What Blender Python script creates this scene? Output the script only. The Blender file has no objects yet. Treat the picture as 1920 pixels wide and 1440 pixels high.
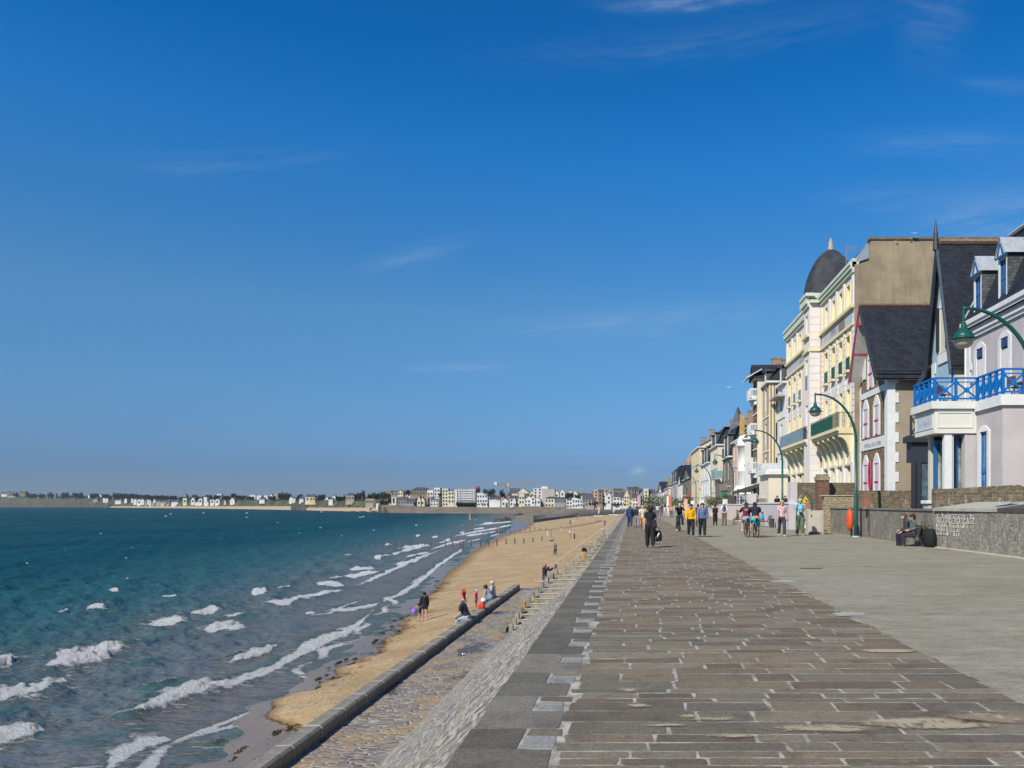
import bpy, math, random
import numpy as np
from mathutils import Vector
random.seed(7); rng = np.random.default_rng(7)
PI = math.pi
# ------------------------------------------------------------------ camera, sky, sun, exposure
F = 1493.0; H = 1.7; VX = 1185.0; HY = 945.0           # focal length in photo pixels, eye height, vanishing point
C = bpy.context.scene.collection
sc = bpy.context.scene
cd = bpy.data.cameras.new("Camera"); cam = bpy.data.objects.new("Camera", cd); C.objects.link(cam); sc.camera = cam
cam.location = (0, 0, H); cam.rotation_euler = (PI/2, 0, 0)
cd.sensor_width = 36; cd.lens = 36*F/1920; cd.shift_x = -(VX-960)/1920; cd.shift_y = (HY-720)/1920
cd.clip_start = 0.2; cd.clip_end = 20000
SUN_EL = math.radians(41); SUN_DIR = Vector((0.60*math.cos(SUN_EL), 0.80*math.cos(SUN_EL), -math.sin(SUN_EL)))  # direction the light travels
w = bpy.data.worlds.new("World"); sc.world = w; w.use_nodes = True
nt = w.node_tree; nt.nodes.clear()
out = nt.nodes.new("ShaderNodeOutputWorld"); bg = nt.nodes.new("ShaderNodeBackground"); sky = nt.nodes.new("ShaderNodeTexSky")
sky.sky_type = 'NISHITA'; sky.sun_disc = False; sky.sun_elevation = SUN_EL
sky.sun_rotation = math.atan2(-SUN_DIR.x, -SUN_DIR.y)
sky.altitude = 0; sky.air_density = 1.0; sky.dust_density = 0.35; sky.ozone_density = 3.0
bg.inputs[1].default_value = 0.067
tc = nt.nodes.new("ShaderNodeTexCoord")
def wn(t, **k):
    n = nt.nodes.new(t)
    for a, b in k.items(): setattr(n, a, b)
    return n
hs = wn("ShaderNodeHueSaturation"); hs.inputs['Saturation'].default_value = 1.22; hs.inputs['Hue'].default_value = 0.497
nt.links.new(sky.outputs[0], hs.inputs['Color'])
# wisps of thin high cloud, fixed in the sky by direction
sp = wn("ShaderNodeSeparateXYZ"); nt.links.new(tc.outputs['Generated'], sp.inputs[0])
def wm(op, a, b=None, c=None):
    n = wn("ShaderNodeMath", operation=op)
    for i, x in enumerate((a, b, c)):
        if x is None: continue
        if isinstance(x, (int, float)): n.inputs[i].default_value = x
        else: nt.links.new(x, n.inputs[i])
    return n.outputs[0]
gr = wn("ShaderNodeValToRGB"); nt.links.new(sp.outputs[2], gr.inputs[0]); ge = gr.color_ramp.elements
STOPS = [(0, (.36,.53,1.06)), (.043, (.35,.535,1.02)), (.12, (.58,.84,1.14)), (.225, (.84,1.14,1.30)), (.395, (.34,1.26,1.76)), (.49, (.10,1.10,1.68)), (1, (.45,1.1,1.5))]
while len(ge) < len(STOPS): ge.new(.5)
for i_, (p_, c_) in enumerate(STOPS): ge[i_].position = p_; ge[i_].color = tuple(x/2 for x in c_)+(1,)
def vm_(a, b, op='MULTIPLY', s_=None):
    n = wn("ShaderNodeVectorMath", operation=op); nt.links.new(a, n.inputs[0])
    if s_ is not None: n.inputs['Scale'].default_value = s_
    else: nt.links.new(b, n.inputs[1])
    return n.outputs[0]
graded = vm_(vm_(hs.outputs[0], gr.outputs[0]), None, 'SCALE', 2.0)       # the clear, polarised blue of this sky
el = wm('ARCSINE', sp.outputs[2]); az = wm('ARCTAN2', sp.outputs[0], sp.outputs[1])
def streak(az0, el0, tilt, ln, th, amt, seed):
    a = wm('SUBTRACT', az, az0); e = wm('SUBTRACT', el, el0)
    u = wm('ADD', wm('MULTIPLY', a, math.cos(tilt)), wm('MULTIPLY', e, math.sin(tilt)))
    v = wm('SUBTRACT', wm('MULTIPLY', e, math.cos(tilt)), wm('MULTIPLY', a, math.sin(tilt)))
    cv = wn("ShaderNodeCombineXYZ"); nt.links.new(wm('MULTIPLY', u, 9.0), cv.inputs[0]); nt.links.new(wm('MULTIPLY', v, 60.0), cv.inputs[1]); cv.inputs[2].default_value = seed
    n = wn("ShaderNodeTexNoise"); nt.links.new(cv.outputs[0], n.inputs['Vector']); n.inputs['Detail'].default_value = 7; n.inputs['Scale'].default_value = 1.6; n.inputs['Roughness'].default_value = .62
    v2 = wm('ADD', v, wm('MULTIPLY', wm('SUBTRACT', n.outputs[0], .5), th*2.0))
    g = wm('EXPONENT', wm('MULTIPLY', wm('ADD', wm('POWER', wm('ABSOLUTE', wm('DIVIDE', u, ln)), 2.5), wm('POWER', wm('ABSOLUTE', wm('DIVIDE', v2, th)), 1.6)), -1.0))
    k = wm('MULTIPLY', g, wm('MULTIPLY', wm('SMOOTHSTEP' if False else 'MAXIMUM', wm('SUBTRACT', n.outputs[0], .32), 0.0), amt*3.2))
    return k
def dirpx(px, py):
    d = Vector(((px-VX)/F, 1, (HY-py)/F)).normalized(); return math.atan2(d.x, d.y), math.asin(d.z)
tot = None
for (px, py, ex, ey, th, amt, sd) in [(1000, 612, 1420, 578, .012, .16, 1.), (780, 690, 960, 686, .005, .16, 2.), (690, 500, 870, 450, .008, .13, 3.),
        (1180, 8, 1420, -8, .006, .34, 4.), (1000, 100, 1640, 15, .016, .07, 5.), (1640, 262, 1920, 262, .010, .12, 6.), (1740, 420, 1960, 375, .026, .20, 7.), (1560, 370, 1760, 365, .012, .08, 8.),
        (1820, 155, 1990, 165, .006, .12, 9.), (200, 310, 620, 290, .01, .06, 10.), (1185, 884, 1212, 880, .005, .55, 11.), (1800, 60, 1700, 40, .03, .1, 12.)]:
    a0, e0 = dirpx(px, py); a1, e1 = dirpx(ex, ey)
    k = streak((a0+a1)/2, (e0+e1)/2, math.atan2(e1-e0, a1-a0), max(.008, math.hypot(a1-a0, e1-e0)*.55), th, amt, sd)
    tot = k if tot is None else wm('ADD', tot, k)
mx = wn("ShaderNodeMixRGB"); nt.links.new(wm('MINIMUM', tot, .8), mx.inputs[0]); nt.links.new(graded, mx.inputs[1]); mx.inputs[2].default_value = (6.2, 7.6, 9.2, 1)
nt.links.new(mx.outputs[0], bg.inputs[0]); nt.links.new(bg.outputs[0], out.inputs[0])
sd_ = bpy.data.lights.new("Sun", 'SUN'); sd_.energy = 4.6; sd_.angle = math.radians(.53); sd_.color = (1, .93, .82)
so = bpy.data.objects.new("Sun", sd_); C.objects.link(so); so.rotation_euler = SUN_DIR.to_track_quat('-Z', 'Y').to_euler(); so.location = (-30, -40, 60)
sc.view_settings.view_transform = 'Standard'; sc.view_settings.look = 'None'; sc.view_settings.exposure = 0.3; sc.view_settings.gamma = 1
sc.cycles.max_bounces = 5; sc.cycles.diffuse_bounces = 2; sc.cycles.glossy_bounces = 3; sc.cycles.transmission_bounces = 3; sc.cycles.caustics_reflective = False; sc.cycles.caustics_refractive = False
sc.cycles.use_denoising = True
# ------------------------------------------------------------------ helpers
class MB:
    def __init__(s): s.v = []; s.f = []; s.m = []; s.mi = 0
    def add(s, vs, fs):
        b = len(s.v); s.v += [tuple(p) for p in vs]
        for f in fs: s.f.append(tuple(i+b for i in f)); s.m.append(s.mi)
    def poly(s, pts): s.add(pts, [tuple(range(len(pts)))])
    def box(s, x0, y0, z0, x1, y1, z1):
        s.add([(x0,y0,z0),(x1,y0,z0),(x1,y1,z0),(x0,y1,z0),(x0,y0,z1),(x1,y0,z1),(x1,y1,z1),(x0,y1,z1)],
              [(3,2,1,0),(4,5,6,7),(0,1,5,4),(1,2,6,5),(2,3,7,6),(3,0,4,7)])
    def tube(s, pts, r, n=8, caps=True):
        pts = [Vector(p) for p in pts]; rs = r if isinstance(r, (list, tuple)) else [r]*len(pts)
        vs = []; up = Vector((0, 0, 1))
        for i, p in enumerate(pts):
            t = (pts[min(i+1, len(pts)-1)]-pts[max(i-1, 0)]).normalized()
            a = t.cross(up)
            if a.length < .05: a = t.cross(Vector((1, 0, 0)))
            a.normalize(); b = a.cross(t)
            for k in range(n):
                q = 2*PI*k/n; vs.append(p+a*math.cos(q)*rs[i]+b*math.sin(q)*rs[i])
        fs = [(i*n+k, i*n+(k+1) % n, (i+1)*n+(k+1) % n, (i+1)*n+k) for i in range(len(pts)-1) for k in range(n)]
        if caps: fs += [tuple(range(n))[::-1], tuple(range((len(pts)-1)*n, len(pts)*n))]
        s.add(vs, fs)
    def lathe(s, prof, c=(0, 0, 0), n=16):
        vs = [(c[0]+r*math.cos(2*PI*k/n), c[1]+r*math.sin(2*PI*k/n), c[2]+z) for r, z in prof for k in range(n)]
        fs = [(i*n+k, i*n+(k+1) % n, (i+1)*n+(k+1) % n, (i+1)*n+k) for i in range(len(prof)-1) for k in range(n)]
        s.add(vs, fs)
    def prism(s, pts, d):
        d = Vector(d); n = len(pts); a = [Vector(p) for p in pts]
        s.add(a+[p+d for p in a], [tuple(range(n))[::-1], tuple(range(n, 2*n))]+[(i, (i+1) % n, (i+1) % n+n, i+n) for i in range(n)])
    def build(s, name, mats, parent=None, smooth=False):
        me = bpy.data.meshes.new(name)
        off = wloc(parent) if parent else Vector((0, 0, 0))
        V = [(p[0]-off.x, p[1]-off.y, p[2]-off.z) for p in s.v]
        me.from_pydata(V, [], s.f)
        if not isinstance(mats, (list, tuple)): mats = [mats]
        for m in mats: me.materials.append(m)
        if len(mats) > 1: me.polygons.foreach_set('material_index', s.m)
        if smooth: me.polygons.foreach_set('use_smooth', [True]*len(me.polygons))
        me.update()
        o = bpy.data.objects.new(name, me); C.objects.link(o)
        if parent: o.parent = parent
        return o
def wloc(o):
    l = Vector((0, 0, 0))
    while o: l += o.location; o = o.parent
    return l
def tag(o, label=None, cat=None, group=None, kind=None):
    if label: o['label'] = label
    if cat: o['category'] = cat
    if group: o['group'] = group
    if kind: o['kind'] = kind
    return o
def thing(name, label, cat, loc=(0, 0, 0), group=None):
    o = bpy.data.objects.new(name, None); C.objects.link(o); o.location = loc; o.empty_display_size = .2
    return tag(o, label, cat, group)
def single(mb, name, mats, label, cat, loc=None, group=None, smooth=False):      # a thing that is one mesh, its origin at loc
    loc = Vector(loc) if loc is not None else Vector((0, 0, 0))
    mb.v = [(p[0]-loc.x, p[1]-loc.y, p[2]-loc.z) for p in mb.v]
    o = mb.build(name, mats, None, smooth); o.location = loc
    return tag(o, label, cat, group)
def struct(o): o['kind'] = 'structure'; return o
# ------------------------------------------------------------------ materials
def newmat(name):
    m = bpy.data.materials.new(name); m.use_nodes = True
    return m, m.node_tree, m.node_tree.nodes['Principled BSDF']
class NT:
    def __init__(s, nt): s.t = nt
    def n(s, typ, **k):
        n = s.t.nodes.new(typ)
        for a, b in k.items(): setattr(n, a, b)
        return n
    def l(s, a, b): s.t.links.new(a, b)
    def noise(s, vec, scale, detail=5, rough=.6):
        n = s.n("ShaderNodeTexNoise"); n.inputs['Scale'].default_value = scale; n.inputs['Detail'].default_value = detail; n.inputs['Roughness'].default_value = rough
        if vec is not None: s.l(vec, n.inputs['Vector'])
        return n.outputs[0]
    def math(s, op, a, b=None, c=None):
        n = s.n("ShaderNodeMath", operation=op)
        for i, x in enumerate((a, b, c)):
            if x is None: continue
            if isinstance(x, (int, float)): n.inputs[i].default_value = x
            else: s.l(x, n.inputs[i])
        return n.outputs[0]
    def mix(s, f, a, b, mode='MIX'):
        n = s.n("ShaderNodeMixRGB", blend_type=mode)
        for i, x in enumerate((f, a, b)):
            if isinstance(x, (int, float)): n.inputs[i].default_value = x
            elif isinstance(x, (tuple, list)): n.inputs[i].default_value = tuple(x)+((1,) if len(x) == 3 else ())
            else: s.l(x, n.inputs[i])
        return n.outputs[0]
    def ramp(s, fac, stops):
        n = s.n("ShaderNodeValToRGB"); s.l(fac, n.inputs[0]); e = n.color_ramp.elements
        while len(e) < len(stops): e.new(.5)
        for i, (p, c) in enumerate(stops):
            e[i].position = p; e[i].color = (c, c, c, 1) if isinstance(c, (int, float)) else tuple(c)+(1,)
        return n.outputs[0]
    def smooth(s, x, a, b):
        n = s.n("ShaderNodeMapRange", interpolation_type='SMOOTHSTEP'); s.l(x, n.inputs[0]); n.inputs[1].default_value = a; n.inputs[2].default_value = b
        return n.outputs[0]
    def map(s, vec, scale=(1, 1, 1), rot=(0, 0, 0)):
        n = s.n("ShaderNodeMapping"); s.l(vec, n.inputs[0]); n.inputs['Scale'].default_value = scale; n.inputs['Rotation'].default_value = rot
        return n.outputs[0]
    def bump(s, h, dist, strength=1.0):
        n = s.n("ShaderNodeBump"); s.l(h, n.inputs['Height']); n.inputs['Distance'].default_value = dist; n.inputs['Strength'].default_value = strength
        return n.outputs[0]
    def obj(s): return s.n("ShaderNodeTexCoord").outputs['Object']
    def wall(s):        # (x+y, z) coordinates for axis-aligned walls
        o = s.obj(); q = s.n("ShaderNodeSeparateXYZ"); s.l(o, q.inputs[0]); c = s.n("ShaderNodeCombineXYZ")
        s.l(s.math('ADD', q.outputs[0], q.outputs[1]), c.inputs[0]); s.l(q.outputs[2], c.inputs[1]); return c.outputs[0]
_mc = {}
def M(name, col, rough=.75, var=.12, scale=2.0, bump=0, bscale=15, metal=0, spec=.4, streaks=0):
    if name in _mc: return _mc[name]
    m, t, p = newmat(name); N = NT(t)
    p.inputs['Roughness'].default_value = rough; p.inputs['Metallic'].default_value = metal; p.inputs['Specular IOR Level'].default_value = spec
    o = N.obj(); c = tuple(col)
    if var:
        n1 = N.noise(o, scale, 6, .65)
        base = N.mix(N.smooth(n1, .3, .7), tuple(x*(1-var) for x in c), tuple(min(1, x*(1+var)) for x in c))
        if streaks:
            n2 = N.noise(N.map(o, (3, 3, .25)), 1.2, 6, .7)
            base = N.mix(N.math('MULTIPLY', N.smooth(n2, .5, .75), streaks), base, tuple(x*.45 for x in c))
        N.l(base, p.inputs['Base Color'])
    else: p.inputs['Base Color'].default_value = c+(1,)
    if bump: N.l(N.bump(N.noise(o, bscale, 5), bump), p.inputs['Normal'])
    _mc[name] = m; return m
def glass(name, col=(.02, .035, .05), rough=.06):
    if name in _mc: return _mc[name]
    m, t, p = newmat(name); N = NT(t); o = N.obj()
    n = N.noise(o, 1.3, 3); N.l(N.mix(N.smooth(n, .4, .65), col, tuple(x*2.4+.01 for x in col)), p.inputs['Base Color'])
    p.inputs['Roughness'].default_value = rough; p.inputs['Specular IOR Level'].default_value = .6
    _mc[name] = m; return m
def stone_wall(name, cols, mortar, sx=.35, sz=.16, mort=.02, patch=None, lichen=None, rgh=.9):   # coursed rubble
    m, t, p = newmat(name); N = NT(t); w_ = N.wall()
    nz = N.noise(w_, 2.2, 3); nz2 = N.noise(w_, 9, 3)
    wv = N.n("ShaderNodeVectorMath", operation='ADD'); N.l(w_, wv.inputs[0]); cx = N.n("ShaderNodeCombineXYZ")
    N.l(N.math('MULTIPLY', N.math('SUBTRACT', nz2, .5), sx*1.1), cx.inputs[0]); N.l(N.math('ADD', N.math('MULTIPLY', N.math('SUBTRACT', nz, .5), sz*2.6), N.math('MULTIPLY', N.math('SUBTRACT', nz2, .5), sz*1.3)), cx.inputs[1]); N.l(cx.outputs[0], wv.inputs[1])
    b = N.n("ShaderNodeTexBrick"); N.l(wv.outputs[0], b.inputs['Vector']); b.inputs['Scale'].default_value = 1
    b.inputs['Brick Width'].default_value = sx; b.inputs['Row Height'].default_value = sz; b.inputs['Mortar Size'].default_value = mort; b.inputs['Mortar Smooth'].default_value = .4
    b.inputs['Color1'].default_value = (0, 0, 0, 1); b.inputs['Color2'].default_value = (1, 1, 1, 1); b.inputs['Bias'].default_value = 0; b.inputs['Mortar'].default_value = (.5, .5, .5, 1)
    b.offset_frequency = 2; b.squash = .7; b.squash_frequency = 3
    c = N.ramp(b.outputs['Color'], [(0, cols[0]), (.35, cols[1]), (.65, cols[2]), (1, cols[3])])
    c = N.mix(N.smooth(N.noise(w_, 14, 5, .7), .3, .75), c, N.mix(1, c, (.55, .52, .5), 'MULTIPLY'))
    c = N.mix(b.outputs['Fac'], c, mortar)
    if patch:
        c = N.mix(N.math('MULTIPLY', N.smooth(N.noise(w_, patch[1], 7, .72), patch[2], patch[2]+.09), .62), c, N.mix(N.smooth(N.noise(w_, 7, 8, .8), .38, .66), tuple(x*.6 for x in patch[0]), tuple(x*1.5 for x in patch[0])))
        c = N.mix(N.smooth(N.noise(N.map(w_, (2.2, .55, 1)), 1.6, 8, .8), .54, .64), c, tuple(x*1.75 for x in patch[0])); c = N.mix(N.math('MULTIPLY', N.smooth(N.noise(N.map(w_, (1.3, .6, 1)), 1.0, 7, .75), .52, .64), .7), c, tuple(x*.5 for x in patch[0]))
    if lichen: c = N.mix(N.math('MULTIPLY', N.smooth(N.noise(w_, 1.7, 7, .75), .6, .72), .7), c, lichen)
    N.l(c, p.inputs['Base Color']); p.inputs['Roughness'].default_value = rgh; p.inputs['Specular IOR Level'].default_value = .2
    N.l(N.bump(N.math('ADD', N.math('MULTIPLY', b.outputs['Fac'], -1.0), N.math('MULTIPLY', N.noise(w_, 20, 4), .6)), .02), p.inputs['Normal'])
    return m
def slate(name, col=(.028, .031, .038)):
    if name in _mc: return _mc[name]
    m, t, p = newmat(name); N = NT(t); w_ = N.wall()
    b = N.n("ShaderNodeTexBrick"); N.l(w_, b.inputs['Vector']); b.inputs['Scale'].default_value = 1; b.inputs['Brick Width'].default_value = .24; b.inputs['Row Height'].default_value = .14
    b.inputs['Mortar Size'].default_value = .008; b.inputs['Color1'].default_value = tuple(x*.7 for x in col)+(1,); b.inputs['Color2'].default_value = tuple(x*1.45 for x in col)+(1,); b.inputs['Mortar'].default_value = tuple(x*.35 for x in col)+(1,)
    c = N.mix(N.smooth(N.noise(w_, .9, 7, .7), .45, .8), b.outputs['Color'], tuple(x*1.9 for x in col))
    n3 = N.noise(w_, 7, 2, .4); c = N.mix(N.smooth(n3, .80, .83), c, (.5, .5, .46))
    N.l(c, p.inputs['Base Color']); p.inputs['Roughness'].default_value = .55; p.inputs['Specular IOR Level'].default_value = .35
    N.l(N.bump(N.math('MULTIPLY', b.outputs['Fac'], -1.0), .008), p.inputs['Normal'])
    _mc[name] = m; return m
def cheap(name, col, rough=.8): return M(name, col, rough, var=.18, scale=.35)
# ------------------------------------------------------------------ shore geometry
def lerp(a, b, t): return a+(b-a)*t
DRY = np.array([(3, -9), (24, -9.4), (26.3, -11.3), (28.5, -12.5), (40.4, -13.4), (52.8, -14.7), (76, -18.3), (107, -22.6), (133, -25.7), (183, -30), (249, -33), (307, -39), (380, -46), (600, -60)], float)
SWA = np.array([(3, -15.0), (22.6, -14.3), (27.6, -13.9), (31.5, -13.9), (41.5, -16.), (49.8, -16.9), (60.5, -19), (71, -20.3), (100, -25.5), (133, -29.3), (183, -35.), (249, -42), (300, -49), (380, -62), (600, -90)], float)
def dryx(Y): return np.interp(Y, DRY[:, 0], DRY[:, 1])
def swax(Y): return np.interp(Y, SWA[:, 0], SWA[:, 1])
def beachz(X, Y):
    d = dryx(Y); s = swax(Y); X = np.asarray(X, float)
    top = -4.9
    u = np.clip((X-d)/np.maximum(-8.0-d, .5), 0, 1)
    z = lerp(-5.78, top, u**.8)
    v = np.clip((d-X)/np.maximum(d-s, .3), 0, 12)
    return np.where(X < d, -5.78-.22*np.minimum(v, 1)-.10*np.maximum(v-1, 0)*np.maximum(d-s, .3), z)
def grid_mesh(name, X, Y, Z, mat, attrs={}, smooth=True, keep=None):
    r, c = X.shape; V = np.stack([X, Y, Z], -1).reshape(-1, 3)
    idx = np.arange(r*c).reshape(r, c); q = np.stack([idx[:-1, :-1], idx[:-1, 1:], idx[1:, 1:], idx[1:, :-1]], -1).reshape(-1, 4)
    if keep is not None: q = q[keep.reshape(-1)[q].any(1)]
    me = bpy.data.meshes.new(name); me.vertices.add(len(V)); me.vertices.foreach_set('co', V.astype('f').ravel())
    me.loops.add(len(q)*4); me.loops.foreach_set('vertex_index', q.astype('i').ravel())
    me.polygons.add(len(q)); me.polygons.foreach_set('loop_start', np.arange(0, len(q)*4, 4, dtype='i')); me.polygons.foreach_set('loop_total', np.full(len(q), 4, 'i'))
    me.update(calc_edges=True); me.validate()
    if smooth: me.polygons.foreach_set('use_smooth', np.ones(len(me.polygons), bool))
    for k, a in attrs.items():
        at = me.attributes.new(k, 'FLOAT', 'POINT'); at.data.foreach_set('value', a.astype('f').ravel())
    me.materials.append(mat); o = bpy.data.objects.new(name, me); C.objects.link(o); return o
# ------------------------------------------------------------------ sea
def water_mat():
    m, t, p = newmat("sea_water"); N = NT(t); g = N.n("ShaderNodeNewGeometry").outputs['Position']
    fo = N.n("ShaderNodeAttribute", attribute_name='foam').outputs['Fac']; sh = N.n("ShaderNodeAttribute", attribute_name='shallow').outputs['Fac']
    lace = N.n("ShaderNodeAttribute", attribute_name='lace').outputs['Fac']
    big = N.noise(N.map(g, (.05, .02, 1)), 1.0, 5)
    deep = N.mix(N.smooth(big, .35, .65), (.001, .036, .056), (.004, .057, .066))
    c = N.ramp(sh, [(0, (0, 0, 0)), (.999, (1, 1, 1))])
    c = N.mix(N.smooth(sh, .0, .5), deep, (.022, .080, .082)); c = N.mix(N.smooth(sh, .42, .85), c, (.105, .118, .106)); c = N.mix(N.smooth(sh, .8, 1.0), c, (.15, .125, .10))
    # foam: solid on breakers, lacy behind them
    hg = N.n("ShaderNodeAttribute", attribute_name='hgt').outputs['Fac']
    c = N.mix(N.smooth(hg, .52, .95), c, N.mix(N.smooth(sh, .1, .8), (.004, .062, .055), (.052, .098, .072)))
    n1 = N.noise(N.map(g, (.8, 1, 1)), 2.6, 8, .72); n2 = N.noise(N.map(g, (.8, 1, 1)), 12, 6, .72)
    nn = N.math('ADD', N.math('MULTIPLY', n1, .45), N.math('MULTIPLY', N.noise(g, 14, 8, .8), .55))
    f1 = N.smooth(N.math('SUBTRACT', fo, N.math('ADD', N.math('MULTIPLY', N.math('SUBTRACT', nn, .5), 2.4), .42)), .0, .28)
    st_ = N.noise(N.map(g, (.42, 1.5, 1)), 2.0, 8, .72)
    f2 = N.smooth(N.math('ADD', N.math('SUBTRACT', st_, .655), N.math('MULTIPLY', lace, .17)), .0, .13)
    f = N.math('MINIMUM', N.math('ADD', f1, N.math('MULTIPLY', f2, .55)), 1.0)
    N.l(N.mix(f, c, N.mix(N.smooth(n2, .3, .7), (.72, .74, .75), (.93, .93, .92))), p.inputs['Base Color'])
    h = N.math('ADD', N.math('MULTIPLY', N.noise(N.map(g, (.6, 1, 1)), 1.5, 3, .5), .55), N.math('MULTIPLY', N.noise(N.map(g, (.12, .2, 1)), 1.0, 4, .55), 1.5))
    h = N.math('ADD', h, N.math('MULTIPLY', N.noise(N.map(g, (.6, 1, 1)), 5.5, 2, .5), .10))
    h = N.math('ADD', h, N.math('MULTIPLY', f, N.math('MULTIPLY', N.noise(g, 9, 6, .75), .9)))
    nb = N.bump(h, .55, 1.0)
    # sea seen through a polarised, low-glare eye: body colour plus a limited share of mirrored sky
    df = N.n("ShaderNodeBsdfDiffuse"); N.l(p.inputs['Base Color'].links[0].from_socket, df.inputs['Color']); N.l(nb, df.inputs['Normal'])
    gl = N.n("ShaderNodeBsdfGlossy"); gl.inputs['Roughness'].default_value = .16; N.l(nb, gl.inputs['Normal'])
    fr = N.n("ShaderNodeFresnel"); fr.inputs['IOR'].default_value = 1.33; N.l(nb, fr.inputs['Normal'])
    k = N.math('MULTIPLY', N.math('MINIMUM', N.math('MULTIPLY', fr.outputs[0], .42), N.math('ADD', .12, N.math('MULTIPLY', sh, .18))), N.math('SUBTRACT', 1.0, f))
    ms = N.n("ShaderNodeMixShader"); N.l(k, ms.inputs[0]); N.l(df.outputs[0], ms.inputs[1]); N.l(gl.outputs[0], ms.inputs[2]); N.l(ms.outputs[0], t.nodes['Material Output'].inputs['Surface']); t.nodes.remove(p); return m
WZ = -6.0
# breaking waves: crest line (photo position of the crest), thickness in photo pixels, strength
BRK = [([(-60,1325),(0,1308),(60,1296),(130,1272)],13,1.25),([(80,1252),(120,1243),(180,1228),(233,1213)],13,1.25),([(-40,1250),(0,1243),(38,1233)],8,1.0),
 ([(-60,1408),(0,1388),(50,1376),(88,1368)],14,1.2),([(190,1455),(230,1420),(270,1398),(325,1390)],15,.95),([(235,1345),(262,1338),(320,1314),(370,1300),(418,1287)],10,.95),
 ([(385,1299),(420,1290),(470,1276),(520,1258)],8,.85),([(418,1243),(450,1238),(500,1222),(525,1208)],6,.85),([(275,1172),(310,1168),(335,1166),(358,1164)],8,1.25),
 ([(355,1150),(380,1146),(420,1139)],4,1.0),([(380,1178),(420,1174),(462,1176)],7,1.2),([(410,1160),(440,1156),(466,1151)],4,1.0),([(160,1143),(182,1139),(202,1140)],6,1.2),([(105,1146),(130,1141)],2,.7),
 ([(203,1109),(214,1107),(222,1109)],3.5,1.1),([(300,1119),(318,1116),(333,1115)],2.5,.8),([(235,1085),(241,1084)],2,.9),
 ([(470,1112),(490,1110),(502,1111)],5.5,1.2),([(513,1103),(530,1101),(548,1101)],3,.9),([(480,1131),(530,1131),(580,1118),(645,1107)],5,1.1),([(590,1097),(620,1096),(646,1098)],5,1.15),
 ([(568,1153),(592,1151)],3,1.0),([(600,1147),(660,1145),(700,1137),(718,1129)],4,.85),([(540,1232),(590,1210),(640,1192),(672,1178)],9,.9),
 ([(330,1392),(400,1368),(440,1352),(480,1335),(520,1315),(536,1300)],4.5,.85),([(418,1287),(450,1276),(500,1262),(540,1242),(575,1224),(610,1206),(650,1190),(675,1170),(690,1155),(705,1140)],5.5,1.0),([(700,1137),(760,1112),(795,1086),(822,1062),(846,1046),(870,1030)],3.6,.9),([(645,1107),(700,1086),(740,1068),(790,1046),(830,1030)],3,.9),([(560,1160),(620,1150),(690,1122)],2.5,.7),([(700,1050),(760,1032),(800,1024)],2.2,.85),([(800,1034),(840,1020),(880,1012)],2.4,.85),([(840,1008),(900,996),(950,988)],2,.85),([(880,986),(940,980),(990,977)],1.4,.85),([(380,1240),(440,1232),(500,1214)],3,.55),([(240,1300),(300,1290),(350,1272)],3,.5),([(745,1116),(770,1104),(790,1096)],5,.7),([(770,1094),(795,1084)],4,.6),([(640,1082),(680,1077),(715,1073)],4,1.0),
 ([(650,1068),(682,1067),(706,1066)],3.5,1.0),([(610,1090),(650,1084)],3,.6),([(735,1062),(765,1056),(788,1050)],4,.9),([(755,1047),(790,1040),(808,1035)],3.5,.8),([(700,1048),(716,1046)],4,.9),([(640,1040),(660,1039)],2,.7),([(838,1048),(862,1036),(868,1028)],3.5,.7),
 ([(740,1028),(760,1026),(810,1023)],3,.95),([(815,1020),(850,1013)],2.5,.8),([(778,1005),(788,1004)],2.5,.9),([(720,1022),(735,1020)],3,.9),([(808,1007),(822,1006)],1.5,.9),([(870,1006),(910,1000)],2.5,.9),([(886,993),(910,990)],2,.9),([(905,982),(925,980)],1.8,.9),
 ([(860,1000),(872,998)],1.8,.9),([(830,1013),(845,1011)],1.6,.8),([(930,990),(975,983)],2.0,.8),([(950,978),(1000,975)],1.5,.8),([(915,1008),(942,1001)],2,.7),([(870,1018),(905,1010)],2,.7),([(925,977),(950,975)],1.5,.8),([(893,1004),(935,996)],2.,.7),([(845,1022),(872,1017)],1.8,.6)]
for (x, y) in [(381,962),(319,964),(462,962),(462,970),(236,1045),(188,1001),(204,1046),(50,1055),(123,1033),(602,960),(675,970),(680,969),(780,985),(890,975),(866,985),(868,994),(310,968),(246,1026),(560,1000),(600,990),(520,980),(640,1004),(700,994),(330,1040),(415,1010),(450,1060),(90,1084)]:
    BRK.append(([(x-3, y), (x+4, y-.4)], 1.0, .64))
vv = [6.2]
while vv[-1] < 620: vv.append(vv[-1]+max(.14, min(1.35, vv[-1]*.012)))
vv = np.array(vv); uu = np.arange(-420, 1215, 2.1)
U, Vv = np.meshgrid(uu, vv); WY = (H-WZ)*F/Vv; WX = (U-VX)*WY/F
dstp = WY*WY/((H-WZ)*F)*np.gradient(vv)[:, None]; sp_ = np.maximum(dstp, 2.1*WY/F)
rw = np.random.default_rng(11); WH = np.zeros_like(WX)
for i in range(44):
    lam = 1.0*1.062**i*rw.uniform(.9, 1.1); th = rw.normal(.35, .55); k = 2*PI/lam
    ph = rw.uniform(0, 2*PI); arg = k*(WX*math.cos(th)+WY*math.sin(th))+ph; a = .0080*lam**.85
    fade = np.clip(lam/(sp_*2.6)-.6, 0, 1); s_ = np.sin(arg+.5*np.sin(arg*.31+i)); WH += a*fade*(1-np.abs(s_))*1.5-a*fade*.6
dsh = (swax(WY)-WX)                                         # metres seaward of the swash line
dsh = dsh+.5*np.sin(WY*.45)+.35*np.sin(WY*1.13+1)
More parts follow.
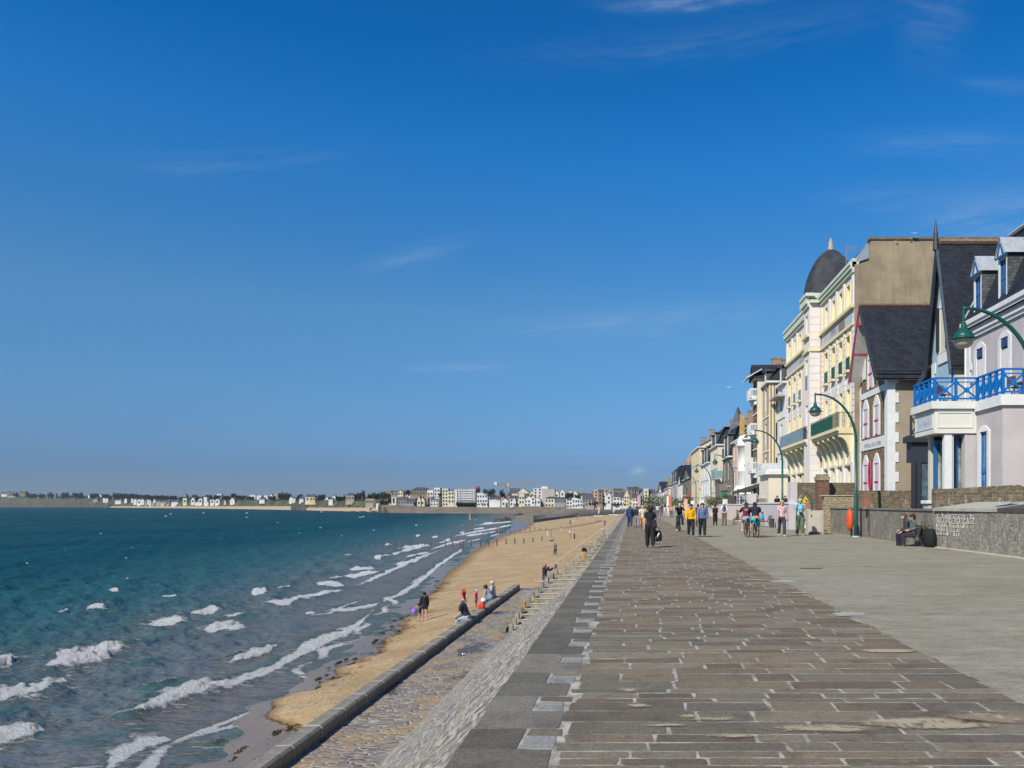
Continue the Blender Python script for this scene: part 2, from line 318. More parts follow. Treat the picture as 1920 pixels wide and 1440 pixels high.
WH *= np.clip(dsh/9, .10, 1)
foam = np.zeros_like(WX); lace = np.zeros_like(WX)
def wnoise(X, Y, s, seed):
    r_ = np.random.default_rng(seed); o_ = np.zeros_like(X)
    for _ in range(9):
        a_ = r_.uniform(0, 2*PI); f_ = s*r_.uniform(.6, 1.9); o_ += np.sin(f_*(X*math.cos(a_)+Y*math.sin(a_))+r_.uniform(0, 6))
    return o_/3.0
sx_n = wnoise(WX, WY, 2.2, 3)+.7*wnoise(WX, WY, 6.0, 4)
for pts, th, st in BRK:
    xs = [p[0] for p in pts]; x0, x1 = min(xs), max(xs); ys = [p[1]-HY for p in pts]
    sel = (U > x0-60-th*8) & (U < x1+60+th*8) & (Vv > min(ys)-th*6) & (Vv < max(ys)+th*6)
    if not sel.any(): continue
    u = U[sel]; v = Vv[sel]; best = np.full(u.shape, 1e9); sgn = np.zeros_like(u); tt = np.zeros_like(u); L = 0; tot_ = sum(math.dist(a, b) for a, b in zip(pts, pts[1:]))
    for a, b in zip(pts, pts[1:]):
        ax, ay, bx, by = a[0], a[1]-HY, b[0], b[1]-HY; dx, dy = bx-ax, by-ay; q = dx*dx+dy*dy; l = math.sqrt(q)
        t = np.clip(((u-ax)*dx+(v-ay)*dy)/q, 0, 1); ex = (u-ax-t*dx)*.55; ey = v-ay-t*dy; d = np.hypot(ex, ey); s2 = (v-ay)*dx-(u-ax)*dy
        m_ = d < best; best[m_] = d[m_]; sgn[m_] = s2[m_]; tt[m_] = (L+t[m_]*l)/tot_; L += l
    wv_ = 1+.24*sx_n[sel]; taper = np.clip(np.minimum(tt*3.2+.12, (1-tt)*4+.15), 0, 1)**.8
    e = best/(th*taper*np.clip(wv_, .4, 1.6)); below = sgn > 0
    f = np.where(below, np.clip(1.3-e*1.0, 0, 1.3), np.clip(1.3-e*.8, 0, 1.3))*min(st, 1.1)*taper**.6
    foam[sel] = np.maximum(foam[sel], f)
    lace[sel] = np.maximum(lace[sel], np.clip(1.2-best/(th*4.2), 0, 1)*min(1, th/7))
    amp = .30*min(1, th/9)*np.clip(dsh[sel]/4, .22, 1)
    WH[sel] += amp*np.exp(-(np.where(below, best/(th*.75), best/(th*2.0)))**2)*taper*(1+.22*sx_n[sel])
edge = np.exp(-((dsh+.25)/.40)**2)*(.72+.2*np.sin(WY*.33)+.25*np.sin(WY*.9+1))+.30*np.exp(-((dsh-2.6-1.0*np.sin(WY*.21))/.32)**2)*np.clip(.5+.7*np.sin(WY*.17+1), 0, 1); foam = np.maximum(foam, edge*np.clip(60/WY, .3, 1))
lace = np.maximum(lace, np.clip(1-dsh/14, 0, 1)*.95*np.clip(.55+.45*np.sin(WX*.55+WY*.07), .25, 1)*np.clip(90/WY, .3, 1))
shal = np.clip(1-dsh/60, 0, 1)**1.6
rf = np.random.default_rng(5).normal(0, 1, WX.shape); rf = (rf+np.roll(rf, 1, 0)+np.roll(rf, 1, 1)+np.roll(rf, 2, 1))/2
WH += np.clip(foam, 0, 1)*rf*.014*np.clip(sp_/.12, .6, 1.6)
WH += .075*np.exp(-np.clip(dsh, -4, 50)/3.5)
keep = (dsh > -3.2)
sea = struct(grid_mesh("sea", WX, WY, WZ+WH, water_mat(), {'foam': foam, 'lace': lace, 'shallow': shal, 'hgt': np.clip(.5+WH*2.6, 0, 1.5)}, keep=keep))
# sea floor / distant sea beyond and beside the meshed part
# ------------------------------------------------------------------ beach
def sand_mat():
    m, t, p = newmat("beach_sand"); N = NT(t); g = N.n("ShaderNodeNewGeometry").outputs['Position']
    wet = N.n("ShaderNodeAttribute", attribute_name='wet').outputs['Fac']
    n1 = N.noise(g, .35, 6); n2 = N.noise(g, 3.5, 6, .7); n3 = N.noise(N.map(g, (1, .3, 1)), .9, 6, .7)
    dry = N.mix(N.smooth(n1, .35, .65), (.38, .27, .145), (.47, .345, .205)); dry = N.mix(N.smooth(n2, .45, .75), dry, (.29, .19, .085)); dry = N.mix(N.smooth(n3, .52, .7), dry, (.42, .29, .145))
    fp = N.n('ShaderNodeTexVoronoi'); fp.inputs['Scale'].default_value = 2.3; N.l(g, fp.inputs['Vector']); pk = N.smooth(fp.outputs[0], .20, .06); pk = N.math('MULTIPLY', pk, N.smooth(N.noise(g, .5, 4), .42, .6)); dry = N.mix(N.math('MULTIPLY', pk, .45), dry, (.22, .145, .065))
    w2 = N.smooth(N.math('ADD', wet, N.math('MULTIPLY', N.math('SUBTRACT', n2, .5), .22)), .42, .55)
    damp = N.smooth(N.math('ADD', wet, N.math('MULTIPLY', N.math('SUBTRACT', n3, .5), .5)), .12, .45)
    c = N.mix(damp, dry, (.25, .155, .07)); c = N.mix(w2, c, N.mix(N.smooth(n3, .35, .65), (.17, .13, .092), (.21, .16, .115)))
    N.l(c, p.inputs['Base Color']); N.l(N.math('SUBTRACT', .9, N.math('MULTIPLY', w2, .6)), p.inputs['Roughness']); N.l(N.math('ADD', .15, N.math('MULTIPLY', w2, .10)), p.inputs['Specular IOR Level'])
    dry_b = N.math('MULTIPLY', N.math('SUBTRACT', 1.0, w2), N.math('ADD', N.noise(g, 9, 6, .7), N.math('MULTIPLY', n2, 2.2))); N.l(N.bump(N.math('SUBTRACT', N.math('ADD', dry_b, N.math('MULTIPLY', n3, .06)), N.math('MULTIPLY', pk, 1.2)), .06), p.inputs['Normal']); return m
SAND = sand_mat()
ys = np.concatenate([np.arange(2, 30, .35), np.arange(30, 80, .7), np.arange(80, 200, 2), np.arange(200, 560, 6)]); tx = np.linspace(0, 1, 130)
BY = np.repeat(ys[:, None], len(tx), 1); x_in = np.interp(ys, [0, 53.8, 54, 600], [-7.9, -7.9, -2.2, -2.2]); x_out = swax(ys)-np.clip(ys*.06, 2, 14)
x_in = np.minimum(x_in, np.interp(ys, [0, 400, 420, 560], [9, 9, -2, -2])); BX = x_in[:, None]+(x_out-x_in)[:, None]*tx[None, :]
wob = .35*np.sin(BY*.9)+.25*np.sin(BY*2.3+1)+.5*np.sin(BY*.21+2)
BXs = BX+wob*np.clip(30/BY, .4, 1); BZ = beachz(BXs, BY)+.018*np.sin(BX*3+BY*.7)*np.sin(BY*1.9)+.03*np.sin(BX*.9+BY*.23)
wet = np.clip(.5+(dryx(BY)-BXs)/np.clip(BY*.05, 1.2, 6), 0, 1)
wet = np.maximum(wet, .62*np.exp(-(((BX+14.0)/1.3)**2+((BY-53.5)/2.2)**2)*2))     # little pool by the water's edge
wet = np.maximum(wet, np.clip(.9*np.exp(-((BX-np.interp(BY, [55, 90, 160, 235, 300, 400], [-40, -40, -40, -19, -12, -16]))/2.5)**2), 0, 1)*.5*((BY > 165)&(BY < 330)))
struct(grid_mesh("beach", BX, BY, BZ, SAND, {'wet': wet}))
# seaweed clumps on the tide line, a strip of wrack among the sand
WEED = M("seaweed", (.035, .028, .012), .6, .4, 30, .01, 60)
rw2 = random.Random(5)
def weed(px, py, s, g="clumps of seaweed along the wet sand", lab=None):
    Y = 7.5*F/(py-HY); X = (px-VX)*Y/F; z = float(beachz(X, Y)); mb = MB(); r = s*Y/F*.8
    for k in range(26):
        a = rw2.uniform(0, 2*PI); q = rw2.random()**.7*r*.9; cx, cy = X+q*math.cos(a)*1.0, Y+q*math.sin(a)*3; l = r*rw2.uniform(.25, .6); b = rw2.uniform(0, PI)
        hh = rw2.uniform(.02, .07)
        p0 = Vector((cx-l*math.cos(b), cy-l*math.sin(b)*2, z+.01)); p1 = Vector((cx+l*math.cos(b), cy+l*math.sin(b)*2, z+.01))
        mb.tube([p0, (p0+p1)/2+Vector((rw2.uniform(-.05, .05), 0, hh)), p1], [.008, .022, .007], 5)
    single(mb, "seaweed_clump", WEED, lab or "dark clump of seaweed on the wet sand", "seaweed", (X, Y, z), g)
for (px, py, s) in [(404,1388,12),(450,1406,9),(458,1400,6),(440,1420,8),(522,1373,9),(545,1369,9),(635,1242,7),(617,1252,3),(649,1236,4),(665,1237,4),(597,1272,6),(615,1259,4),(613,1266,3),(597,1296,6),(574,1303,5),(573,1313,4),(735,1175,4),(740,1163,4),(752,1160,5),(716,1187,5),(706,1201,5),(820,1090,5),(747,1190,3),(600,1281,3),(625,1277,4),(612,1322,5),(590,1322,6),(700,1205,3),(780,1148,3)]:
    weed(px, py, s, lab="dark clump of seaweed by the water's edge")
wr = MB()
for i in range(420):
    Y = rw2.uniform(24, 75); X = float(dryx(Y))+rw2.gauss(.35, .35); z = float(beachz(X, Y)); l = rw2.uniform(.04, .2); b = rw2.uniform(0, PI)
    wr.tube([(X-l*math.cos(b), Y-l*math.sin(b), z), (X, Y, z+.03), (X+l*math.cos(b), Y+l*math.sin(b), z)], .012, 4)
tag(wr.build("seaweed_scatter", WEED), "thin brown line of seaweed scraps along the tide mark", "seaweed", kind="stuff")
# groyne posts
WOOD = M("old_wood", (.10, .07, .04), .9, .35, 6, .02, 40)
def post(px, py, hpx, group, lab):
    zb = -5.5 if px > 830 else -6.3
    for _ in range(4):
        Y = (H-zb)*F/(py-HY); X = (px-VX)*Y/F; zb = max(float(beachz(X, Y)), -6.15)
    h = hpx*Y/F; r = .10+.02*rw2.random(); mb = MB(); dx, dy = rw2.uniform(-.05, .05), rw2.uniform(-.05, .05)
    mb.tube([(X, Y, zb-.5), (X+dx*.5, Y+dy, zb+h*.5), (X+dx, Y+dy, zb+h)], [r, r*.95, r*.85], 7)
    single(mb, "groyne_post", WOOD, lab, "post", (X, Y, zb), group)
for i, (px, py, h) in enumerate([(1122,1015,7),(1066,1016,8),(1015,1018,9),(1006,1018,10),(966,1019,10),(949,1020,11),(933,1020,11),(916,1021,11)][:0]): pass
for px, py, h in [(1016,1014,8),(999,1016,8),(982,1019,10),(965,1020,11),(949,1021,11),(932,1023,12),(916,1023,8),(901,1024,11),(884,1025,13),(868,1026,12),(863,1026,12),(849,1026,12),(835,1026,12),(822,1026,12),(808,1025,9),(796,1025,10),(783,1026,11),(770,1026,10),(755,1026,8),(743,1025,9),(731,1025,9),(718,1024,6),(704,1024,9),(690,1024,6),(676,1023,6),(660,1023,5),(644,1022,5),(628,1022,5),(610,1022,4),(594,1022,5),(578,1022,4),(560,1021,4),(545,1021,4),(531,1020,4)]:
    post(px, py, h, "posts of the nearer groyne", "weathered wooden post of the nearer groyne" if px > 700 else "wooden post tip of the nearer groyne standing in the water")
for px, py, h in [(1024,993,4),(1013,994,4),(1003,994,6),(994,995,5),(985,996,5),(975,997,4),(966,997,4),(957,999,4),(947,1000,4),(936,1001,5),(926,1002,4),(916,1003,4),(905,1003,4),(895,1003,4),(884,1003,4),(872,1003,4),(860,1002,4),(848,1002,4),(836,1002,4),(824,1002,4),(812,1001,3),(800,1001,3),(788,1001,4),(776,1001,3),(764,1000,3),(750,1000,3),(736,1000,3)]:
    post(px, py, h, "posts of the farther groyne", "small wooden post of the farther groyne")
# ------------------------------------------------------------------ promenade paving
EX = -1.22                                              # seaward edge of the promenade
def cobble_mat(name, mode):
    m, t, p = newmat(name); N = NT(t); o = N.n("ShaderNodeNewGeometry").outputs['Position']
    tint = N.n("ShaderNodeAttribute", attribute_name='tint').outputs['Fac']; hue = N.n("ShaderNodeAttribute", attribute_name='hue').outputs['Fac']
    if mode == 'stone':
        a = N.mix(hue, (.158, .124, .088), (.168, .152, .120)); a = N.mix(N.smooth(tint, 0, 1), N.mix(1, a, (.78, .77, .77), 'MULTIPLY'), N.mix(1, a, (1.2, 1.18, 1.12), 'MULTIPLY'))
    else:
        a = N.mix(hue, (.118, .107, .086), (.140, .131, .109)); a = N.mix(N.smooth(tint, 0, 1), N.mix(1, a, (.8, .8, .8), 'MULTIPLY'), N.mix(1, a, (1.35, 1.35, 1.35), 'MULTIPLY'))
        a = N.mix(N.smooth(tint, .97, 1.0), a, (.25, .25, .24))
    n1 = N.noise(o, 22, 7, .75); n2 = N.noise(o, 3.2, 5); n3 = N.noise(o, 90, 3)
    a = N.mix(N.smooth(n1, .36, .7), a, N.mix(1, a, (1.55, 1.5, 1.4), 'MULTIPLY')); a = N.mix(N.smooth(n2, .5, .72), a, N.mix(1, a, (.7, .7, .7), 'MULTIPLY'))
    a = N.mix(N.math('MULTIPLY', N.smooth(n3, .6, .75), .5), a, (.34, .32, .27))
    pit = N.noise(o, 60, 6, .85); a = N.mix(N.math('MULTIPLY', N.smooth(pit, .55, .68), .75), a, N.mix(1, a, (.45, .45, .45), 'MULTIPLY')); a = N.mix(N.math('MULTIPLY', N.smooth(pit, .45, .30), .6), a, N.mix(1, a, (1.7, 1.65, 1.5), 'MULTIPLY'))
    a = N.mix(N.math('MULTIPLY', N.smooth(N.noise(o, 1.1, 6, .7), .5, .66), .45), a, N.mix(1, a, (.66, .64, .60), 'MULTIPLY'))
    sandn = N.math('ADD', N.math('MULTIPLY', N.noise(N.map(o, (.35, 1, 1)), 1.1, 7, .7), .7), N.math('MULTIPLY', N.noise(o, 8, 6, .8), .3))
    hnm = N.noise(N.map(o, (.12, .5, 1)), .6, 3)
    a = N.mix(N.math('MULTIPLY', N.smooth(N.math('ADD', sandn, N.math('MULTIPLY', N.math('SUBTRACT', hnm, .5), .5)), .60, .70), .75 if mode == 'stone' else .25), a, (.40, .31, .19))
    N.l(a, p.inputs['Base Color']); p.inputs['Roughness'].default_value = .82; p.inputs['Specular IOR Level'].default_value = .3
    N.l(N.bump(N.math('ADD', N.noise(o, 45, 5, .7), N.math('MULTIPLY', n1, .8)), .018), p.inputs['Normal']); return m
def stones_mesh(name, quads, mat, zt):
    V = []; Fc = []; tint = []; hue = []
    for (x0, x1, y0, y1, tn, hu) in quads:
        gx = min(.010+.0002*y0, (y1-y0)*.12); j = lambda s=.012: random.uniform(-s, s); c = min(.014, (y1-y0)*.08)
        a, b_, e, f = x0+gx*1.3, x1-gx*1.3, y0+gx*.9, y1-gx*.9
        P = [(a+c+j(), e+j()), (b_-c+j(), e+j()), (b_+j(), e+c+j()), (b_+j(), f-c+j()), (b_-c+j(), f+j()), (a+c+j(), f+j()), (a+j(), f-c+j()), (a+j(), e+c+j())]
        k = len(V); V += [(x, y, zt+j(.001)) for x, y in P]; V += [(x, y, zt-.012) for x, y in P]
        Fc.append(tuple(range(k, k+8))); Fc += [(k+i, k+8+i, k+8+(i+1) % 8, k+(i+1) % 8) for i in range(8)]
        tint += [tn]*16; hue += [hu]*16
    me = bpy.data.meshes.new(name); me.from_pydata(V, [], Fc)
    for nm, a in (('tint', tint), ('hue', hue)):
        at = me.attributes.new(nm, 'FLOAT', 'POINT'); at.data.foreach_set('value', a)
    me.materials.append(mat); o = bpy.data.objects.new(name, me); C.objects.link(o); return struct(o)
pav = []; cop = []; rp = random.Random(3)
y = 3.6; k = 0
while y < 330:                                          # big coping slabs, every second one shorter
    d = rp.uniform(.44, .52); x1 = (-.56 if k % 2 else -.80)+rp.uniform(-.05, .05)
    cop.append((EX, x1, y, y+d*1.0, rp.random()*.9, rp.random()))
    if k % 2 == 0: cop.append((x1, -.55+rp.uniform(-.02, .03), y, y+d*.62, 1.0, .5)); pav.append((x1, -.5, y+d*.62, y+d, rp.random(), rp.random()))
    y += d; k += 1
y = 3.5
while y < 330:
    d = rp.choice([.15, .2, .25, .28, .32, .34])*(1 if y < 60 else 2); x = -.55+rp.uniform(-.06, .1)
    while x < 3.3:
        l = rp.uniform(.35, 1.05)*(1 if d < .3 else 1.1); x2 = x+l
        if x2 > 3.05: x2 = 3.3+rp.uniform(-.05, .06)
        pav.append((x, x2, y, y+d, rp.random(), rp.random())); x = x2
    y += d
stones_mesh("paving", pav, cobble_mat("paving_stone", 'stone'), .0)
stones_mesh("paving", cop, cobble_mat("coping_stone", 'slab'), .002)
MORT = M("mortar", (.30, .28, .235), .9, .5, 5, .004, 60)
mb = MB(); mb.box(EX+.006, 2.0, -.5, 3.32, 620, -.003); struct(mb.build("paving_bed", MORT))
# asphalt walk
def asphalt():
    m, t, p = newmat("asphalt"); N = NT(t); o = N.n("ShaderNodeNewGeometry").outputs['Position']
    n1 = N.math('ADD', N.math('MULTIPLY', N.noise(o, 95, 3, .9), .6), N.math('MULTIPLY', N.noise(o, 28, 5, .85), .4)); n2 = N.noise(N.map(o, (.35, 1, 1)), .9, 7, .65); n3 = N.noise(o, 12, 5)
    a = N.mix(N.smooth(n1, .38, .62), (.155, .142, .108), (.42, .39, .305)); a = N.mix(N.smooth(n2, .35, .7), a, N.mix(1, a, (.80, .78, .74), 'MULTIPLY')); a = N.mix(N.math('MULTIPLY', N.smooth(n3, .55, .8), .35), a, (.33, .30, .235))
    a = N.mix(N.math('MULTIPLY', N.smooth(N.noise(N.map(o, (.25, 1.2, 1)), 1.8, 7, .75), .52, .66), .5), a, N.mix(1, a, (.70, .70, .68), 'MULTIPLY')); a = N.mix(N.math('MULTIPLY', N.smooth(N.noise(o, .22, 5), .52, .7), .35), a, (.25, .22, .165))
    n4 = N.noise(N.map(o, (.45, 1.3, 1)), 5, 7, .8); a = N.mix(N.smooth(n4, .36, .64), N.mix(1, a, (.78, .77, .74), 'MULTIPLY'), N.mix(1, a, (1.16, 1.16, 1.12), 'MULTIPLY'))
    n5 = N.noise(o, 9, 4, .9); a = N.mix(N.math('MULTIPLY', N.smooth(n5, .60, .66), .55), a, (.10, .095, .08))
    N.l(a, p.inputs['Base Color']); p.inputs['Roughness'].default_value = .88; p.inputs['Specular IOR Level'].default_value = .25; N.l(N.bump(n1, .006), p.inputs['Normal']); return m
ASP = asphalt()
mb = MB(); mb.box(3.315, 2, -.4, 26, 640, .0)
mb.box(26, 2, -.4, 60, 640, -.02)
struct(mb.build("promenade", ASP))
mb = MB()
CP = M("pale_patch", (.33, .335, .33), .85, .3, 9)
for (px, py, w_, d_) in [(1592,1151,.52,.16),(1468,1090,.62,.20)]:
    Y = H*F/(py-HY); X = (px-VX)*Y/F; o_ = MB(); n = 14
    o_.poly([(X+w_/2*math.cos(2*PI*i/n)*(1+.12*math.sin(i*2.3)), Y+d_*math.sin(2*PI*i/n), .004) for i in range(n)]); tag(struct(o_.build("cement_patch", CP)))
Y = H*F/(1066-HY); X = (1521-VX)*Y/F; o_ = MB(); o_.box(X-.28, Y-.12, .001, X+.28, Y+.12, .008); tag(o_.build("drain_cover", M("rust", (.10, .05, .03), .8, .3, 20)), "rusty flat drain cover in the asphalt walk", "drain cover")
# ------------------------------------------------------------------ sea wall: masonry slope, apron, kerb, stair
def slope_mat(name, stretch, cols, mortar, scale, wetpatch=0, sandy=0, rot=0):
    m, t, p = newmat(name); N = NT(t); o = N.n("ShaderNodeNewGeometry").outputs['Position']
    mp = N.map(o, stretch, (0, 0, rot)); nc = N.n("ShaderNodeTexNoise"); nc.inputs['Scale'].default_value = .8; N.l(mp, nc.inputs['Vector'])
    vm = N.n("ShaderNodeVectorMath", operation='ADD'); N.l(mp, vm.inputs[0]); N.l(N.mix(1, nc.outputs[1], (.45, .45, .45), 'MULTIPLY'), vm.inputs[1])
    v = N.n("ShaderNodeTexVoronoi", feature='DISTANCE_TO_EDGE'); v.inputs['Scale'].default_value = scale; N.l(vm.outputs[0], v.inputs['Vector'])
    vc = N.n("ShaderNodeTexVoronoi"); vc.inputs['Scale'].default_value = scale; N.l(vm.outputs[0], vc.inputs['Vector'])
    sp = N.n("ShaderNodeSeparateColor"); N.l(vc.outputs['Color'], sp.inputs[0])
    a = N.ramp(sp.outputs[0], [(0, cols[0]), (.3, cols[1]), (.55, cols[2]), (.8, cols[3]), (1, cols[4])])
    n1 = N.noise(o, 16, 6, .7); a = N.mix(N.smooth(n1, .35, .7), a, N.mix(1, a, (.6, .6, .6), 'MULTIPLY'))
    a = N.mix(N.smooth(v.outputs[0], .09, .03), a, mortar)
    rgh = None
    if sandy:
        sn = N.smooth(N.math('ADD', N.noise(o, .8, 6, .7), N.math('MULTIPLY', N.noise(o, 7, 5, .8), .35)), .64, .78); a = N.mix(N.math('MULTIPLY', sn, sandy), a, (.36, .25, .13))
    if wetpatch:
        wn_ = N.smooth(N.math('ADD', N.noise(N.map(o, (.8, .5, 1)), .7, 5, .6), N.math('MULTIPLY', n1, .12)), .60, .68)
        a = N.mix(N.math('MULTIPLY', wn_, .8), a, (.045, .042, .04)); rgh = N.math('SUBTRACT', .85, N.math('MULTIPLY', wn_, .78))
    N.l(a, p.inputs['Base Color'])
    if rgh: N.l(rgh, p.inputs['Roughness'])
    else: p.inputs['Roughness'].default_value = .85
    h = N.math('ADD', N.smooth(v.outputs[0], .0, .16), N.math('MULTIPLY', n1, .5)); N.l(N.bump(h, .04), p.inputs['Normal']); return m
SLO = slope_mat("revetment_stone", (1, .9, 1), [(.17,.155,.135),(.28,.235,.18),(.22,.215,.21),(.35,.30,.22),(.13,.12,.11)], (.37,.345,.295), 3.0)
APR = slope_mat("apron_stone", (.75, 2.2, 1), [(.20,.14,.09),(.30,.25,.19),(.16,.12,.10),(.26,.25,.24),(.34,.27,.18)], (.36,.33,.29), 3.4, wetpatch=1, sandy=.75)
FX, AZ, KXI, KXO, KZ = -5.48, -3.95, -7.56, -7.99, -3.70
def strip(name, pts, y0, y1, ny, mat, amp):
    yy = np.linspace(y0, y1, ny) if not callable(y1) else None; P = []
    for (xa, za), (xb, zb) in zip(pts, pts[1:]):
        n = max(2, int(math.hypot(xb-xa, zb-za)/.12)); P += [(xa+(xb-xa)*i/n, za+(zb-za)*i/n) for i in range(n)]
    P.append(pts[-1]); P = np.array(P); X = np.repeat(P[None, :, 0], ny, 0); Z = np.repeat(P[None, :, 1], ny, 0); Y = np.repeat(yy[:, None], len(P), 1) if not callable(y1) else y0+np.linspace(0, 1, ny)[:, None]*(y1(P[None, :, 1])-y0)
    r_ = np.random.default_rng(2); n_ = r_.normal(0, amp, X.shape); n_[:, 0] = 0; n_[:, -1] = 0
    return struct(grid_mesh(name, X, Y, Z+n_, mat))
strip("sea_wall_slope", [(EX, -.012), (EX-.06, -.10), (FX, AZ)], 3, lambda Z: 19.6+np.clip(-Z/3.95, 0, 1)*10.6, 300, SLO, .010)
strip("sea_wall_slope", [(EX, -.012), (EX-.06, -.10), (FX-.4, -4.95)], 46.6, 560, 500, SLO, .008)
mb = MB(); mb.poly([(EX-.06, 19.6, -.1), (FX, 30.2, AZ), (FX, 30.2, -5), (EX, 19.6, -5)]); mb.box(EX+.01, 19.6, -5, EX+.3, 47, -.015); mb.poly([(EX, 46.6, 0), (FX, 46.6, AZ), (FX, 46.6, -5), (EX, 46.6, -5)]); struct(mb.build("stair_well", M("well_concrete", (.24, .22, .18), .9, .3, 3)))
mb = MB(); mb.poly([(EX, 19, AZ+.004), (FX+.01, 19, AZ+.004), (FX+.01, 46, AZ+.004), (EX, 46, AZ+.004)]); struct(mb.build("apron", APR))
strip("apron", [(FX, AZ), (KXI, AZ-.06)], 3, 54, 220, APR, .012)
mb = MB(); mb.poly([(FX, 54, AZ), (KXI, 54, AZ-.06), (KXI, 54, -5.2), (FX, 54, -5.2)]); struct(mb.build("apron", APR))
# kerb of long concrete blocks with pale mortar joints
KERB = M("kerb_concrete", (.20, .185, .155), .85, .28, 5, .006, 50); JNT = M("kerb_joint", (.42, .38, .27), .9, .2, 20)
kj = []
y = 3.2; ks = 0
kl = [1.5]*60
while y < 53.6:
    y2 = min(y+1.62, 53.7); mb = MB(); h = rp.uniform(-.008, .008)
    P = [(KXI, AZ-.1), (KXI+.01, KZ-.05+h), (KXI-.05, KZ+h), (KXO+.04, KZ+h), (KXO, KZ-.04+h), (KXO-.03, -5.0)]
    mb.prism([(x, y+.02, z) for x, z in P], (0, y2-y-.04, 0)); tag(single(mb, "kerb_block", KERB, "long grey concrete block of the kerb at the foot of the sea wall", "kerb block", (KXI-.2, (y+y2)/2, KZ-.2), "blocks of the kerb above the beach"))
    kj.append(y2); y = y2
mb = MB()
for i, yj in enumerate(kj[:-1]):
    w_ = .05 if i % 2 else .028
    P = [(KXI+.016, AZ-.1), (KXI+.026, KZ-.05), (KXI-.05, KZ+.013), (KXO+.04, KZ+.013), (KXO-.014, KZ-.04), (KXO-.04, -5.0)]
    mb.prism([(x, yj-w_/2, z) for x, z in P], (0, w_, 0))
struct(mb.build("kerb_joints", JNT))
# stair down the sea wall (seen from its side): treads, upright end blocks, rail
ST = thing("beach_stair", "concrete stair going down beside the promenade to the beach, with upright end blocks", "stair", (-3.3, 43, -2))
CON = M("stair_concrete", (.27, .25, .205), .88, .35, 4, .01, 30, streaks=.4); RUS = M("stained_concrete", (.34, .20, .07), .9, .4, 5, .01, 30)
n = 22; mbT = MB(); XO = lambda Y: float(np.interp(Y, [34, 36, 38, 40, 42, 46], [-5.1, -4.9, -4.4, -3.75, -2.45, -1.35]))
for i in range(n):
    ya, yb = 46-12*(i+1)/n, 46-12*i/n; z = -.17*(i+1); xo = XO(ya); mbT.box(xo, ya, -5, -1.16, yb, z)
    b = MB(); b.box(xo-.17, ya+.05, z-.25, xo-.003, ya+.34, z+.30); b.build("end_block", RUS if i in (6, 17) else CON, ST)
mbT.build("steps", CON, ST)
for i in range(n): ya = 46-12*(i+1)/n; z = -.17*(i+1); mb = MB(); mb.box(XO(ya), ya-.02, z-.03, -1.17, ya+.07, z+.012); mb.build("step_nosing", JNT, ST)
mb = MB(); mb.box(-6.0, 43.6, -5, XO(42.5)-1.2, 46.4, -3.35); mb.build("landing", CON, ST)
RB = thing("concrete_blocks", "broken greenish concrete blocks stepping down at the foot of the beach stair", "concrete block", (-5.2, 37, -3.9))
GRN = M("algae_concrete", (.20, .19, .14), .9, .4, 3, .02, 18)
for i, (x0, y0, x1, y1, z1) in enumerate([(-6.1,37.8,-5.2,38.6,-3.55),(-5.9,36.6,-5.0,37.7,-3.65),(-5.5,36.0,-4.75,36.5,-3.2),(-5.0,37.8,-4.3,39.5,-2.9),(-4.7,36.8,-4.35,37.6,-2.85),(-6.5,35.2,-5.6,36.5,-3.82)]):
    b = MB(); q = .05; b.prism([(x0+q, y0, -4.1), (x1, y0+q, -4.1), (x1-q*.5, y1, -4.1), (x0, y1-q, -4.1)], (0.01, .02, z1+4.1)); b.build("block", RUS if i == 4 else GRN, RB)
RAIL = thing("handrail", "pale metal handrail beside the beach stair", "handrail", (-3.5, 46.6, -2)); RM = M("pale_metal", (.42, .37, .28), .5, .2, 9)
def P3(px, py, Y): return Vector(((px-VX)*Y/F, Y, H-(py-HY)*Y/F))
for a, b in [((1013,1079),(1058,1042)),((1058,1042),(1140,984)),((1055,1066),(1140,998))]:
    mb = MB(); mb.tube([P3(*a, 46.5), P3(*b, 46.5)], .02, 6); mb.build("rail", RM, RAIL)
for px, y0, y1 in [(1013,1079,1130),(1018,1080,1128),(1058,1042,1085),(1097,1014,1060),(1139,984,1003)]:
    mb = MB(); mb.tube([P3(px, y0, 46.5), P3(px, y1, 46.5)], .026, 6); mb.build("post", RM, RAIL)
# second stair farther along: white rail and end blocks
RAIL2 = thing("handrail", "distant thin handrail of the second beach stair", "handrail", (-4, 75, -2))
for a, b in [((1139,984),(1139,1003)),((1139,984),(1153,972)),((1117,988),(1139,970))]:
    mb = MB(); mb.tube([P3(*a, 70), P3(*b, 70)], .025, 6); mb.build("rail", RM, RAIL2)

# wind-blown sand lying on the paving: thin sheets with ragged, see-through edges
def drift_mat():
    m, t, p = newmat("blown_sand"); N = NT(t); o = N.n("ShaderNodeNewGeometry").outputs['Position']; e = N.n("ShaderNodeAttribute", attribute_name='edge').outputs['Fac']
    n = N.math('ADD', N.math('MULTIPLY', N.noise(N.map(o, (.5, 1, 1)), 6, 7, .8), .6), N.math('MULTIPLY', N.noise(o, 40, 4, .8), .4))
    p.inputs['Base Color'].default_value = (.38, .31, .205, 1); p.inputs['Roughness'].default_value = .95
    N.l(N.math('MULTIPLY', N.smooth(N.math('ADD', N.math('MULTIPLY', e, .62), N.math('SUBTRACT', n, .55)), .12, .30), .9), p.inputs['Alpha']); return m
DRM = drift_mat()
def drift(px, py, w, d, k=1.0):
    Y = H*F/(py-HY); X = (px-VX)*Y/F; x = np.linspace(-1, 1, 25); y = np.linspace(-1, 1, 9); A, B = np.meshgrid(x, y)
    e = k*np.clip(1-np.hypot(A, B), 0, 1); struct(grid_mesh("blown_sand", X+A*w/2, Y+B*d/2, np.full_like(A, .012), DRM, {'edge': e}))
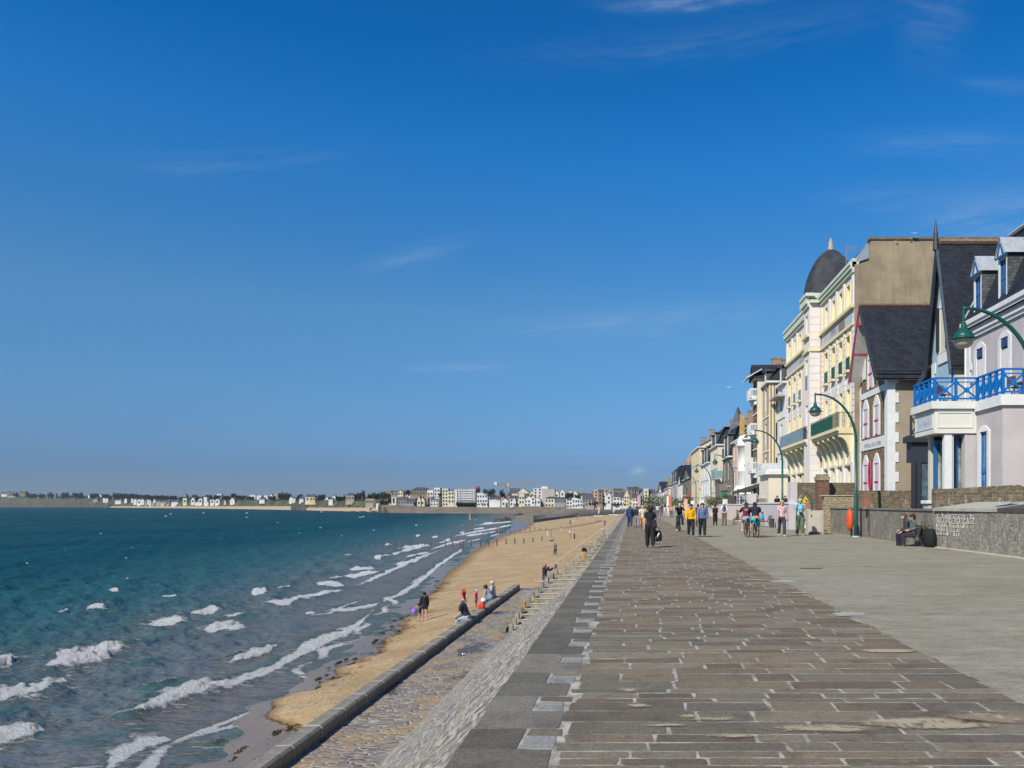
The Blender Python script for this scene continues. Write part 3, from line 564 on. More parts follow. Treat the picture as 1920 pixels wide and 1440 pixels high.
for q in [(1665,1222,.95,.34,1.1),(1740,1358,1.7,.50,1.05),(1560,1368,1.6,.34,.75),(1380,1382,1.1,.2,.6),(1250,1362,.7,.16,.7),(1330,1350,.8,.25,.6),(1850,1350,1.2,.5,.85),(1180,1296,.5,.3,.7),(1140,1238,.6,.2,.7),(1200,1325,.35,.22,.8),(1290,1345,.3,.2,.8),(1400,1062,1.6,.5,.8),(1330,1045,2.2,.7,.7),(1420,1088,1.6,.5,.7),(1500,1112,.9,.4,.8),(1210,1125,.6,.5,.6),(1150,1165,.5,.4,.6),(1130,1150,.4,.3,.6),(1580,1155,1.0,.4,.7),(1330,1030,2.5,.8,.6),(1480,1225,.6,.2,.5),(1760,1030,2.2,.8,.8),(1620,1018,3,1.,.6)]: drift(*q)
# ------------------------------------------------------------------ facade tools
class Face:                                             # wall plane: origin O, horizontal axis U, outward normal N
    def __init__(s, O, U, Nn): s.O = Vector(O); s.U = Vector(U); s.N = Vector(Nn)
    def p(s, u, v, d=0): return s.O+s.U*u+Vector((0, 0, v))+s.N*d
    def box(s, mb, u0, u1, v0, v1, d0, d1):
        mb.add([s.p(u0,v0,d0),s.p(u1,v0,d0),s.p(u1,v0,d1),s.p(u0,v0,d1),s.p(u0,v1,d0),s.p(u1,v1,d0),s.p(u1,v1,d1),s.p(u0,v1,d1)],
               [(3,2,1,0),(4,5,6,7),(0,1,5,4),(1,2,6,5),(2,3,7,6),(3,0,4,7)])
    def plate(s, mb, pts, d0, d1): mb.prism([s.p(u, v, d0) for u, v in pts], s.N*(d1-d0))
    def wall(s, mb, u0, u1, v0, v1, ops=(), dep=.16, rv=None):
        us = sorted({u0, u1, *[x for o in ops for x in o[:2]]}); vs = sorted({v0, v1, *[x for o in ops for x in o[2:4]]})
        for a, b in zip(us, us[1:]):
            for c, d in zip(vs, vs[1:]):
                mu, mv = (a+b)/2, (c+d)/2
                if any(o[0] < mu < o[1] and o[2] < mv < o[3] for o in ops): continue
                mb.poly([s.p(a, c), s.p(b, c), s.p(b, d), s.p(a, d)])
        for o in ops:
            a, b, c, d = o[:4]
            for q in (((a,c),(b,c)),((b,c),(b,d)),((b,d),(a,d)),((a,d),(a,c))):
                (rv or mb).poly([s.p(*q[0]), s.p(*q[0], -dep), s.p(*q[1], -dep), s.p(*q[1])])
def sea(X, y0=0.): return Face((X, y0, 0), (0, 1, 0), (-1, 0, 0))       # u is world Y
def front(Y, x0=0.): return Face((x0, Y, 0), (1, 0, 0), (0, -1, 0))     # u is world X
GL = glass("window_glass"); WHT = M("white_paint", (.66, .66, .64), .6, .06, 3); CREAM = M("cream_paint", (.60, .55, .40), .6, .08, 3)
def window(f, par, a, b, c, d, fm=None, gm=None, dep=.13, bars=(1, 2), fw=.06, arch=0, label=None):
    mb = MB(); fm = fm or WHT
    f.box(mb, a, a+fw, c, d, -dep-.03, -dep+.03); f.box(mb, b-fw, b, c, d, -dep-.03, -dep+.03); f.box(mb, a+fw, b-fw, c, c+fw, -dep-.03, -dep+.028); f.box(mb, a+fw, b-fw, d-fw, d, -dep-.03, -dep+.028)
    for i in range(1, bars[0]+1):
        u = a+(b-a)*i/(bars[0]+1); f.box(mb, u-fw*.4, u+fw*.4, c+fw, d-fw, -dep-.028, -dep+.026)
    for i in range(1, bars[1]+1):
        v = c+(d-c)*i/(bars[1]+1); f.box(mb, a+fw, b-fw, v-.02, v+.02, -dep-.027, -dep+.022)
    if arch:
        n = 8; L = [(a, d)]+[(a+(b-a)*i/n, d-arch+arch*math.sin(PI*i/n)) for i in range(n+1)]+[(b, d)]
        for i in range(1, n+1): f.plate(mb, [(L[i][0], L[i][1]), (L[i+1][0], L[i+1][1]), (L[i+1][0], d+.001), (L[i][0], d+.001)], -dep+.03, -.004)
    w = mb.build("window", fm, par)
    if label: w['label'] = label
    g = MB(); g.poly([f.p(a, c, -dep-.01), f.p(b, c, -dep-.01), f.p(b, d, -dep-.01), f.p(a, d, -dep-.01)]); g.build("pane", gm or GL, w)
    return w
def arc(a, b, v, rise, n=8): return [(a+(b-a)*i/n, v+rise*math.sin(PI*i/n)) for i in range(n+1)]
def surround(mb, f, a, b, c, d, w, rise, d1, foot=True):         # plain band round an opening with an arched head
    f.box(mb, a-w, a, c, d, 0, d1); f.box(mb, b, b+w, c, d, 0, d1)
    lo = arc(a, b, d-.001, 0, 8); hi = arc(a-w, b+w, d, rise+w*.6, 8)
    for i in range(8): f.plate(mb, [lo[i], lo[i+1], hi[i+1], hi[i]], 0, d1+.002)
def px2(X, px): return X*F/(px-VX)                       # depth of a point on the plane x = X seen at photo column px
SL = slate("slate_roof", (.017, .019, .026)); SLG = slate("slate_grey", (.085, .088, .098)); ZN = M("zinc", (.34, .37, .40), .45, .12, 3); DK = M("dark_paint", (.03, .035, .045), .5, .1, 4)
BLUE = M("blue_paint", (.0, .13, .42), .45, .08, 6); BLUE2 = M("blue_frame", (.02, .11, .28), .5, .1, 5); LIL = M("lilac_render", (.45, .415, .41), .85, .07, .8, .004, 40, streaks=.10)
STB = stone_wall("brown_stone", [(.22,.145,.075),(.30,.215,.125),(.18,.125,.075),(.35,.265,.16)], (.28,.23,.155), .34, .15, .014)
STW = stone_wall("old_rubble", [(.15,.12,.08),(.20,.16,.10),(.11,.09,.065),(.25,.21,.14)], (.25,.22,.16), .32, .13, .016, patch=((.24,.21,.16), .9, .58), lichen=(.34,.22,.04))
STP = stone_wall("pale_rubble", [(.26,.20,.12),(.34,.27,.17),(.20,.15,.09),(.38,.32,.22)], (.42,.36,.25), .34, .15, .03)
RW = stone_wall("rendered_wall", [(.16,.14,.11),(.23,.20,.155),(.13,.115,.09),(.27,.24,.185)], (.27,.26,.22), .26, .14, .018, patch=((.27,.25,.20), 1.3, .40))
BEI = M("beige_render", (.31, .255, .185), .9, .08, 1.2, .004, 30, streaks=.12)
GAB = M("gable_cement", (.29, .235, .15), .92, .22, .5, .006, 12, streaks=.8)
# ------------------------------------------------------------------ lilac house with blue balcony (nearest)
LX = 17.0
h1 = thing("lilac_house", "lilac house with white trim, slate mansard roof and bright blue balcony railing", "house", (LX, 36, 0))
y_far, y_near = px2(LX, 1811), 27.0
f = sea(LX); CZ = 10.55
wins = [(1838, 8.05, 5.9), (1884.5, 8.1, 5.9), (1935, 8.1, 5.9)]
ops = []
for px, zt, zb in wins:
    yc = px2(LX, px); ops.append((yc-.36, yc+.36, 5.0, 9.3))
mb = MB(); f.wall(mb, y_near, y_far, 0, CZ, ops); mb.add([(LX, y_far, 0), (24, y_far, 0), (24, y_far, CZ), (LX, y_far, CZ)], [(0,1,2,3)])
mb.add([(LX, y_near, 0), (24, y_near, 0), (24, y_near, CZ), (LX, y_near, CZ)], [(0,1,2,3)]); mb.build("wall", LIL, h1)
mb = MB()
for a, b, c, d in ops: surround(mb, f, a, b, c, d, .26, .16, .05)
mb2 = mb; f.box(mb2, y_near, y_far, 9.95, 10.12, 0, .10); f.box(mb2, y_far-.55, y_far, 5, 9.95, 0, .06)
for i in range(6): f.box(mb2, y_far-.85+(.12 if i % 2 else 0), y_far-.55, 5.1+i*.66, 5.1+i*.66+.36, 0, .055)
mb2.build("trim", WHT, h1)
SHW = M("shutter_white", (.62, .62, .60), .6, .04, 3)
for a, b, c, d in ops:
    w = MB(); f.box(w, a+.05, b-.05, c, d-.5, -.12, -.05); s_ = w.build("shutter", SHW, h1)
    b_ = MB(); f.plate(b_, [(a, d-.42), (b, d-.42)]+arc(a, b, d-.12, .12)[::-1], -.10, .02); b_.build("blind", M("navy_blind", (.03, .06, .16), .6), h1)
mb = MB(); f.box(mb, y_near, y_far+.1, 10.12, 10.22, 0, .18); f.box(mb, y_near, y_far+.1, CZ+.1, CZ+.32, -.1, .28); f.box(mb, y_near, y_far+.15, CZ-.05, CZ+.1, -.1, .2); mb.build("gutter", WHT, h1)
mb = MB(); f.box(mb, y_near, y_far+.05, 10.22, CZ-.05, 0, .05); f.plate(mb, [(y_near, CZ-.05), (y_far, CZ-.05), (y_far, CZ-.049), (y_near, CZ-.049)], 0, .18); mb.build("frieze", M("grey_soffit", (.40, .38, .36), .8), h1)
mb = MB(); mb.tube([(LX-.07, y_far-.12, 6.2), (LX-.07, y_far-.12, 10.4)], .05, 6); mb.build('drainpipe', WHT, h1)
# mansard
RZ = 14.7; rx = LX+1.5
mb = MB(); yf2 = y_far-.3
mb.add([(LX-.2, y_near, CZ+.3), (LX-.2, y_far, CZ+.3), (rx, y_far-1.6, RZ), (rx, y_near, RZ), (24, y_far, CZ+.3), (22.5, y_far-1.6, RZ), (22.5, y_near, RZ)], [(0,1,2,3),(1,4,5,2),(3,2,5,6)])
mb.build("roof", SL, h1)
mb = MB(); mb.tube([(rx-.05, y_near, RZ+.08), (rx-.05, y_far-1.6, RZ+.08)], .12, 6); mb.tube([(rx, y_far-1.6, RZ+.06), (LX-.1, y_far, CZ+.4)], .10, 6); mb.build("roof_ridge", ZN, h1)
for px, zt in ((1833, 13.35), (1880, 13.4), (1938, 13.4)):
    yc = px2(LX-.05, px); fx = sea(LX-.05); w_ = .44
    d = MB(); z0, z1 = CZ+.35, zt-.35
    fx.wall(d, yc-w_, yc+w_, z0, z1, [(yc-w_+.12, yc+w_-.12, z0+.2, z1-.15)], .1)
    fx.plate(d, [(yc-w_-.12, z1), (yc+w_+.12, z1), (yc, z1+.75)], -.02, .1)
    dm = d.build("dormer", WHT, h1)
    s_ = MB()
    for sg in (-1, 1): s_.poly([(LX-.05, yc+sg*w_, z0), (LX+2.0, yc+sg*w_, z0), (LX+2.0, yc+sg*w_, z1), (LX-.05, yc+sg*w_, z1)])
    s_.build("dormer_side", SLG, dm)
    r = MB(); 
    for sg in (-1, 1): r.add([(LX-.2, yc+sg*(w_+.14), z1-.0), (LX-.2, yc, z1+.86), (LX+1.7, yc, z1+.86), (LX+1.7, yc+sg*(w_+.14), z1-.0)], [(0,1,2,3)])
    r.build("dormer_roof", ZN, dm)
    t_ = MB(); fx.plate(t_, [(yc-w_-.05, z1-.1), (yc+w_+.05, z1-.1), (yc+w_+.05, z1+.0), (yc-w_-.05, z1+.0)], .1, .14)
    for sg in (-1, 1): fx.plate(t_, [(yc+sg*(w_-.1), z1+.06), (yc+sg*(w_-.25), z1+.06), (yc+sg*.02, z1+.46), (yc+sg*.02, z1+.6)], .1, .14)
    t_.build("dormer_trim", BLUE2, dm)
    window(fx, dm, yc-w_+.12, yc+w_-.12, z0+.2, z1-.15, BLUE2, glass("blue_glass", (.01, .06, .16), .2), .08, (1, 1))
# terrace blocks in front: N (near) and M (far), balcony railing on top
NX, NY0, NY1 = 14.7, 31.6, 34.0; MX, MY1 = 12.9, 36.3; TZ = 5.62
f = sea(NX)
dY = px2(NX, 1845.5); ops = [(dY-.33, dY+.33, 0, 4.72)]
mb = MB(); f.wall(mb, NY0, NY1, 0, TZ, ops, .15); g = front(NY0); g.wall(mb, NX, 26, 0, TZ); mb.poly([(NX, NY0, TZ), (26, NY0, TZ), (26, MY1, TZ), (NX, MY1, TZ)]); mb.build("terrace_wall", LIL, h1)
mb = MB(); surround(mb, f, ops[0][0], ops[0][1], 0, 4.72, .24, .12, .05); f.box(mb, NY0-.12, NY1-.1, TZ, TZ+.42, 0, .12); g.box(mb, NX, 26, TZ, TZ+.418, 0, .12)
mb.build("terrace_trim", WHT, h1)
window(f, h1, ops[0][0], ops[0][1], 1.2, 4.72, BLUE, glass("door_glass", (.10, .14, .14), .15), .06, (1, 0), .055, .12, "narrow arched blue window")
mb = MB(); f.box(mb, ops[0][0], ops[0][1], 3.0, 3.2, -.12, -.02); mb.build("window_bar", BLUE, h1)
# bay M : cream fascia box over columns
CRM = M("cream_fascia", (.63, .61, .54), .7, .03, 2); CRW = M("cream_white", (.63, .63, .58), .65, .04, 2)
mb = MB(); mb.box(MX, NY1-.02, 4.72, NX+.3, MY1, 5.75); fx = sea(MX); gx = front(NY1-.02)
mb.build("bay_fascia", CRM, h1)
mb = MB(); fx.box(mb, NY1-.14, MY1+.1, 5.76, 6.08, -2, .16); 
for (a, b, c, d) in ((NY1+.1, NY1+.16, 4.95, 5.62), (MY1-.2, MY1-.14, 4.95, 5.62), (NY1+.16, MY1-.2, 4.95, 5.0), (NY1+.16, MY1-.2, 5.57, 5.62)): fx.box(mb, a, b, c, d, 0, .03)
for (a, b, c, d) in ((MX+.12, MX+.18, 4.95, 5.64), (NX-.22, NX-.16, 4.95, 5.64), (MX+.18, NX-.22, 4.95, 5.01), (MX+.18, NX-.22, 5.58, 5.64)): gx.box(mb, a, b, c, d, 0, .03)
mb.build("bay_cornice", CRW, h1)
mb = MB(); fx.plate(mb, [(NY1+.17, 5.01), (MY1-.21, 5.01), (MY1-.21, 5.56), (NY1+.17, 5.56)], .002, .012); mb.build("sign_panel", M("sign_grey", (.46, .49, .50), .7, .05, 3), h1)
BL = M("faded_blue_paint", (.25, .34, .42), .8, .3, 14)
def text3d(s, f, u, v, size, mat, par, name="lettering", align='CENTER', d=.015, sx=1, flip=False):
    cu = bpy.data.curves.new("t", 'FONT'); cu.body = s; cu.size = size; cu.align_x = align; cu.extrude = .004; o = bpy.data.objects.new("t", cu); C.objects.link(o)
    dg = bpy.context.evaluated_depsgraph_get(); me = bpy.data.meshes.new_from_object(o.evaluated_get(dg)); me.name = name
    bpy.data.objects.remove(o); off = wloc(par) if par else Vector((0, 0, 0)); k = -1 if flip else 1
    for vv_ in me.vertices:
        q = f.p(u+k*vv_.co.x*sx, v+vv_.co.y, d+vv_.co.z)-off; vv_.co = q
    me.materials.clear(); me.materials.append(mat); t = bpy.data.objects.new(name, me); C.objects.link(t); t.parent = par; return t
text3d("La Vague", fx, (NY1+MY1)/2, 5.14, .36, BL, h1, flip=True, sx=.95)
# columns and glazing under the bay
CW = M("column_cream", (.55, .53, .43), .65, .04, 2)
def P_at(px, Y): return (px-VX)*Y/F
for (px0, px1, Y, m_, z0) in ((1744, 1751, 35.6, CW, .9), (1771, 1785, 34.05, WHT, 0)):
    mb = MB(); x0, x1 = P_at(px0, Y), P_at(px1, Y); mb.box(x0, Y, z0, x1, Y+.25, 4.715); mb.build("column", m_, h1)
mb = MB(); mb.box(P_at(1785, 34.1), 34.1, 0, P_at(1788, 34.1), 34.3, 4.715); mb.build("column", CW, h1)
CUR = glass("curtain_glass", (.16, .18, .15), .25); GLB = glass("shop_glass", (.05, .08, .10), .08)
for (px0, px1, Y, z1) in ((1752, 1771, 34.9, 4.5), (1791, 1809, 34.5, 4.6)):
    x0, x1 = P_at(px0, Y), P_at(px1, Y); ff = front(Y); w = MB()
    ff.box(w, x0-.02, x0+.12, .2, z1, -.1, .02); ff.box(w, x0+.12, x1, z1-.08, z1, -.1, .02); ww = w.build("window", BLUE2, h1)
    g = MB(); g.poly([ff.p(x0, 0, -.03), ff.p(x1, 0, -.03), ff.p(x1, z1, -.03), ff.p(x0, z1, -.03)]); g.build("pane", GLB, ww)
    cmb = MB(); a_ = x0+(x1-x0)*.35; cmb.poly([ff.p(a_, 0, -.02), ff.p(a_+(x1-x0)*.28, 0, -.02), ff.p(a_+(x1-x0)*.28, z1*.86, -.02), ff.p(a_, z1*.9, -.02)]); cmb.build("curtain", CUR, ww)
mb = MB(); mb.box(P_at(1809, 34.05), 34.05, 0, NX+.3, 34.4, 4.715); mb.build("terrace_wall", LIL, h1)
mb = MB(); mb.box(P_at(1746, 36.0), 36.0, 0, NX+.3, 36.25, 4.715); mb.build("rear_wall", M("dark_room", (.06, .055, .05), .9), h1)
# balcony railing: posts, rails, crossed bars
def railing(f, par, u0, u1, v0, h, n, m_, cross=True, d=0):
    mb = MB(); f.box(mb, u0, u1, v0+h-.07, v0+h, d-.04, d+.06); f.box(mb, u0, u1, v0+.08, v0+.15, d-.03, d+.03); f.box(mb, u0, u1, v0+h*.78, v0+h*.78+.045, d-.025, d+.025)
    w = (u1-u0)/n
    for i in range(n+1):
        u = u0+w*i; f.box(mb, u-.055, u+.055, v0, v0+h-.07, d-.05, d+.05)
    for i in range(n):
        a, b = u0+w*i+.045, u0+w*(i+1)-.045; t0, t1 = v0+.15, v0+h*.78; k = .075
        for (p, q) in (((a, t0), (b, t1)), ((a, t1), (b, t0))):
            dx, dy = q[0]-p[0], q[1]-p[1]; l = math.hypot(dx, dy); nx, ny = -dy/l*k/2, dx/l*k/2
            f.plate(mb, [(p[0]-nx, p[1]-ny), (q[0]-nx, q[1]-ny), (q[0]+nx, q[1]+ny), (p[0]+nx, p[1]+ny)], d-.018, d+.018+.004*(q[1] > p[1]))
        mu = (a+b)/2; tm = (t0+t1)/2; f.plate(mb, [(mu-.13, tm), (mu, tm-.13), (mu+.13, tm), (mu, tm+.13)], d-.022, d+.026)
    return mb.build("balcony_railing", m_, par)
RZ0 = 6.08
railing(sea(MX), h1, NY1-.08, MY1, RZ0, 1.02, 4, BLUE); railing(front(NY1-.05), h1, MX, NX+.02, RZ0, 1.02, 2, BLUE)
railing(sea(NX), h1, NY0-.05, NY1-.12, TZ+.42, 1.05, 4, BLUE); railing(front(NY0-.02), h1, NX, 19, TZ+.42, 1.05, 5, BLUE)
# chairs and a table on the balcony
BRN = M("brown_wood", (.12, .055, .04), .7, .2, 8)
def terrace_chair(x, y, z, rz, lab):
    t = thing("terrace_chair", lab, "chair", (x, y, z), "folding chairs on the blue balcony"); t.rotation_euler.z = rz
    b = MB(); b.box(-.22, -.2, .43, .22, .2, .46); o = b.build("seat", BRN); o.parent = t
    b = MB(); b.box(-.22, .2, .5, .22, .23, .88); o = b.build("backrest", BRN); o.parent = t
    for sx in (-.2, .2):
        b = MB(); b.tube([(sx, -.2, 0), (sx, .2, .5)], .018, 5); b.tube([(sx, .2, 0), (sx, -.18, .45)], .018, 5); o = b.build("leg", BRN); o.parent = t
terrace_chair(13.6, 34.8, 6.02, .4, "brown folding chair on the far part of the blue balcony"); terrace_chair(15.6, 32.4, 6.0, 1.9, "brown folding chair behind the near corner of the blue balcony")
tt_ = thing("terrace_table", "brown slatted table among chairs on the blue balcony", "table", (16.3, 33.0, 6.0)); b = MB(); b.box(15.9, 32.6, 6.68, 16.7, 33.4, 6.72); b.build("table_top", BRN, tt_)
for sx, sy in ((-.3,-.3),(.3,-.3),(-.3,.3),(.3,.3)): b = MB(); b.tube([(16.3+sx, 33+sy, 6.0), (16.3+sx, 33+sy, 6.7)], .02, 5); b.build("leg", BRN, tt_)
# ------------------------------------------------------------------ light-blue gabled house
BX0 = 16.8; h2 = thing("blue_gabled_house", "pale blue house with steep dark gable, arched windows and white trim", "house", (BX0, 44, 0))
LB = M("pale_blue_render", (.30, .43, .49), .85, .06, 1, .003, 40); yn, yf, ya = 41.46, 44.55, 43.0; EZ, AZ2 = 10.0, 15.8
f = sea(BX0); mb = MB(); mb.poly([f.p(yn, 0), f.p(yf, 0), f.p(yf, EZ), f.p(ya, AZ2-.3), f.p(yn, EZ)]); mb.poly([(BX0, yn, 0), (27, yn, 0), (27, yn, EZ), (BX0, yn, EZ)]); mb.build("wall", LB, h2)
mb = MB(); mb.poly([(BX0+.03, yn-.02, 5), (BX0+1.6, yn-.02, 5), (BX0+1.6, yn-.02, EZ), (BX0+.03, yn-.02, EZ)]); mb.build("side_wall", CREAM, h2)
mb = MB()
ohx = .35
for (ye, sg) in ((yn, -1), (yf, 1)):
    sl = (AZ2-EZ)/(ya-yn if sg < 0 else yf-ya); y2 = ye+sg*(.3 if sg < 0 else .1); z2 = EZ-(.3 if sg < 0 else .1)*sl
    a = [(BX0-ohx, ya, AZ2), (BX0-ohx, y2, z2), (28, y2, z2), (28, ya, AZ2)]
    mb.poly(a); mb.poly([(p[0], p[1], p[2]-.14) for p in a])
mb.build("roof", SL, h2)
mb = MB()
for (ye, sg) in ((yn, -1), (yf, 1)):
    sl = (AZ2-EZ)/(ya-yn if sg < 0 else yf-ya); y2 = ye+sg*(.35 if sg < 0 else .12); z2 = EZ-(.35 if sg < 0 else .12)*sl; mb = MB(); k_ = .3 if sg < 0 else .75
    mb.prism([(BX0-ohx-.06, ya, AZ2+.12), (BX0-ohx-.06, y2, z2), (BX0-ohx-.06, y2-sg*.06, z2-k_), (BX0-ohx-.06, ya, AZ2-k_*1.3)], (.1, 0, 0))
    mb.build("bargeboard", M("slate_blue_board", (.07, .09, .12), .5) if sg < 0 else DK, h2)  # far board dark and extra deep: its colour also stands in for the soffit's shadow
mb = MB(); mb.tube([(BX0-.4, ya, AZ2-.4), (BX0-.4, ya, AZ2+.5), (BX0-.4, ya, AZ2+1.3)], [.16, .12, .015], 8); mb.build("finial", DK, h2)
mb = MB(); mb.tube([(BX0-.2, ya, AZ2+.05), (27.6, ya, AZ2+.05)], .16, 6); mb.build("ridge_tiles", M("ridge_tile", (.22, .13, .09), .85, .25, 5), h2)
mb = MB(); f.box(mb, yn, yn+.3, 5, EZ, 0, .05)
for i in range(8): f.box(mb, yn+.3, yn+.5, 5.2+i*.6, 5.5+i*.6, 0, .049)
for i in range(10): f.box(mb, yf-.35-(.2 if i % 2 else 0), yf, 3.5+i*.6, 4.1+i*.6, 0, .05)
yw = ya-.1
surround(mb, f, yw-.42, yw+.42, 9.9, 12.3, .22, .55, .06); f.box(mb, yw-.7, yw+.7, 9.3, 9.85, 0, .08)
for yy in (ya-.95, ya+1.25): surround(mb, f, yy-.4, yy+.4, 4.2, 7.3, .25, .6, .06)
mb.build("trim", WHT, h2)
for (yy, z0, z1) in ((yw, 9.9, 12.3), (ya-.95, 4.2, 7.2), (ya+1.25, 4.2, 7.2)):
    b_ = MB(); f.plate(b_, [(yy-.42, z0), (yy+.42, z0)]+arc(yy-.42, yy+.42, z1, .3)[::-1], 0, .03); w_ = b_.build("window", CREAM, h2)
    for sg in (-1, 1):
        s_ = MB(); f.plate(s_, [(yy+sg*.44, z0+.1), (yy+sg*.84, z0+.1), (yy+sg*.84, z1-.1), (yy+sg*.64, z1+.12), (yy+sg*.44, z1+.05)], .07, .11); s_.build("shutter", DK, w_)
# small lean-to roof on the far side and the side wing
mb = MB(); mb.poly([(BX0-.4, yf, 9.3), (BX0-.4, yf+1.6, 8.6), (22, yf+1.6, 8.6), (22, yf, 9.3)]); mb.poly([(BX0-.4, yf, 9.3), (BX0-.4, yf+1.6, 8.6), (BX0-.4, yf+1.6, 8.3), (BX0-.4, yf, 8.8)]); mb.build("lean_to_roof", M("dark_blue_board", (.05, .075, .10), .5), h2)
mb = MB(); fw = sea(BX0+.05); fw.wall(mb, yf, yf+1.5, 0, 8.35); mb.poly([(BX0, yf+1.5, 0), (22, yf+1.5, 0), (22, yf+1.5, 8.3), (BX0, yf+1.5, 8.3)]); mb.build("wing", LB, h2)
# black shopfront bay
SX = 14.75; SY = 42.0; mb = MB(); ff = front(SY); mb.box(SX, SY, 3.9, BX0, SY+.8, 4.95); ff.box(mb, SX-.25, BX0, 4.95, 5.3, -.2, .2); mb.box(SX-.2, SY+.2, 4.95, SX+.02, SY+.8, 5.28)
for a in (SX, SX+.28, SX+1.0, SX+1.5): ff.box(mb, a, a+.22, 1.5, 3.9, -.1, 0)
for a in (SX+.28, SX+1.0): pass
mb.build("shopfront", DK, h2)
g = MB(); g.poly([ff.p(SX, 1.2, -.08), ff.p(BX0, 1.2, -.08), ff.p(BX0, 3.9, -.08), ff.p(SX, 3.9, -.08)]); g.build("shop_window", GLB, h2)
railing(ff, h2, SX, SX+1.9, 5.3, 1.15, 3, DK, d=-.1)
mb = MB(); mb.tube([(BX0-.08, yn+.08, 2), (BX0-.08, yn+.08, EZ-.2)], .06, 6); mb.build('drainpipe', M('grey_pipe', (.16, .19, .22), .5), h2)
# ------------------------------------------------------------------ stone house with pink trim
SX3 = 15.0; h3 = thing("stone_gabled_house", "brown stone house with white quoins, pink shutters and pink roof brackets", "house", (SX3, 49, 0))
yn, yf = px2(SX3, 1665), px2(SX3, 1613); f = sea(SX3); EZ3 = 9.5; ya = (yn+yf)/2; AZ3 = 14.0
PNK = M("pink_paint", (.45, .05, .10), .55, .1, 6); PNK2 = M("pale_pink_shutter", (.56, .50, .54), .6, .06, 5)
mb = MB(); mb.poly([f.p(yn, 0), f.p(yf, 0), f.p(yf, EZ3), f.p(ya, AZ3-.3), f.p(yn, EZ3)]); mb.build("wall", STB, h3)
mb = MB(); mb.poly([(SX3, yn, 0), (27, yn, 0), (27, yn, EZ3), (SX3, yn, EZ3)]); mb.build("side_wall", BEI, h3)
mb = MB()
for (ye, sg) in ((yn, -1), (yf, 1)):
    sl = (AZ3-EZ3)/abs(ya-ye); y2 = ye+sg*.5; z2 = EZ3-.5*sl+.3
    if sg > 0: y2, z2 = 51.85, 9.85
    a = [(SX3-.85, ya, AZ3), (SX3-.85, y2, z2), (28, y2, z2), (28, ya, AZ3)]; mb.poly(a); mb.poly([(p[0], p[1], p[2]-.12) for p in a])
mb.build("roof", SL, h3)
mb = MB(); mb.tube([(SX3-.8, ya, AZ3+.03), (28, ya, AZ3+.03)], .13, 6); mb.build("ridge_tiles", M("ridge_tile_brown", (.14, .08, .06), .85, .25, 5), h3)
mb = MB(); mb.tube([(SX3-.8, yn-.52, EZ3-.05), (28, yn-.52, EZ3-.05)], .055, 6); mb.build("gutter", DK, h3)
mb = MB()
for (ye, sg) in ((yn, -1), (yf, 1)):
    sl = (AZ3-EZ3)/abs(ya-ye); y2 = ye+sg*.55; z2 = EZ3-.55*sl+.3
    if sg > 0: y2, z2 = 51.9, 9.75
    mb = MB(); mb.prism([(SX3-.92, ya, AZ3+.08), (SX3-.92, y2, z2), (SX3-.92, y2-sg*.05, z2-.28), (SX3-.92, ya, AZ3-.24)], (.07, 0, 0)); mb.build("bargeboard", PNK if sg > 0 else DK, h3)
mb = MB()
for k in (.12, .5, .88): yy = ya+(yf-ya)*k; zz = AZ3-.35-(AZ3-EZ3-.3)*k; mb = MB(); mb.box(SX3-.86, yy-.06, zz-.28, SX3, yy+.06, zz-.12); mb.build('bracket', PNK, h3)
mb = MB(); mb.poly([(SX3-.84, ya, AZ3-.3), (SX3-.84, 51.85, 9.6), (SX3, 51.85, 9.6), (SX3, ya, AZ3-.3)]); mb.build("soffit", M("soffit_white", (.5, .5, .48), .8), h3)
Q = MB(); g = front(yn)
f.box(Q, yn, yn+.5, 0, EZ3-.3, 0, .05); f.box(Q, yf-.22, yf, 0, EZ3, 0, .05)
for i in range(16): Q.box(SX3-.05, yn-.05, .1+i*.58, SX3+(.62 if i % 2 else .42), yn-.001, .1+i*.58+.579)
f.box(Q, yn+.5, yf-.22, 8.45, 8.82, 0, .05); f.box(Q, yn+.5, yf-.22, 5.12, 5.78, 0, .05)
cols = [48.75, 51.0]
def stone_window(yy, z0, z1, lab=None):
    surround(Q, f, yy-.42, yy+.42, z0, z1, .24, .50, .06)
    b_ = MB(); f.plate(b_, [(yy-.42, z0), (yy+.42, z0)]+arc(yy-.42, yy+.42, z1, .3)[::-1], 0, .02); w = b_.build("shutter", PNK2, h3)
    s_ = MB(); f.box(s_, yy-.012, yy+.012, z0, z1+.2, .02, .03)
    f.box(s_, yy-.40, yy+.40, (z0+z1)/2-.03, (z0+z1)/2+.06, .04, .06); f.box(s_, yy-.2, yy+.2, z0, z0+.10, .04, .055)
    A = arc(yy-.42, yy+.42, z1, .3); B = arc(yy-.36, yy+.36, z1-.06, .26)
    for i in range(8): f.plate(s_, [B[i], B[i+1], A[i+1], A[i]], .02, .05)
    s_.build("shutter_bars", PNK, w)
for yy in cols: stone_window(yy, 5.9, 7.75); stone_window(yy, 1.9, 4.2)
Q2 = None
stone_window(50.0, 8.95, 10.8); 
b_ = MB(); f.plate(b_, [(51.0, 9.7), (51.6, 9.7), (51.6, 10.5), (51.0, 11.0)], .02, .08); b_.build("attic_shutter", WHT, h3)
Q.build("quoins", WHT, h3)
text3d("PORTILLA DE LA MER", f, (yn+yf)/2+.05, 5.27, .36, M("grey_letters", (.20, .18, .17), .8, .3, 12), h3, sx=1.0, d=.055, flip=True)
mb = MB()
nn_ = 40; ring = [f.p(49.9+.3*math.cos(2*PI*i/nn_), 3.5+.9*math.sin(2*PI*i/nn_), .10) for i in range(nn_+1)]
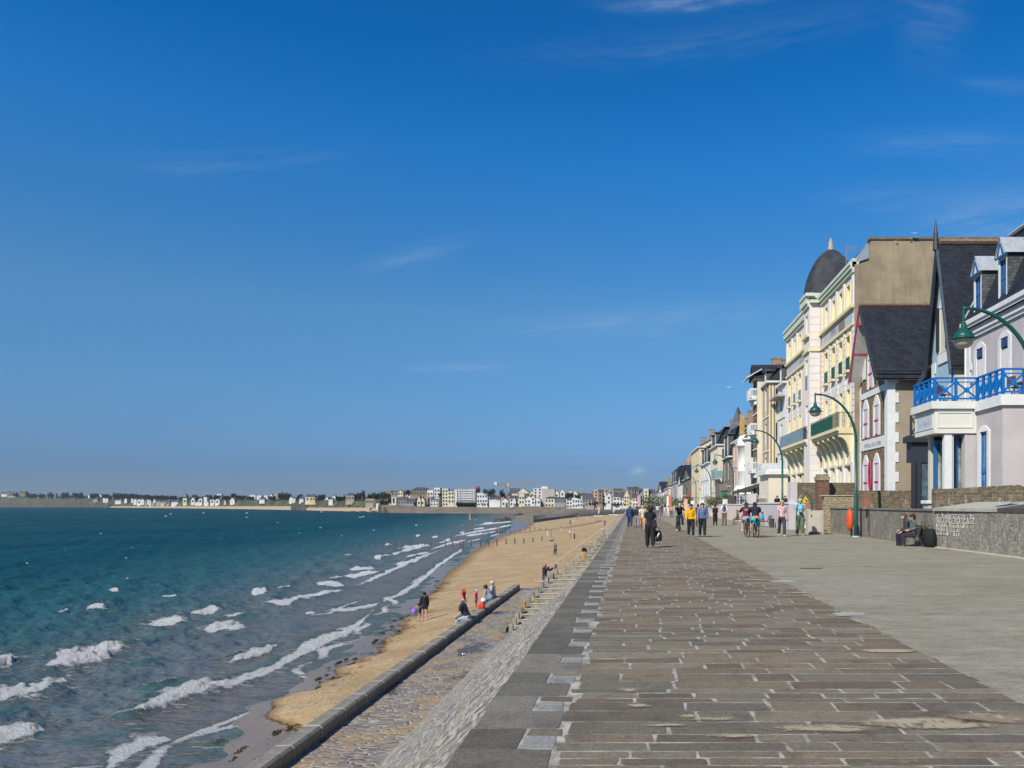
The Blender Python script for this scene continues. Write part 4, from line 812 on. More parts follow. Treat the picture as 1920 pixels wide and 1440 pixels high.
mb.tube(ring, .045, 6, False); tag(mb.build("pink_ring", PNK), "tall pink oval frame hung between two pink-shuttered windows", "ornament")
# ------------------------------------------------------------------ big yellow and pink building with dome
YX = 15.2; h4 = thing("yellow_building", "tall yellow and pink seafront building with slate dome, balconies and blank cement gable", "building", (YX, 66, 0))
YEL = M("yellow_paint", (.73, .65, .41), .7, .07, 1); PKW = M("pinkish_white_paint", (.69, .63, .565), .75, .05, .8, streaks=.08); YP = M("pale_yellow_trim", (.68, .60, .36), .7, .05, 1); GRN2 = M("pale_green_cornice", (.52, .58, .46), .7, .06, 2)
GSH = M("dark_green_shutter", (.008, .085, .045), .6, .1, 4); GRY = M("grey_shutter", (.20, .23, .24), .6, .1, 4)
Y0, Y1, Y2, Y3 = 54.4, 63.9, 66.0, 78.2; PX_ = 14.25; TOP = 18.05
f = sea(YX); fp = sea(PX_); gp = front(Y1)
colsA = [px2(YX, p) for p in (1591, 1577, 1563.5, 1550)]; colsB = [px2(YX, p) for p in (1500.5, 1490.5, 1481)]+[77.9][:0]
rows = [(15.45, 17.05, 0), (11.05, 13.45, .25), (7.15, 9.75, 0)]
ops = [(c-.5, c+.5, a, b) for c in colsA+colsB for a, b, r in rows]
gops = [(c-.45, c+.45, 1.9, 4.3) for c in colsA+colsB]
mb = MB(); rvm = MB(); f.wall(mb, Y0, Y3, 0, TOP, ops+gops, .30, rvm)
for i_ in range(0, len(rvm.f), 4):
    q_ = MB(); q_.add(rvm.v[i_*4:i_*4+16], [(0,1,2,3),(4,5,6,7),(8,9,10,11),(12,13,14,15)]); q_.build('window_reveal', YEL, h4)
mb.poly([(YX, Y3, 0), (27, Y3, 0), (27, Y3, TOP), (YX, Y3, TOP)]); mb.build("wall", PKW, h4)
mb = MB(); fp.wall(mb, Y1, Y2, 0, TOP, [(Y1+.75, Y1+1.5, a, b) for a, b, r in rows], .2); mb.poly([(PX_, Y1, 0), (YX, Y1, 0), (YX, Y1, TOP), (PX_, Y1, TOP)]); mb.poly([(PX_, Y2, 0), (YX, Y2, 0), (YX, Y2, TOP), (PX_, Y2, TOP)]); mb.build("pavilion", PKW, h4)
# gable wall
mb = MB(); xs = P_at(1632, Y0); mb.prism([(YX+.02, Y0-.02, 0), (30, Y0-.02, 0), (30, Y0-.02, 19.75), (xs, Y0-.02, 19.75), (xs, Y0-.02, 18.35), (YX+.02, Y0-.02, 18.0)], (0, .35, 0)); mb.build("gable_wall", GAB, h4)
mb = MB(); mb.box(xs-.1, Y0-.1, 19.75, 30, Y0+.5, 19.9); mb.build("gable_coping", M("mossy_coping", (.16, .13, .06), .9, .3, 4), h4)
mb = MB(); mb.poly([(YX+.5, Y0+.3, 18.4), (xs, Y0+.3, 18.6), (xs, Y3, 18.6), (YX+.5, Y3, 18.4)]); mb.poly([(xs, Y0+.3, 18.5), (xs, Y0+.3, 19.8), (xs+.3, Y3-1, 19.8), (xs, Y3-1, 18.5)]); mb.poly([(xs, Y0+.3, 19.75), (27, Y0+.3, 19.75), (27, Y3-1, 19.75), (xs, Y3-1, 19.75)]); mb.build("roof", ZN, h4)
ch = MB(); ch.box(P_at(1598, Y0), Y0, 17.9, P_at(1606, Y0), Y0+.6, 18.5); ch.build("roof_corner", M("white_patch", (.5, .48, .42), .85, .3, 4), h4)
# cornice, bands, frieze
mb = MB()
for (a, b, ff_) in ((Y0, Y1-.02, f), (Y2+.02, Y3+.3, f), (Y1, Y2, fp)):
    dd = .0 if ff_ is f else 0
    ff_.box(mb, a-(.25 if ff_ is fp else 0), b+(.1 if ff_ is fp else 0), TOP+(.3 if b > Y1 else 0), TOP+(.55 if b > Y1 else .22), -.3, .36); ff_.box(mb, a, b, TOP-.25, TOP+(.3 if b > Y1 else 0), -.0, .28); ff_.box(mb, a, b, TOP-.5, TOP-.25, 0, .16)
gp.box(mb, PX_, YX, TOP-.25, TOP-.001, 0, .3)
mb.build("cornice", GRN2, h4)
mb = MB()
for (a, b, ff_) in ((Y0, Y1-.01, f), (Y2+.01, Y3, f), (Y1+.002, Y2-.002, fp)):
    for (z, h_, o_) in ((15.15, .22, .22), (13.95, .2, .16), (10.75-.35, .0, 0)):
        if h_: ff_.box(mb, a, b, z, z+h_, 0, o_)
gp.box(mb, PX_, YX, 13.95, 14.15, 0, .12)
for c in colsA+colsB:                                             # sills and surrounds
    f.box(mb, c-.52, c+.52, 10.9, 11.05, 0, .25)
    n = 6
    for a, b, r in rows:
        if r: surround(mb, f, c-.5, c+.5, a, b, .12, r, .06)
        else: f.box(mb, c-.62, c-.5, a, b, 0, .06); f.box(mb, c+.5, c+.62, a, b, 0, .06)
mb.build("bands", YP, h4)
FRZ = M("frieze_panel", (.42, .44, .46), .8, .15, 2); mb = MB()
for (a, b) in ((Y0+.4, Y1-.3), (Y2+.3, Y3-.3)): f.box(mb, a, b, 14.25, 15.05, 0, .03)
mb.build("frieze", FRZ, h4)
mb = MB(); f.box(mb, Y0+2.4, Y0+4.0, 14.3, 15.0, .03, .05); mb.build("old_painting", M("old_brown_panel", (.22, .17, .12), .85, .4, 5), h4)
text3d("RMN", f, Y0+5.6, 14.38, .7, M("faded_brown", (.22, .17, .15), .8, .3, 8), h4, d=.035, flip=True)
text3d("HOTEL", f, Y2+5.0, 14.38, .7, M("faded_brown", (.22, .17, .15)), h4, d=.035, flip=True)
YB = M("yellow_blind", (.72, .60, .30), .7, .05, 2)
for i, c in enumerate(colsA+colsB):
    for j, (a, b, r) in enumerate(rows):
        w = window(f, h4, c-.5, c+.5, a, b, YP, M("lace_curtain", (.62, .52, .28), .6, .08, 4) , .24, (1, 1), .07, r)
        if j == 1:
            s_ = MB(); f.box(s_, c-.5, c+.5, a, a+.95, .02, .07); s_.build("window_guard", GSH if i < 4 else GRY, w)
    window(f, h4, c-.45, c+.45, 1.9, 4.3, WHT, None, .24, (1, 1))
for j, (a, b, r) in enumerate(rows):
    w = window(fp, h4, Y1+.75, Y1+1.5, a, b, WHT, None, .16, (1, 1))
    if j == 1: s_ = MB(); fp.box(s_, Y1+.75, Y1+1.5, a, a+1.1, -.02, .03); s_.build("window_guard", GRY, w)
# rustication grooves: thin pilaster strips between windows
mb = MB(); allc = sorted(colsA); edges = [Y0+.25]+[(a+b)/2 for a, b in zip(allc, allc[1:])]+[Y1-.3]
allb = sorted(colsB); edges2 = [Y2+.4]+[(a+b)/2 for a, b in zip(allb, allb[1:])]+[Y3-.3]
PIL = M("pilaster_white", (.67, .63, .58), .75, .05, 2)
for e in edges+edges2:
    mb = MB()
    for z in np.arange(7.2, 13.7, .42): f.box(mb, e-.26, e+.26, z, z+.38, 0, .07)
    f.box(mb, e-.18, e+.18, 15.37, 17.4, 0, .1); f.box(mb, e-.2, e+.2, 0, 4.6, 0, .16); mb.build("pilaster", PIL, h4)
mb = MB()
for z in np.arange(.2, 13.8, .6): gp.box(mb, PX_+.01, YX-.01, z, z+.57, 0, .02)
for z in np.arange(14.3, 17.3, .6): gp.box(mb, PX_+.01, YX-.01, z, z+.57, 0, .02)
mb.build("pavilion_facing", PIL, h4)
mb = MB(); mb.tube([(YX-.06, Y1-.12, 4.5), (YX-.06, Y1-.12, 16.8)], .05, 6); mb.build("drainpipe", M("pinkish_pipe", (.42, .20, .15), .6), h4)
# dome on the pavilion
dm = MB(); cx, cy = 16.55, 66.3; prof = []
for i in range(13):
    t = i/12; z_ = math.sin(t*PI/2); prof.append((max(.2, 2.25*(1-z_**1.9)**.62), 4.25*z_))
nd = 24; vs = []; 
for r, z in prof:
    for k in range(nd):
        a = 2*PI*k/nd; q = r/ max(abs(math.cos(a)), abs(math.sin(a)))**.35; vs.append((cx+q*math.cos(a), cy+q*math.sin(a)*.8, TOP+.6+z))
dm.add(vs, [(i*nd+k, i*nd+(k+1) % nd, (i+1)*nd+(k+1) % nd, (i+1)*nd+k) for i in range(12) for k in range(nd)])
dm.build("dome", M("dome_slate", (.030, .032, .038), .75, .4, 1.6, .006, 30), h4, True)
mb = MB(); mb.lathe([(.24, 0), (.22, .4), (.17, .45), (.18, .75), (.10, .8), (.08, 1.0), (.02, 1.1)], (cx, cy, TOP+4.7), 10); mb.build("finial", M("finial_stone", (.36, .30, .22), .8), h4, True)
mb = MB(); mb.box(PX_+.1, Y1+.1, TOP+.2, 18.4, Y2+2.2, TOP+.62); mb.build("dome_base", GRN2, h4)
# balconies on big consoles
def console(par, f, u, v0, w, h, dep, m_):
    mb = MB(); n = 8; P = [(0, 0), (dep, 0)]+[(dep*(1-math.sin(PI/2*i/n)*.86)+0, -.22-(h-.22)*(1-math.cos(PI/2*i/n))) for i in range(n+1)]+[(0, -h)]
    A = [f.p(u-w/2, v0+z, d) for d, z in P]; mb.prism(A, f.U*w); return mb.build("balcony_bracket", m_, par)
for (a, b, m_, oc) in ((Y0+.25, Y1-1.0, GSH, colsA), (Y2-1.2, Y3-2.2, GRY, colsB)):
    mb = MB(); f.box(mb, a, b, 6.75, 6.98, 0, 1.15); f.box(mb, a, b, 6.55, 6.75, 0, 1.0); mb.build("balcony_floor", YP, h4)
    ed = np.linspace(a+.25, b-.25, 6)
    for e in ed: console(h4, f, float(e), 6.55, .34, 2.1, .95, YEL)
    mb = MB(); n = int((b-a)/.13)
    for i in range(n+1): u = a+.03+(b-a-.06)*i/n; f.box(mb, u-.011, u+.011, 6.98, 7.98, 1.0, 1.02)
    f.box(mb, a, b, 7.98, 8.02, 1.06, 1.12)
    for i in range(9): d_ = 1.08*i/9; f.box(mb, a, a+.02, 6.98, 7.98, d_, d_+.02)
    f.box(mb, a, a+.03, 7.98, 8.02, 0, 1.12); mb.build("balcony_railing", DK, h4)
    s_ = MB(); f.box(s_, a+(1.5 if m_ is GSH else 1.2), b, 7.02, 7.94, 1.06, 1.09); s_.build("balcony_screen", m_ if m_ is GSH else M("blue_grey_screen", (.17, .25, .30), .7, .2, 3), h4)
    mb = MB(); f.box(mb, a, b, 4.4, 4.55, 0, .12); mb.build("bands", YP, h4)
# aerials on the roof
AL = M("aerial_metal", (.35, .35, .35), .4, 0, metal=.6)
an = thing("roof_aerial", "bare metal television aerial on the roof beside the slate dome", "aerial", (P_at(1587, 62), 62, 18.3)); Yx = 62
mb = MB(); X_ = P_at(1587, Yx); mb.tube([(X_, Yx, 18.2), (X_, Yx, H+488*Yx/F)], .04, 5); mb.build("mast", AL, an)
mb = MB(); zt = H+480*Yx/F; mb.tube([(X_-.2, Yx, zt-.15), (X_+.95, Yx, zt)], .022, 4)
for i in range(6): mb.tube([(X_+.15*i, Yx, zt-.35+.03*i), (X_+.15*i, Yx, zt+.2)], .015, 4)
for i in range(4): mb.tube([(X_-1.05, Yx-.1, zt-.45-.16*i), (X_-.0, Yx+.1, zt-.65-.16*i)], .015, 4)
mb.build("antenna_rods", AL, an)
# ------------------------------------------------------------------ the row of houses farther along the promenade
def rowhouse(label, X, ya, yb, ztop, wallc, roof=None, ridge=0, floors=3, ncol=2, frontc=None, ftop=None, side_x=22, wincol=None, base=0, hood=None, group=None, cat="house"):
    """walled box with its seaward face at x = X from depth ya to yb; roof: 'seagable', 'mansard', 'hip', 'flat', 'ridge'"""
    r = thing("seafront_house", label, cat, (X, (ya+yb)/2, 0)); f = sea(X); g = front(ya)
    n = max(1, ncol); w = (yb-ya)/n; ops = []; fh = (ztop-base)/floors
    for i in range(n):
        for j in range(floors):
            c = ya+w*(i+.5); ops.append((c-min(.55, w*.27), c+min(.55, w*.27), base+fh*j+fh*.22, base+fh*j+fh*.82))
    gops = []; gx0 = X+.7
    for j in range(floors):
        for k in range(1 if side_x-X < 4 else 2): gops.append((gx0+k*2.4, gx0+k*2.4+.9, base+fh*j+fh*.25, base+fh*j+fh*.8))
    mb = MB(); f.wall(mb, ya, yb, base, ztop, ops, .15); mb.build("wall", wallc, r)
    mb = MB(); g.wall(mb, X, side_x, base, ztop, gops if frontc != 'blank' else [], .15); mb.build("side_wall", wallc if frontc in (None, 'blank') else frontc, r)
    for (a, b, c, d) in ops: window(f, r, a, b, c, d, WHT, wincol, .12, (1, 1))
    if frontc != 'blank':
        for (a, b, c, d) in gops: window(g, r, a, b, c, d, WHT, wincol, .12, (1, 0))
    tr = MB(); f.box(tr, ya-.25, yb, ztop-.2, ztop, 0, .3); g.box(tr, X, side_x, ztop-.2, ztop-.002, 0, .25)
    for j in range(1, floors): f.box(tr, ya, yb, base+fh*j-.08, base+fh*j+.05, 0, .08)
    tr.build("cornice", WHT, r)
    mb = MB(); ym = (ya+yb)/2; zr = ztop+ridge
    if roof == 'seagable':
        mb2 = MB(); mb2.poly([f.p(ya, ztop), f.p(yb, ztop), f.p(ym, zr)]); mb2.build("gable", wallc, r)
        for ye in (ya-.3, yb+.3): mb.prism([(X-.45, ye, ztop-.15), (X-.45, ym, zr+.12), (side_x, ym, zr+.12), (side_x, ye, ztop-.15)], (0, 0, .12))
    elif roof == 'mansard':
        mb.poly([(X-.1, ya-.02, ztop), (X-.1, yb, ztop), (X+1.1, yb, zr), (X+1.1, ya+.02, zr)]); mb.poly([(X-.1, ya-.02, ztop), (side_x, ya-.02, ztop), (side_x, ya+.4, zr), (X+1.1, ya+.4, zr)]); mb.poly([(X+1.1, ya, zr), (X+1.1, yb, zr), (side_x, yb, zr+.4), (side_x, ya, zr+.4)])
        for i in range(n):
            c = ya+w*(i+.5); d = MB(); fx = sea(X-.05); fx.wall(d, c-.45, c+.45, ztop, ztop+ridge*.75, [(c-.3, c+.3, ztop+.3, ztop+ridge*.7)], .1)
            dd = d.build("dormer", WHT, r); d = MB()
            for sg in (-.45, .45): d.poly([(X-.05, c+sg, ztop), (X+1.2, c+sg, ztop), (X+1.2, c+sg, ztop+ridge*.75), (X-.05, c+sg, ztop+ridge*.75)])
            d.build('dormer_side', SLG, dd); q = MB(); q.box(X-.25, c-.7, ztop+ridge*.75, X+1.4, c+.7, ztop+ridge*.75+.12); q.build("dormer_roof", SLG, dd)
    elif roof == 'hip': q = min(side_x, X+(yb-ya)); xm = (X+q)/2; k = .0; mb.add([(X-.3, ya-.3, ztop), (X-.3, yb+.3, ztop), (q, yb+.3, ztop), (q, ya-.3, ztop), (xm, ym, zr)], [(0,1,4),(1,2,4),(2,3,4),(3,0,4)])
    elif roof == 'ridge':          # ridge along the promenade
        xm = X+(side_x-X)*.4; mb.poly([(X-.3, ya-.2, ztop-.1), (X-.3, yb, ztop-.1), (xm, yb, zr), (xm, ya-.2, zr)]); mb.poly([(side_x, ya-.2, ztop-.1), (side_x, yb, ztop-.1), (xm, yb, zr), (xm, ya-.2, zr)])
        m2 = MB(); m2.poly([(X, ya, ztop), (side_x, ya, ztop), (xm, ya, zr-.1)]); m2.build("gable", wallc if frontc in (None, 'blank') else frontc, r)
    if mb.f: mb.build("roof", SL if hood is None else hood, r)
    if roof and roof != 'flat':
        for cy in ([yb-.6] if n < 2 else [ya+.6, yb-.6]):
            m2 = MB(); m2.box(X+2.0, cy-.35, ztop, X+3.1, cy+.35, zr+1.0); m2.box(X+1.95, cy-.4, zr+1.0, X+3.15, cy+.4, zr+1.12); m2.build("chimney", CHM, r)
    return r, f, g
CHM = M("chimney_brick", (.30, .22, .15), .9, .25, 3); STG = stone_wall("grey_stone", [(.20,.18,.15),(.26,.23,.19),(.16,.15,.13),(.30,.27,.22)], (.30,.28,.24), .4, .2, .02)
W1 = M("house_white", (.66, .65, .61), .8, .06, .6, streaks=.12); W2 = M("house_cream", (.64, .58, .45), .8, .06, .6, streaks=.12); W3 = M("house_salmon", (.62, .40, .29), .8, .06, .6); W4 = M("house_yellow", (.62, .53, .35), .8, .06, .6, streaks=.12); W5 = M("house_grey", (.36, .35, .33), .85, .1, .6); W6 = M("house_blush", (.62, .50, .43), .8, .06, .6)
r, f, g = rowhouse("narrow white house under a dark roof just past the yellow building", 15.2, 79.0, 83.2, 13.9, W1, 'mansard', 2.4, 4, 1, W1)
mb = MB(); f.box(mb, 79.0, 83, 12.4, 12.6, 0, .9); mb.build("grey_soffit", W5, r)
r, f, g = rowhouse("cream half-timbered house with brown strips beside the white balconies", 14.35, 83.4, 87.3, 14.6, CREAM, 'mansard', 1.7, 4, 1)
mb = MB()
for yy in (83.7, 84.3, 86.3, 87.0): f.box(mb, yy, yy+.12, 0, 14.4, 0, .05)
g2 = front(83.4)
for xx in (14.5, 14.85): g2.box(mb, xx, xx+.1, 0, 14.4, 0, .05)
mb.build("timber_strips", M("brown_strip", (.22, .14, .07), .8), r)
r, f, g = rowhouse("brown stone house with three tiers of white bow balconies", 13.75, 87.4, 90.3, 15.6, STB, 'seagable', 1.4, 4, 1, W2)
r.location.z += 0; bal = r
for z0 in (13.2, 9.35, 5.1):
    mb = MB(); x0, x1, y0, y1 = 13.0, 13.75, 87.7, 90.2
    mb.prism([(x1, y0, z0), (x0+.25, y0, z0), (x0, y0+.4, z0), (x0, y1-.4, z0), (x0+.25, y1, z0), (x1, y1, z0)], (0, 0, .2)); mb.prism([(x1, y0+.1, z0-.5), (x0+.5, y0+.2, z0-.5), (x0+.35, y1-.4, z0-.5), (x1, y1-.1, z0-.5)], (0, 0, .5)); mb.build("balcony_floor", CRW, bal)
    gg = front(y0+.02); ff = sea(x0+.02)
    mb = MB(); gg.box(mb, x0, x1, z0+.2, z0+.45, -.05, 0); gg.box(mb, x0, x1, z0+1.1, z0+1.25, -.05, 0); n = 5
    for i in range(n+1): u = x0+(x1-x0)*i/n; gg.box(mb, u-.03, u+.03, z0+.45, z0+1.1, -.05, 0)
    ff.box(mb, y0, y1, z0+.2, z0+.45, -.05, 0); ff.box(mb, y0, y1, z0+1.1, z0+1.25, -.05, 0)
    for i in range(16): u = y0+(y1-y0)*i/15; ff.box(mb, u-.06, u+.06, z0+.45, z0+1.1, -.05, 0)
    mb.build("balcony_railing", WHT, bal)
mb = MB(); mb.prism([(12.6, 87.0, 15.5), (12.6, 90.8, 15.5), (14.2, 90.8, 16.4), (14.2, 87.0, 16.4)], (0, 0, .12)); mb.build("eaves", CRW, bal)
r, f, g = rowhouse("white house with a rounded two-storey bow window front", 13.5, 95.0, 102.5, 9.6, W1, 'ridge', 3.4, 3, 2, W1)
mb = MB(); mb.lathe([(1.15, 3.2), (1.15, 5.6), (1.25, 5.7), (1.15, 5.8), (1.15, 8.6), (1.4, 8.7), (1.4, 8.9), (1.2, 9.0), (1.2, 9.5), (1.0, 9.9), (.05, 10.2)], (14.0, 96.6, 0), 8); mb.build("bow_window", W1, r, True)
mb = MB(); mb.lathe([(2.1, 2.9), (2.0, 3.1), (1.5, 3.9), (1.5, 3.95)], (14.1, 97.0, 0), 16); mb.build("bow_canopy", CRW, r, True)
r, f, g = rowhouse("salmon pink house with a dark slate roof", 13.85, 103.0, 109.5, 10.1, W3, 'ridge', 3.3, 3, 2, W3)
mb = MB(); mb.box(13.9, 102.6, 10.1, 14.5, 103, 13.3); mb.build("gable_parapet", M("lichen_parapet", (.45, .30, .12), .9, .3, 3), r)
r, f, g = rowhouse("stone house with tall grey mansard roof behind the teal garage", 13.6, 110.5, 119, 8.4, STG, 'mansard', 4.2, 2, 2, STG)
mb = MB(); mb.lathe([(1.5, 10), (1.5, 12.6), (.9, 14.2), (.06, 16.5)], (16.1, 121, 0), 4); mb.build("pointed_turret", SLG, r)
r, f, g = rowhouse("cream tower house with a glass balcony", 13.0, 121, 132, 10.8, W2, 'mansard', 2.6, 3, 2, W2)
mb = MB(); mb.box(12.4, 119.4, 5.4, 13.0, 124.5, 5.6); mb.build("balcony_floor", W5, r); mb = MB(); mb.box(12.42, 119.5, 5.6, 12.46, 124.4, 6.7); mb.box(12.42, 119.45, 5.6, 14.8, 119.5, 6.7); mb.build("glass_balustrade", M("green_glass", (.20, .32, .30), .15), r)
r = thing("garage", "low stone garage with a tall teal door", "garage", (13.4, 114, 0)); mb = MB(); g = front(113.2); g.wall(mb, 12.45, 15.4, 0, 4.6, [(12.75, 14.3, 0, 3.6)], .15); mb.poly([(12.45, 113.2, 0), (12.45, 119, 0), (12.45, 119, 4.6), (12.45, 113.2, 4.6)]); mb.poly([(12.45, 113.2, 4.6), (12.45, 119, 4.6), (15.4, 119, 4.6), (15.4, 113.2, 4.6)]); mb.build("wall", STG, r)
mb = MB(); mb.poly([(12.75, 113.35, 0), (14.3, 113.35, 0), (14.3, 113.35, 3.6), (12.75, 113.35, 3.6)]); mb.build("door", M("teal_door", (.04, .22, .24), .5, .2, 4), r)
rowhouse("white house with reddish corner stones and slate roof", 12.9, 134, 149, 8.8, W1, 'mansard', 3.6, 3, 3, W1)
rowhouse("tall pale yellow house with brown chimney and narrow front", 12.7, 151, 170, 12.6, W4, 'ridge', 2.2, 4, 3, W4)
r, f, g = rowhouse("small stone house with a red awning", 12.7, 172, 200, 7.6, STG, 'seagable', 3.0, 2, 3, STG)
mb = MB(); mb.prism([(11.6, 171.8, 3.2), (12.7, 171.8, 3.9), (15.5, 171.8, 3.9), (15.5, 171.8, 3.2)], (0, 12, 0)); mb.build("awning", M("red_awning", (.35, .05, .05), .7), r)
rowhouse("white gabled house with black window strips", 12.6, 202, 218, 7.0, W1, 'seagable', 4.2, 2, 2, W1)
r, f, g = rowhouse("dark slate-hung house with a small spire", 12.4, 222, 252, 8.0, W5, 'mansard', 4.4, 2, 3, W5)
mb = MB(); mb.lathe([(2.2, 10), (2.2, 13), (1.6, 13.5), (.06, 17)], (17.5, 240, 0), 6); mb.build("spire", CHM, r)
rowhouse("blush house with grey roof, low beside the dark slate-hung one", 11.8, 256, 290, 7.0, W6, 'ridge', 3, 2, 3, W6)
rowhouse("bluish white villa at the far end of the seafront row", 11.5, 300, 345, 6.5, W1, 'seagable', 4, 2, 3, W1)
rowhouse("last grey villa of the row before the bend in the bay", 11.0, 355, 410, 6.5, W5, 'hip', 4.5, 2, 3, W5)
# ------------------------------------------------------------------ garden and terrace walls
def wallthing(label, boxes, mat, cap=None, capm=None, name="garden_wall"):
    x0, y0 = boxes[0][0], boxes[0][1]; t = thing(name, label, "wall", (x0, y0, 0))
    mb = MB()
    for b in boxes: mb.box(*b)
    mb.build("wall", mat, t)
    if cap:
        mb = MB()
        for b in cap: mb.box(*b)
        mb.build("coping", capm, t)
    return t
CAP = M("grey_coping", (.17, .155, .13), .9, .3, 5, .01, 30); PKWL = M("pink_wall", (.50, .46, .46), .85, .08, 1.2)
wallthing("low rendered stone wall running beside the promenade behind the seated couple", [(11.95, 31.6, 0, 12.4, 53.0, 1.42)], RW, [(11.9, 31.6, 1.42, 12.45, 53.0, 1.5)], CAP)
NEARW = stone_wall("rough_near_wall", [(.13,.115,.09),(.19,.17,.14),(.11,.10,.085),(.23,.21,.17)], (.30,.29,.26), .16, .15, .025, patch=((.31,.285,.23), 1.1, .40))
t = thing("garden_wall", "near rough wall with white-pointed stones and a sloping concrete lid", "wall", (12.1, 28, 0))
mb = MB(); mb.prism([(11.95, 31.5, 0), (12.45, 31.5, 0), (12.75, 20, 0), (12.30, 24.5, 0)], (0, 0, 1.42)); mb.build("wall", NEARW, t)
LID = M("pale_concrete", (.36, .34, .29), .85, .15, 3, .005, 40)
mb = MB(); mb.add([(11.86, 31.4, 1.43), (12.16, 26.6, 1.43), (11.86, 31.4, 1.54), (12.16, 26.6, 1.54), (13.6, 31.4, 1.78), (13.8, 26.6, 1.78), (13.6, 31.4, 1.43), (13.8, 26.6, 1.43)], [(0,1,3,2),(2,3,5,4),(1,7,5,3),(0,2,4,6),(6,4,5,7)]); mb.build("lid", LID, t)
mb = MB(); mb.add([(12.17, 26.55, 1.42), (12.5, 20, 1.42), (12.17, 26.55, 1.56), (12.5, 20, 1.56), (13.8, 26.55, 1.80), (14, 20, 1.80)], [(0,1,3,2),(2,3,5,4),(0,2,4)]); mb.build("dark_lid", M("dark_lid_stone", (.07, .06, .045), .9), t)
PT = M("white_pointing", (.40, .385, .35), .9, .1, 8); mb = MB(); rr = random.Random(9)        # white mortar lines
def wx(Y): return np.interp(Y, [24.5, 31.5], [12.30, 11.95])-.012
for i in range(6):
    z = 1.30-.155*i; n = 22-2*i if i < 5 else 5; y = 31.2
    e = 31.2-(3.2 if i < 3 else 2.2 if i < 5 else 1.0); yy = 31.25; pts = []
    while yy > e: pts.append((wx(yy), yy, z+rr.uniform(-.035, .035))); yy -= rr.uniform(.07, .24)
    if len(pts) > 1: mb.tube(pts, [rr.uniform(.010, .024) for _ in pts], 5)
    if i < 5:
        for p, q in zip(pts, pts[1:]): mb.tube([p, (wx(p[1]), p[1]+rr.uniform(-.05, .05), p[2]-.155)], rr.choice((.008, .014, .018)), 4)
mb.build("pointing", PT, t)
mb = MB(); mb.prism([(11.78, 33, 0), (11.94, 33, 0), (12.29, 24, 0), (12.5, 20, 0), (12.32, 20, 0), (12.15, 24, 0)], (0, 0, .03)); struct(mb.build("kerb_line", M("white_kerb", (.46, .44, .38), .85, .15, 4)))
wallthing("upper brown stone wall above the concrete lid in front of the lilac house", [(12.02, 31.5, 1.4, 26, 31.95, 2.30)], STW)
mb = MB(); mb.prism([(12.0, 31.49, 2.28), (15.3, 31.49, 2.46), (15.9, 31.49, 2.25), (26, 31.49, 2.2), (26, 31.49, 2.2), (12.0, 31.49, 2.1)], (0, .4, 0)); mb.build("wall_top", STW, [o for o in C.objects if o.get('label', '').startswith("upper brown")][0])
wallthing("long brown stone wall behind the seated couple, under the beige house side", [(P_at(1612, 43.8), 43.8, 0, P_at(1760, 43.8), 44.3, 2.44)], STW)
wallthing("pale rubble wall between the grey utility cabinet and the stone house", [(P_at(1545, 48), 48, 0, P_at(1617, 48), 48.5, 2.18)], STP, [(P_at(1540, 48), 47.95, 2.18, P_at(1619, 48), 48.55, 2.24)], M("pale_cap", (.42, .38, .28), .85))
t = wallthing("tall brown garden wall under the big yellow balconies", [(P_at(1498, 51.5), 51.5, 0, P_at(1602, 51.5), 52.0, 3.08)], STW)
BRK_ = stone_wall("brick_pier", [(.20,.09,.06),(.25,.12,.08),(.16,.08,.06),(.22,.13,.09)], (.28,.22,.17), .22, .08, .01)
mb = MB(); a, b = P_at(1533, 50.8), P_at(1555, 50.8); mb.box(a, 50.8, 0, b, 51.49, 3.2); mb.build("pier", BRK_, t); mb = MB(); mb.box(a-.04, 50.75, 3.2, b+.04, 51.6, 3.45); mb.box(a+.03, 50.8, 3.45, b-.03, 51.5, 3.6); mb.build("pier_cap", STP, t)
t = thing("gate_pier", "lilac gate pier with a white cap beside the cream column", "pier", (P_at(1746, 33.8), 33.8, 0)); a, b = P_at(1737, 33.8), P_at(1754, 33.8); mb = MB(); mb.box(a+.06, 33.8, 0, b, 34.3, 1.72); mb.build("pier", LIL, t); mb = MB(); mb.box(a-.02, 33.72, 1.72, b+.05, 34.4, 1.86); mb.build("cap", WHT, t)
# brick-red box and conduit on the low wall
t = thing("wall_box", "small rusty red meter box on the low wall right of the lamp post", "box", (11.9, 39.5, 1.4)); mb = MB(); a, b = P_at(1619, 40), P_at(1632, 40); mb.box(a, 40, 1.45, b, 40.3, 2.2); mb.build("box", M("rusty_red", (.26, .12, .08), .85, .3, 5), t); mb = MB(); mb.tube([(P_at(1628, 40), 39.95, .3), (P_at(1628, 40), 39.95, 1.45)], .02, 5); mb.build("conduit", DK, t)
# pink terrace wall, pillar, planter
wallthing("pink terrace wall with a low plinth behind the cyclists", [(10.42, 52.9, 0, 10.9, 75, 1.72)], PKWL, [(10.36, 52.9, 1.72, 10.95, 75, 1.82)], WHT, "terrace_wall")
wallthing("tall pale pink pillar wall left of the arched sign frame", [(P_at(1480, 54), 53.6, 0, P_at(1498, 54), 54.6, 3.2)], PKWL, None, None, "pillar")
wallthing("short brown stone wall behind the man in the aqua shirt", [(10.92, 53.1, 0, 12.4, 53.5, 1.38)], RW, [(10.92, 53.05, 1.38, 12.45, 53.55, 1.48)], CAP)
wallthing("square pink pillar at the end of the dark pergola", [(P_at(1401, 78), 77.6, 0, P_at(1417, 78), 78.6, 2.7)], PKWL, None, None, "pillar")
wallthing("long pale parapet in front of the terrace with people", [(10.5, 75, 0, 11.0, 96, 1.6)], W6, [(10.45, 75, 1.6, 11.05, 96, 1.7)], WHT, "terrace_wall")
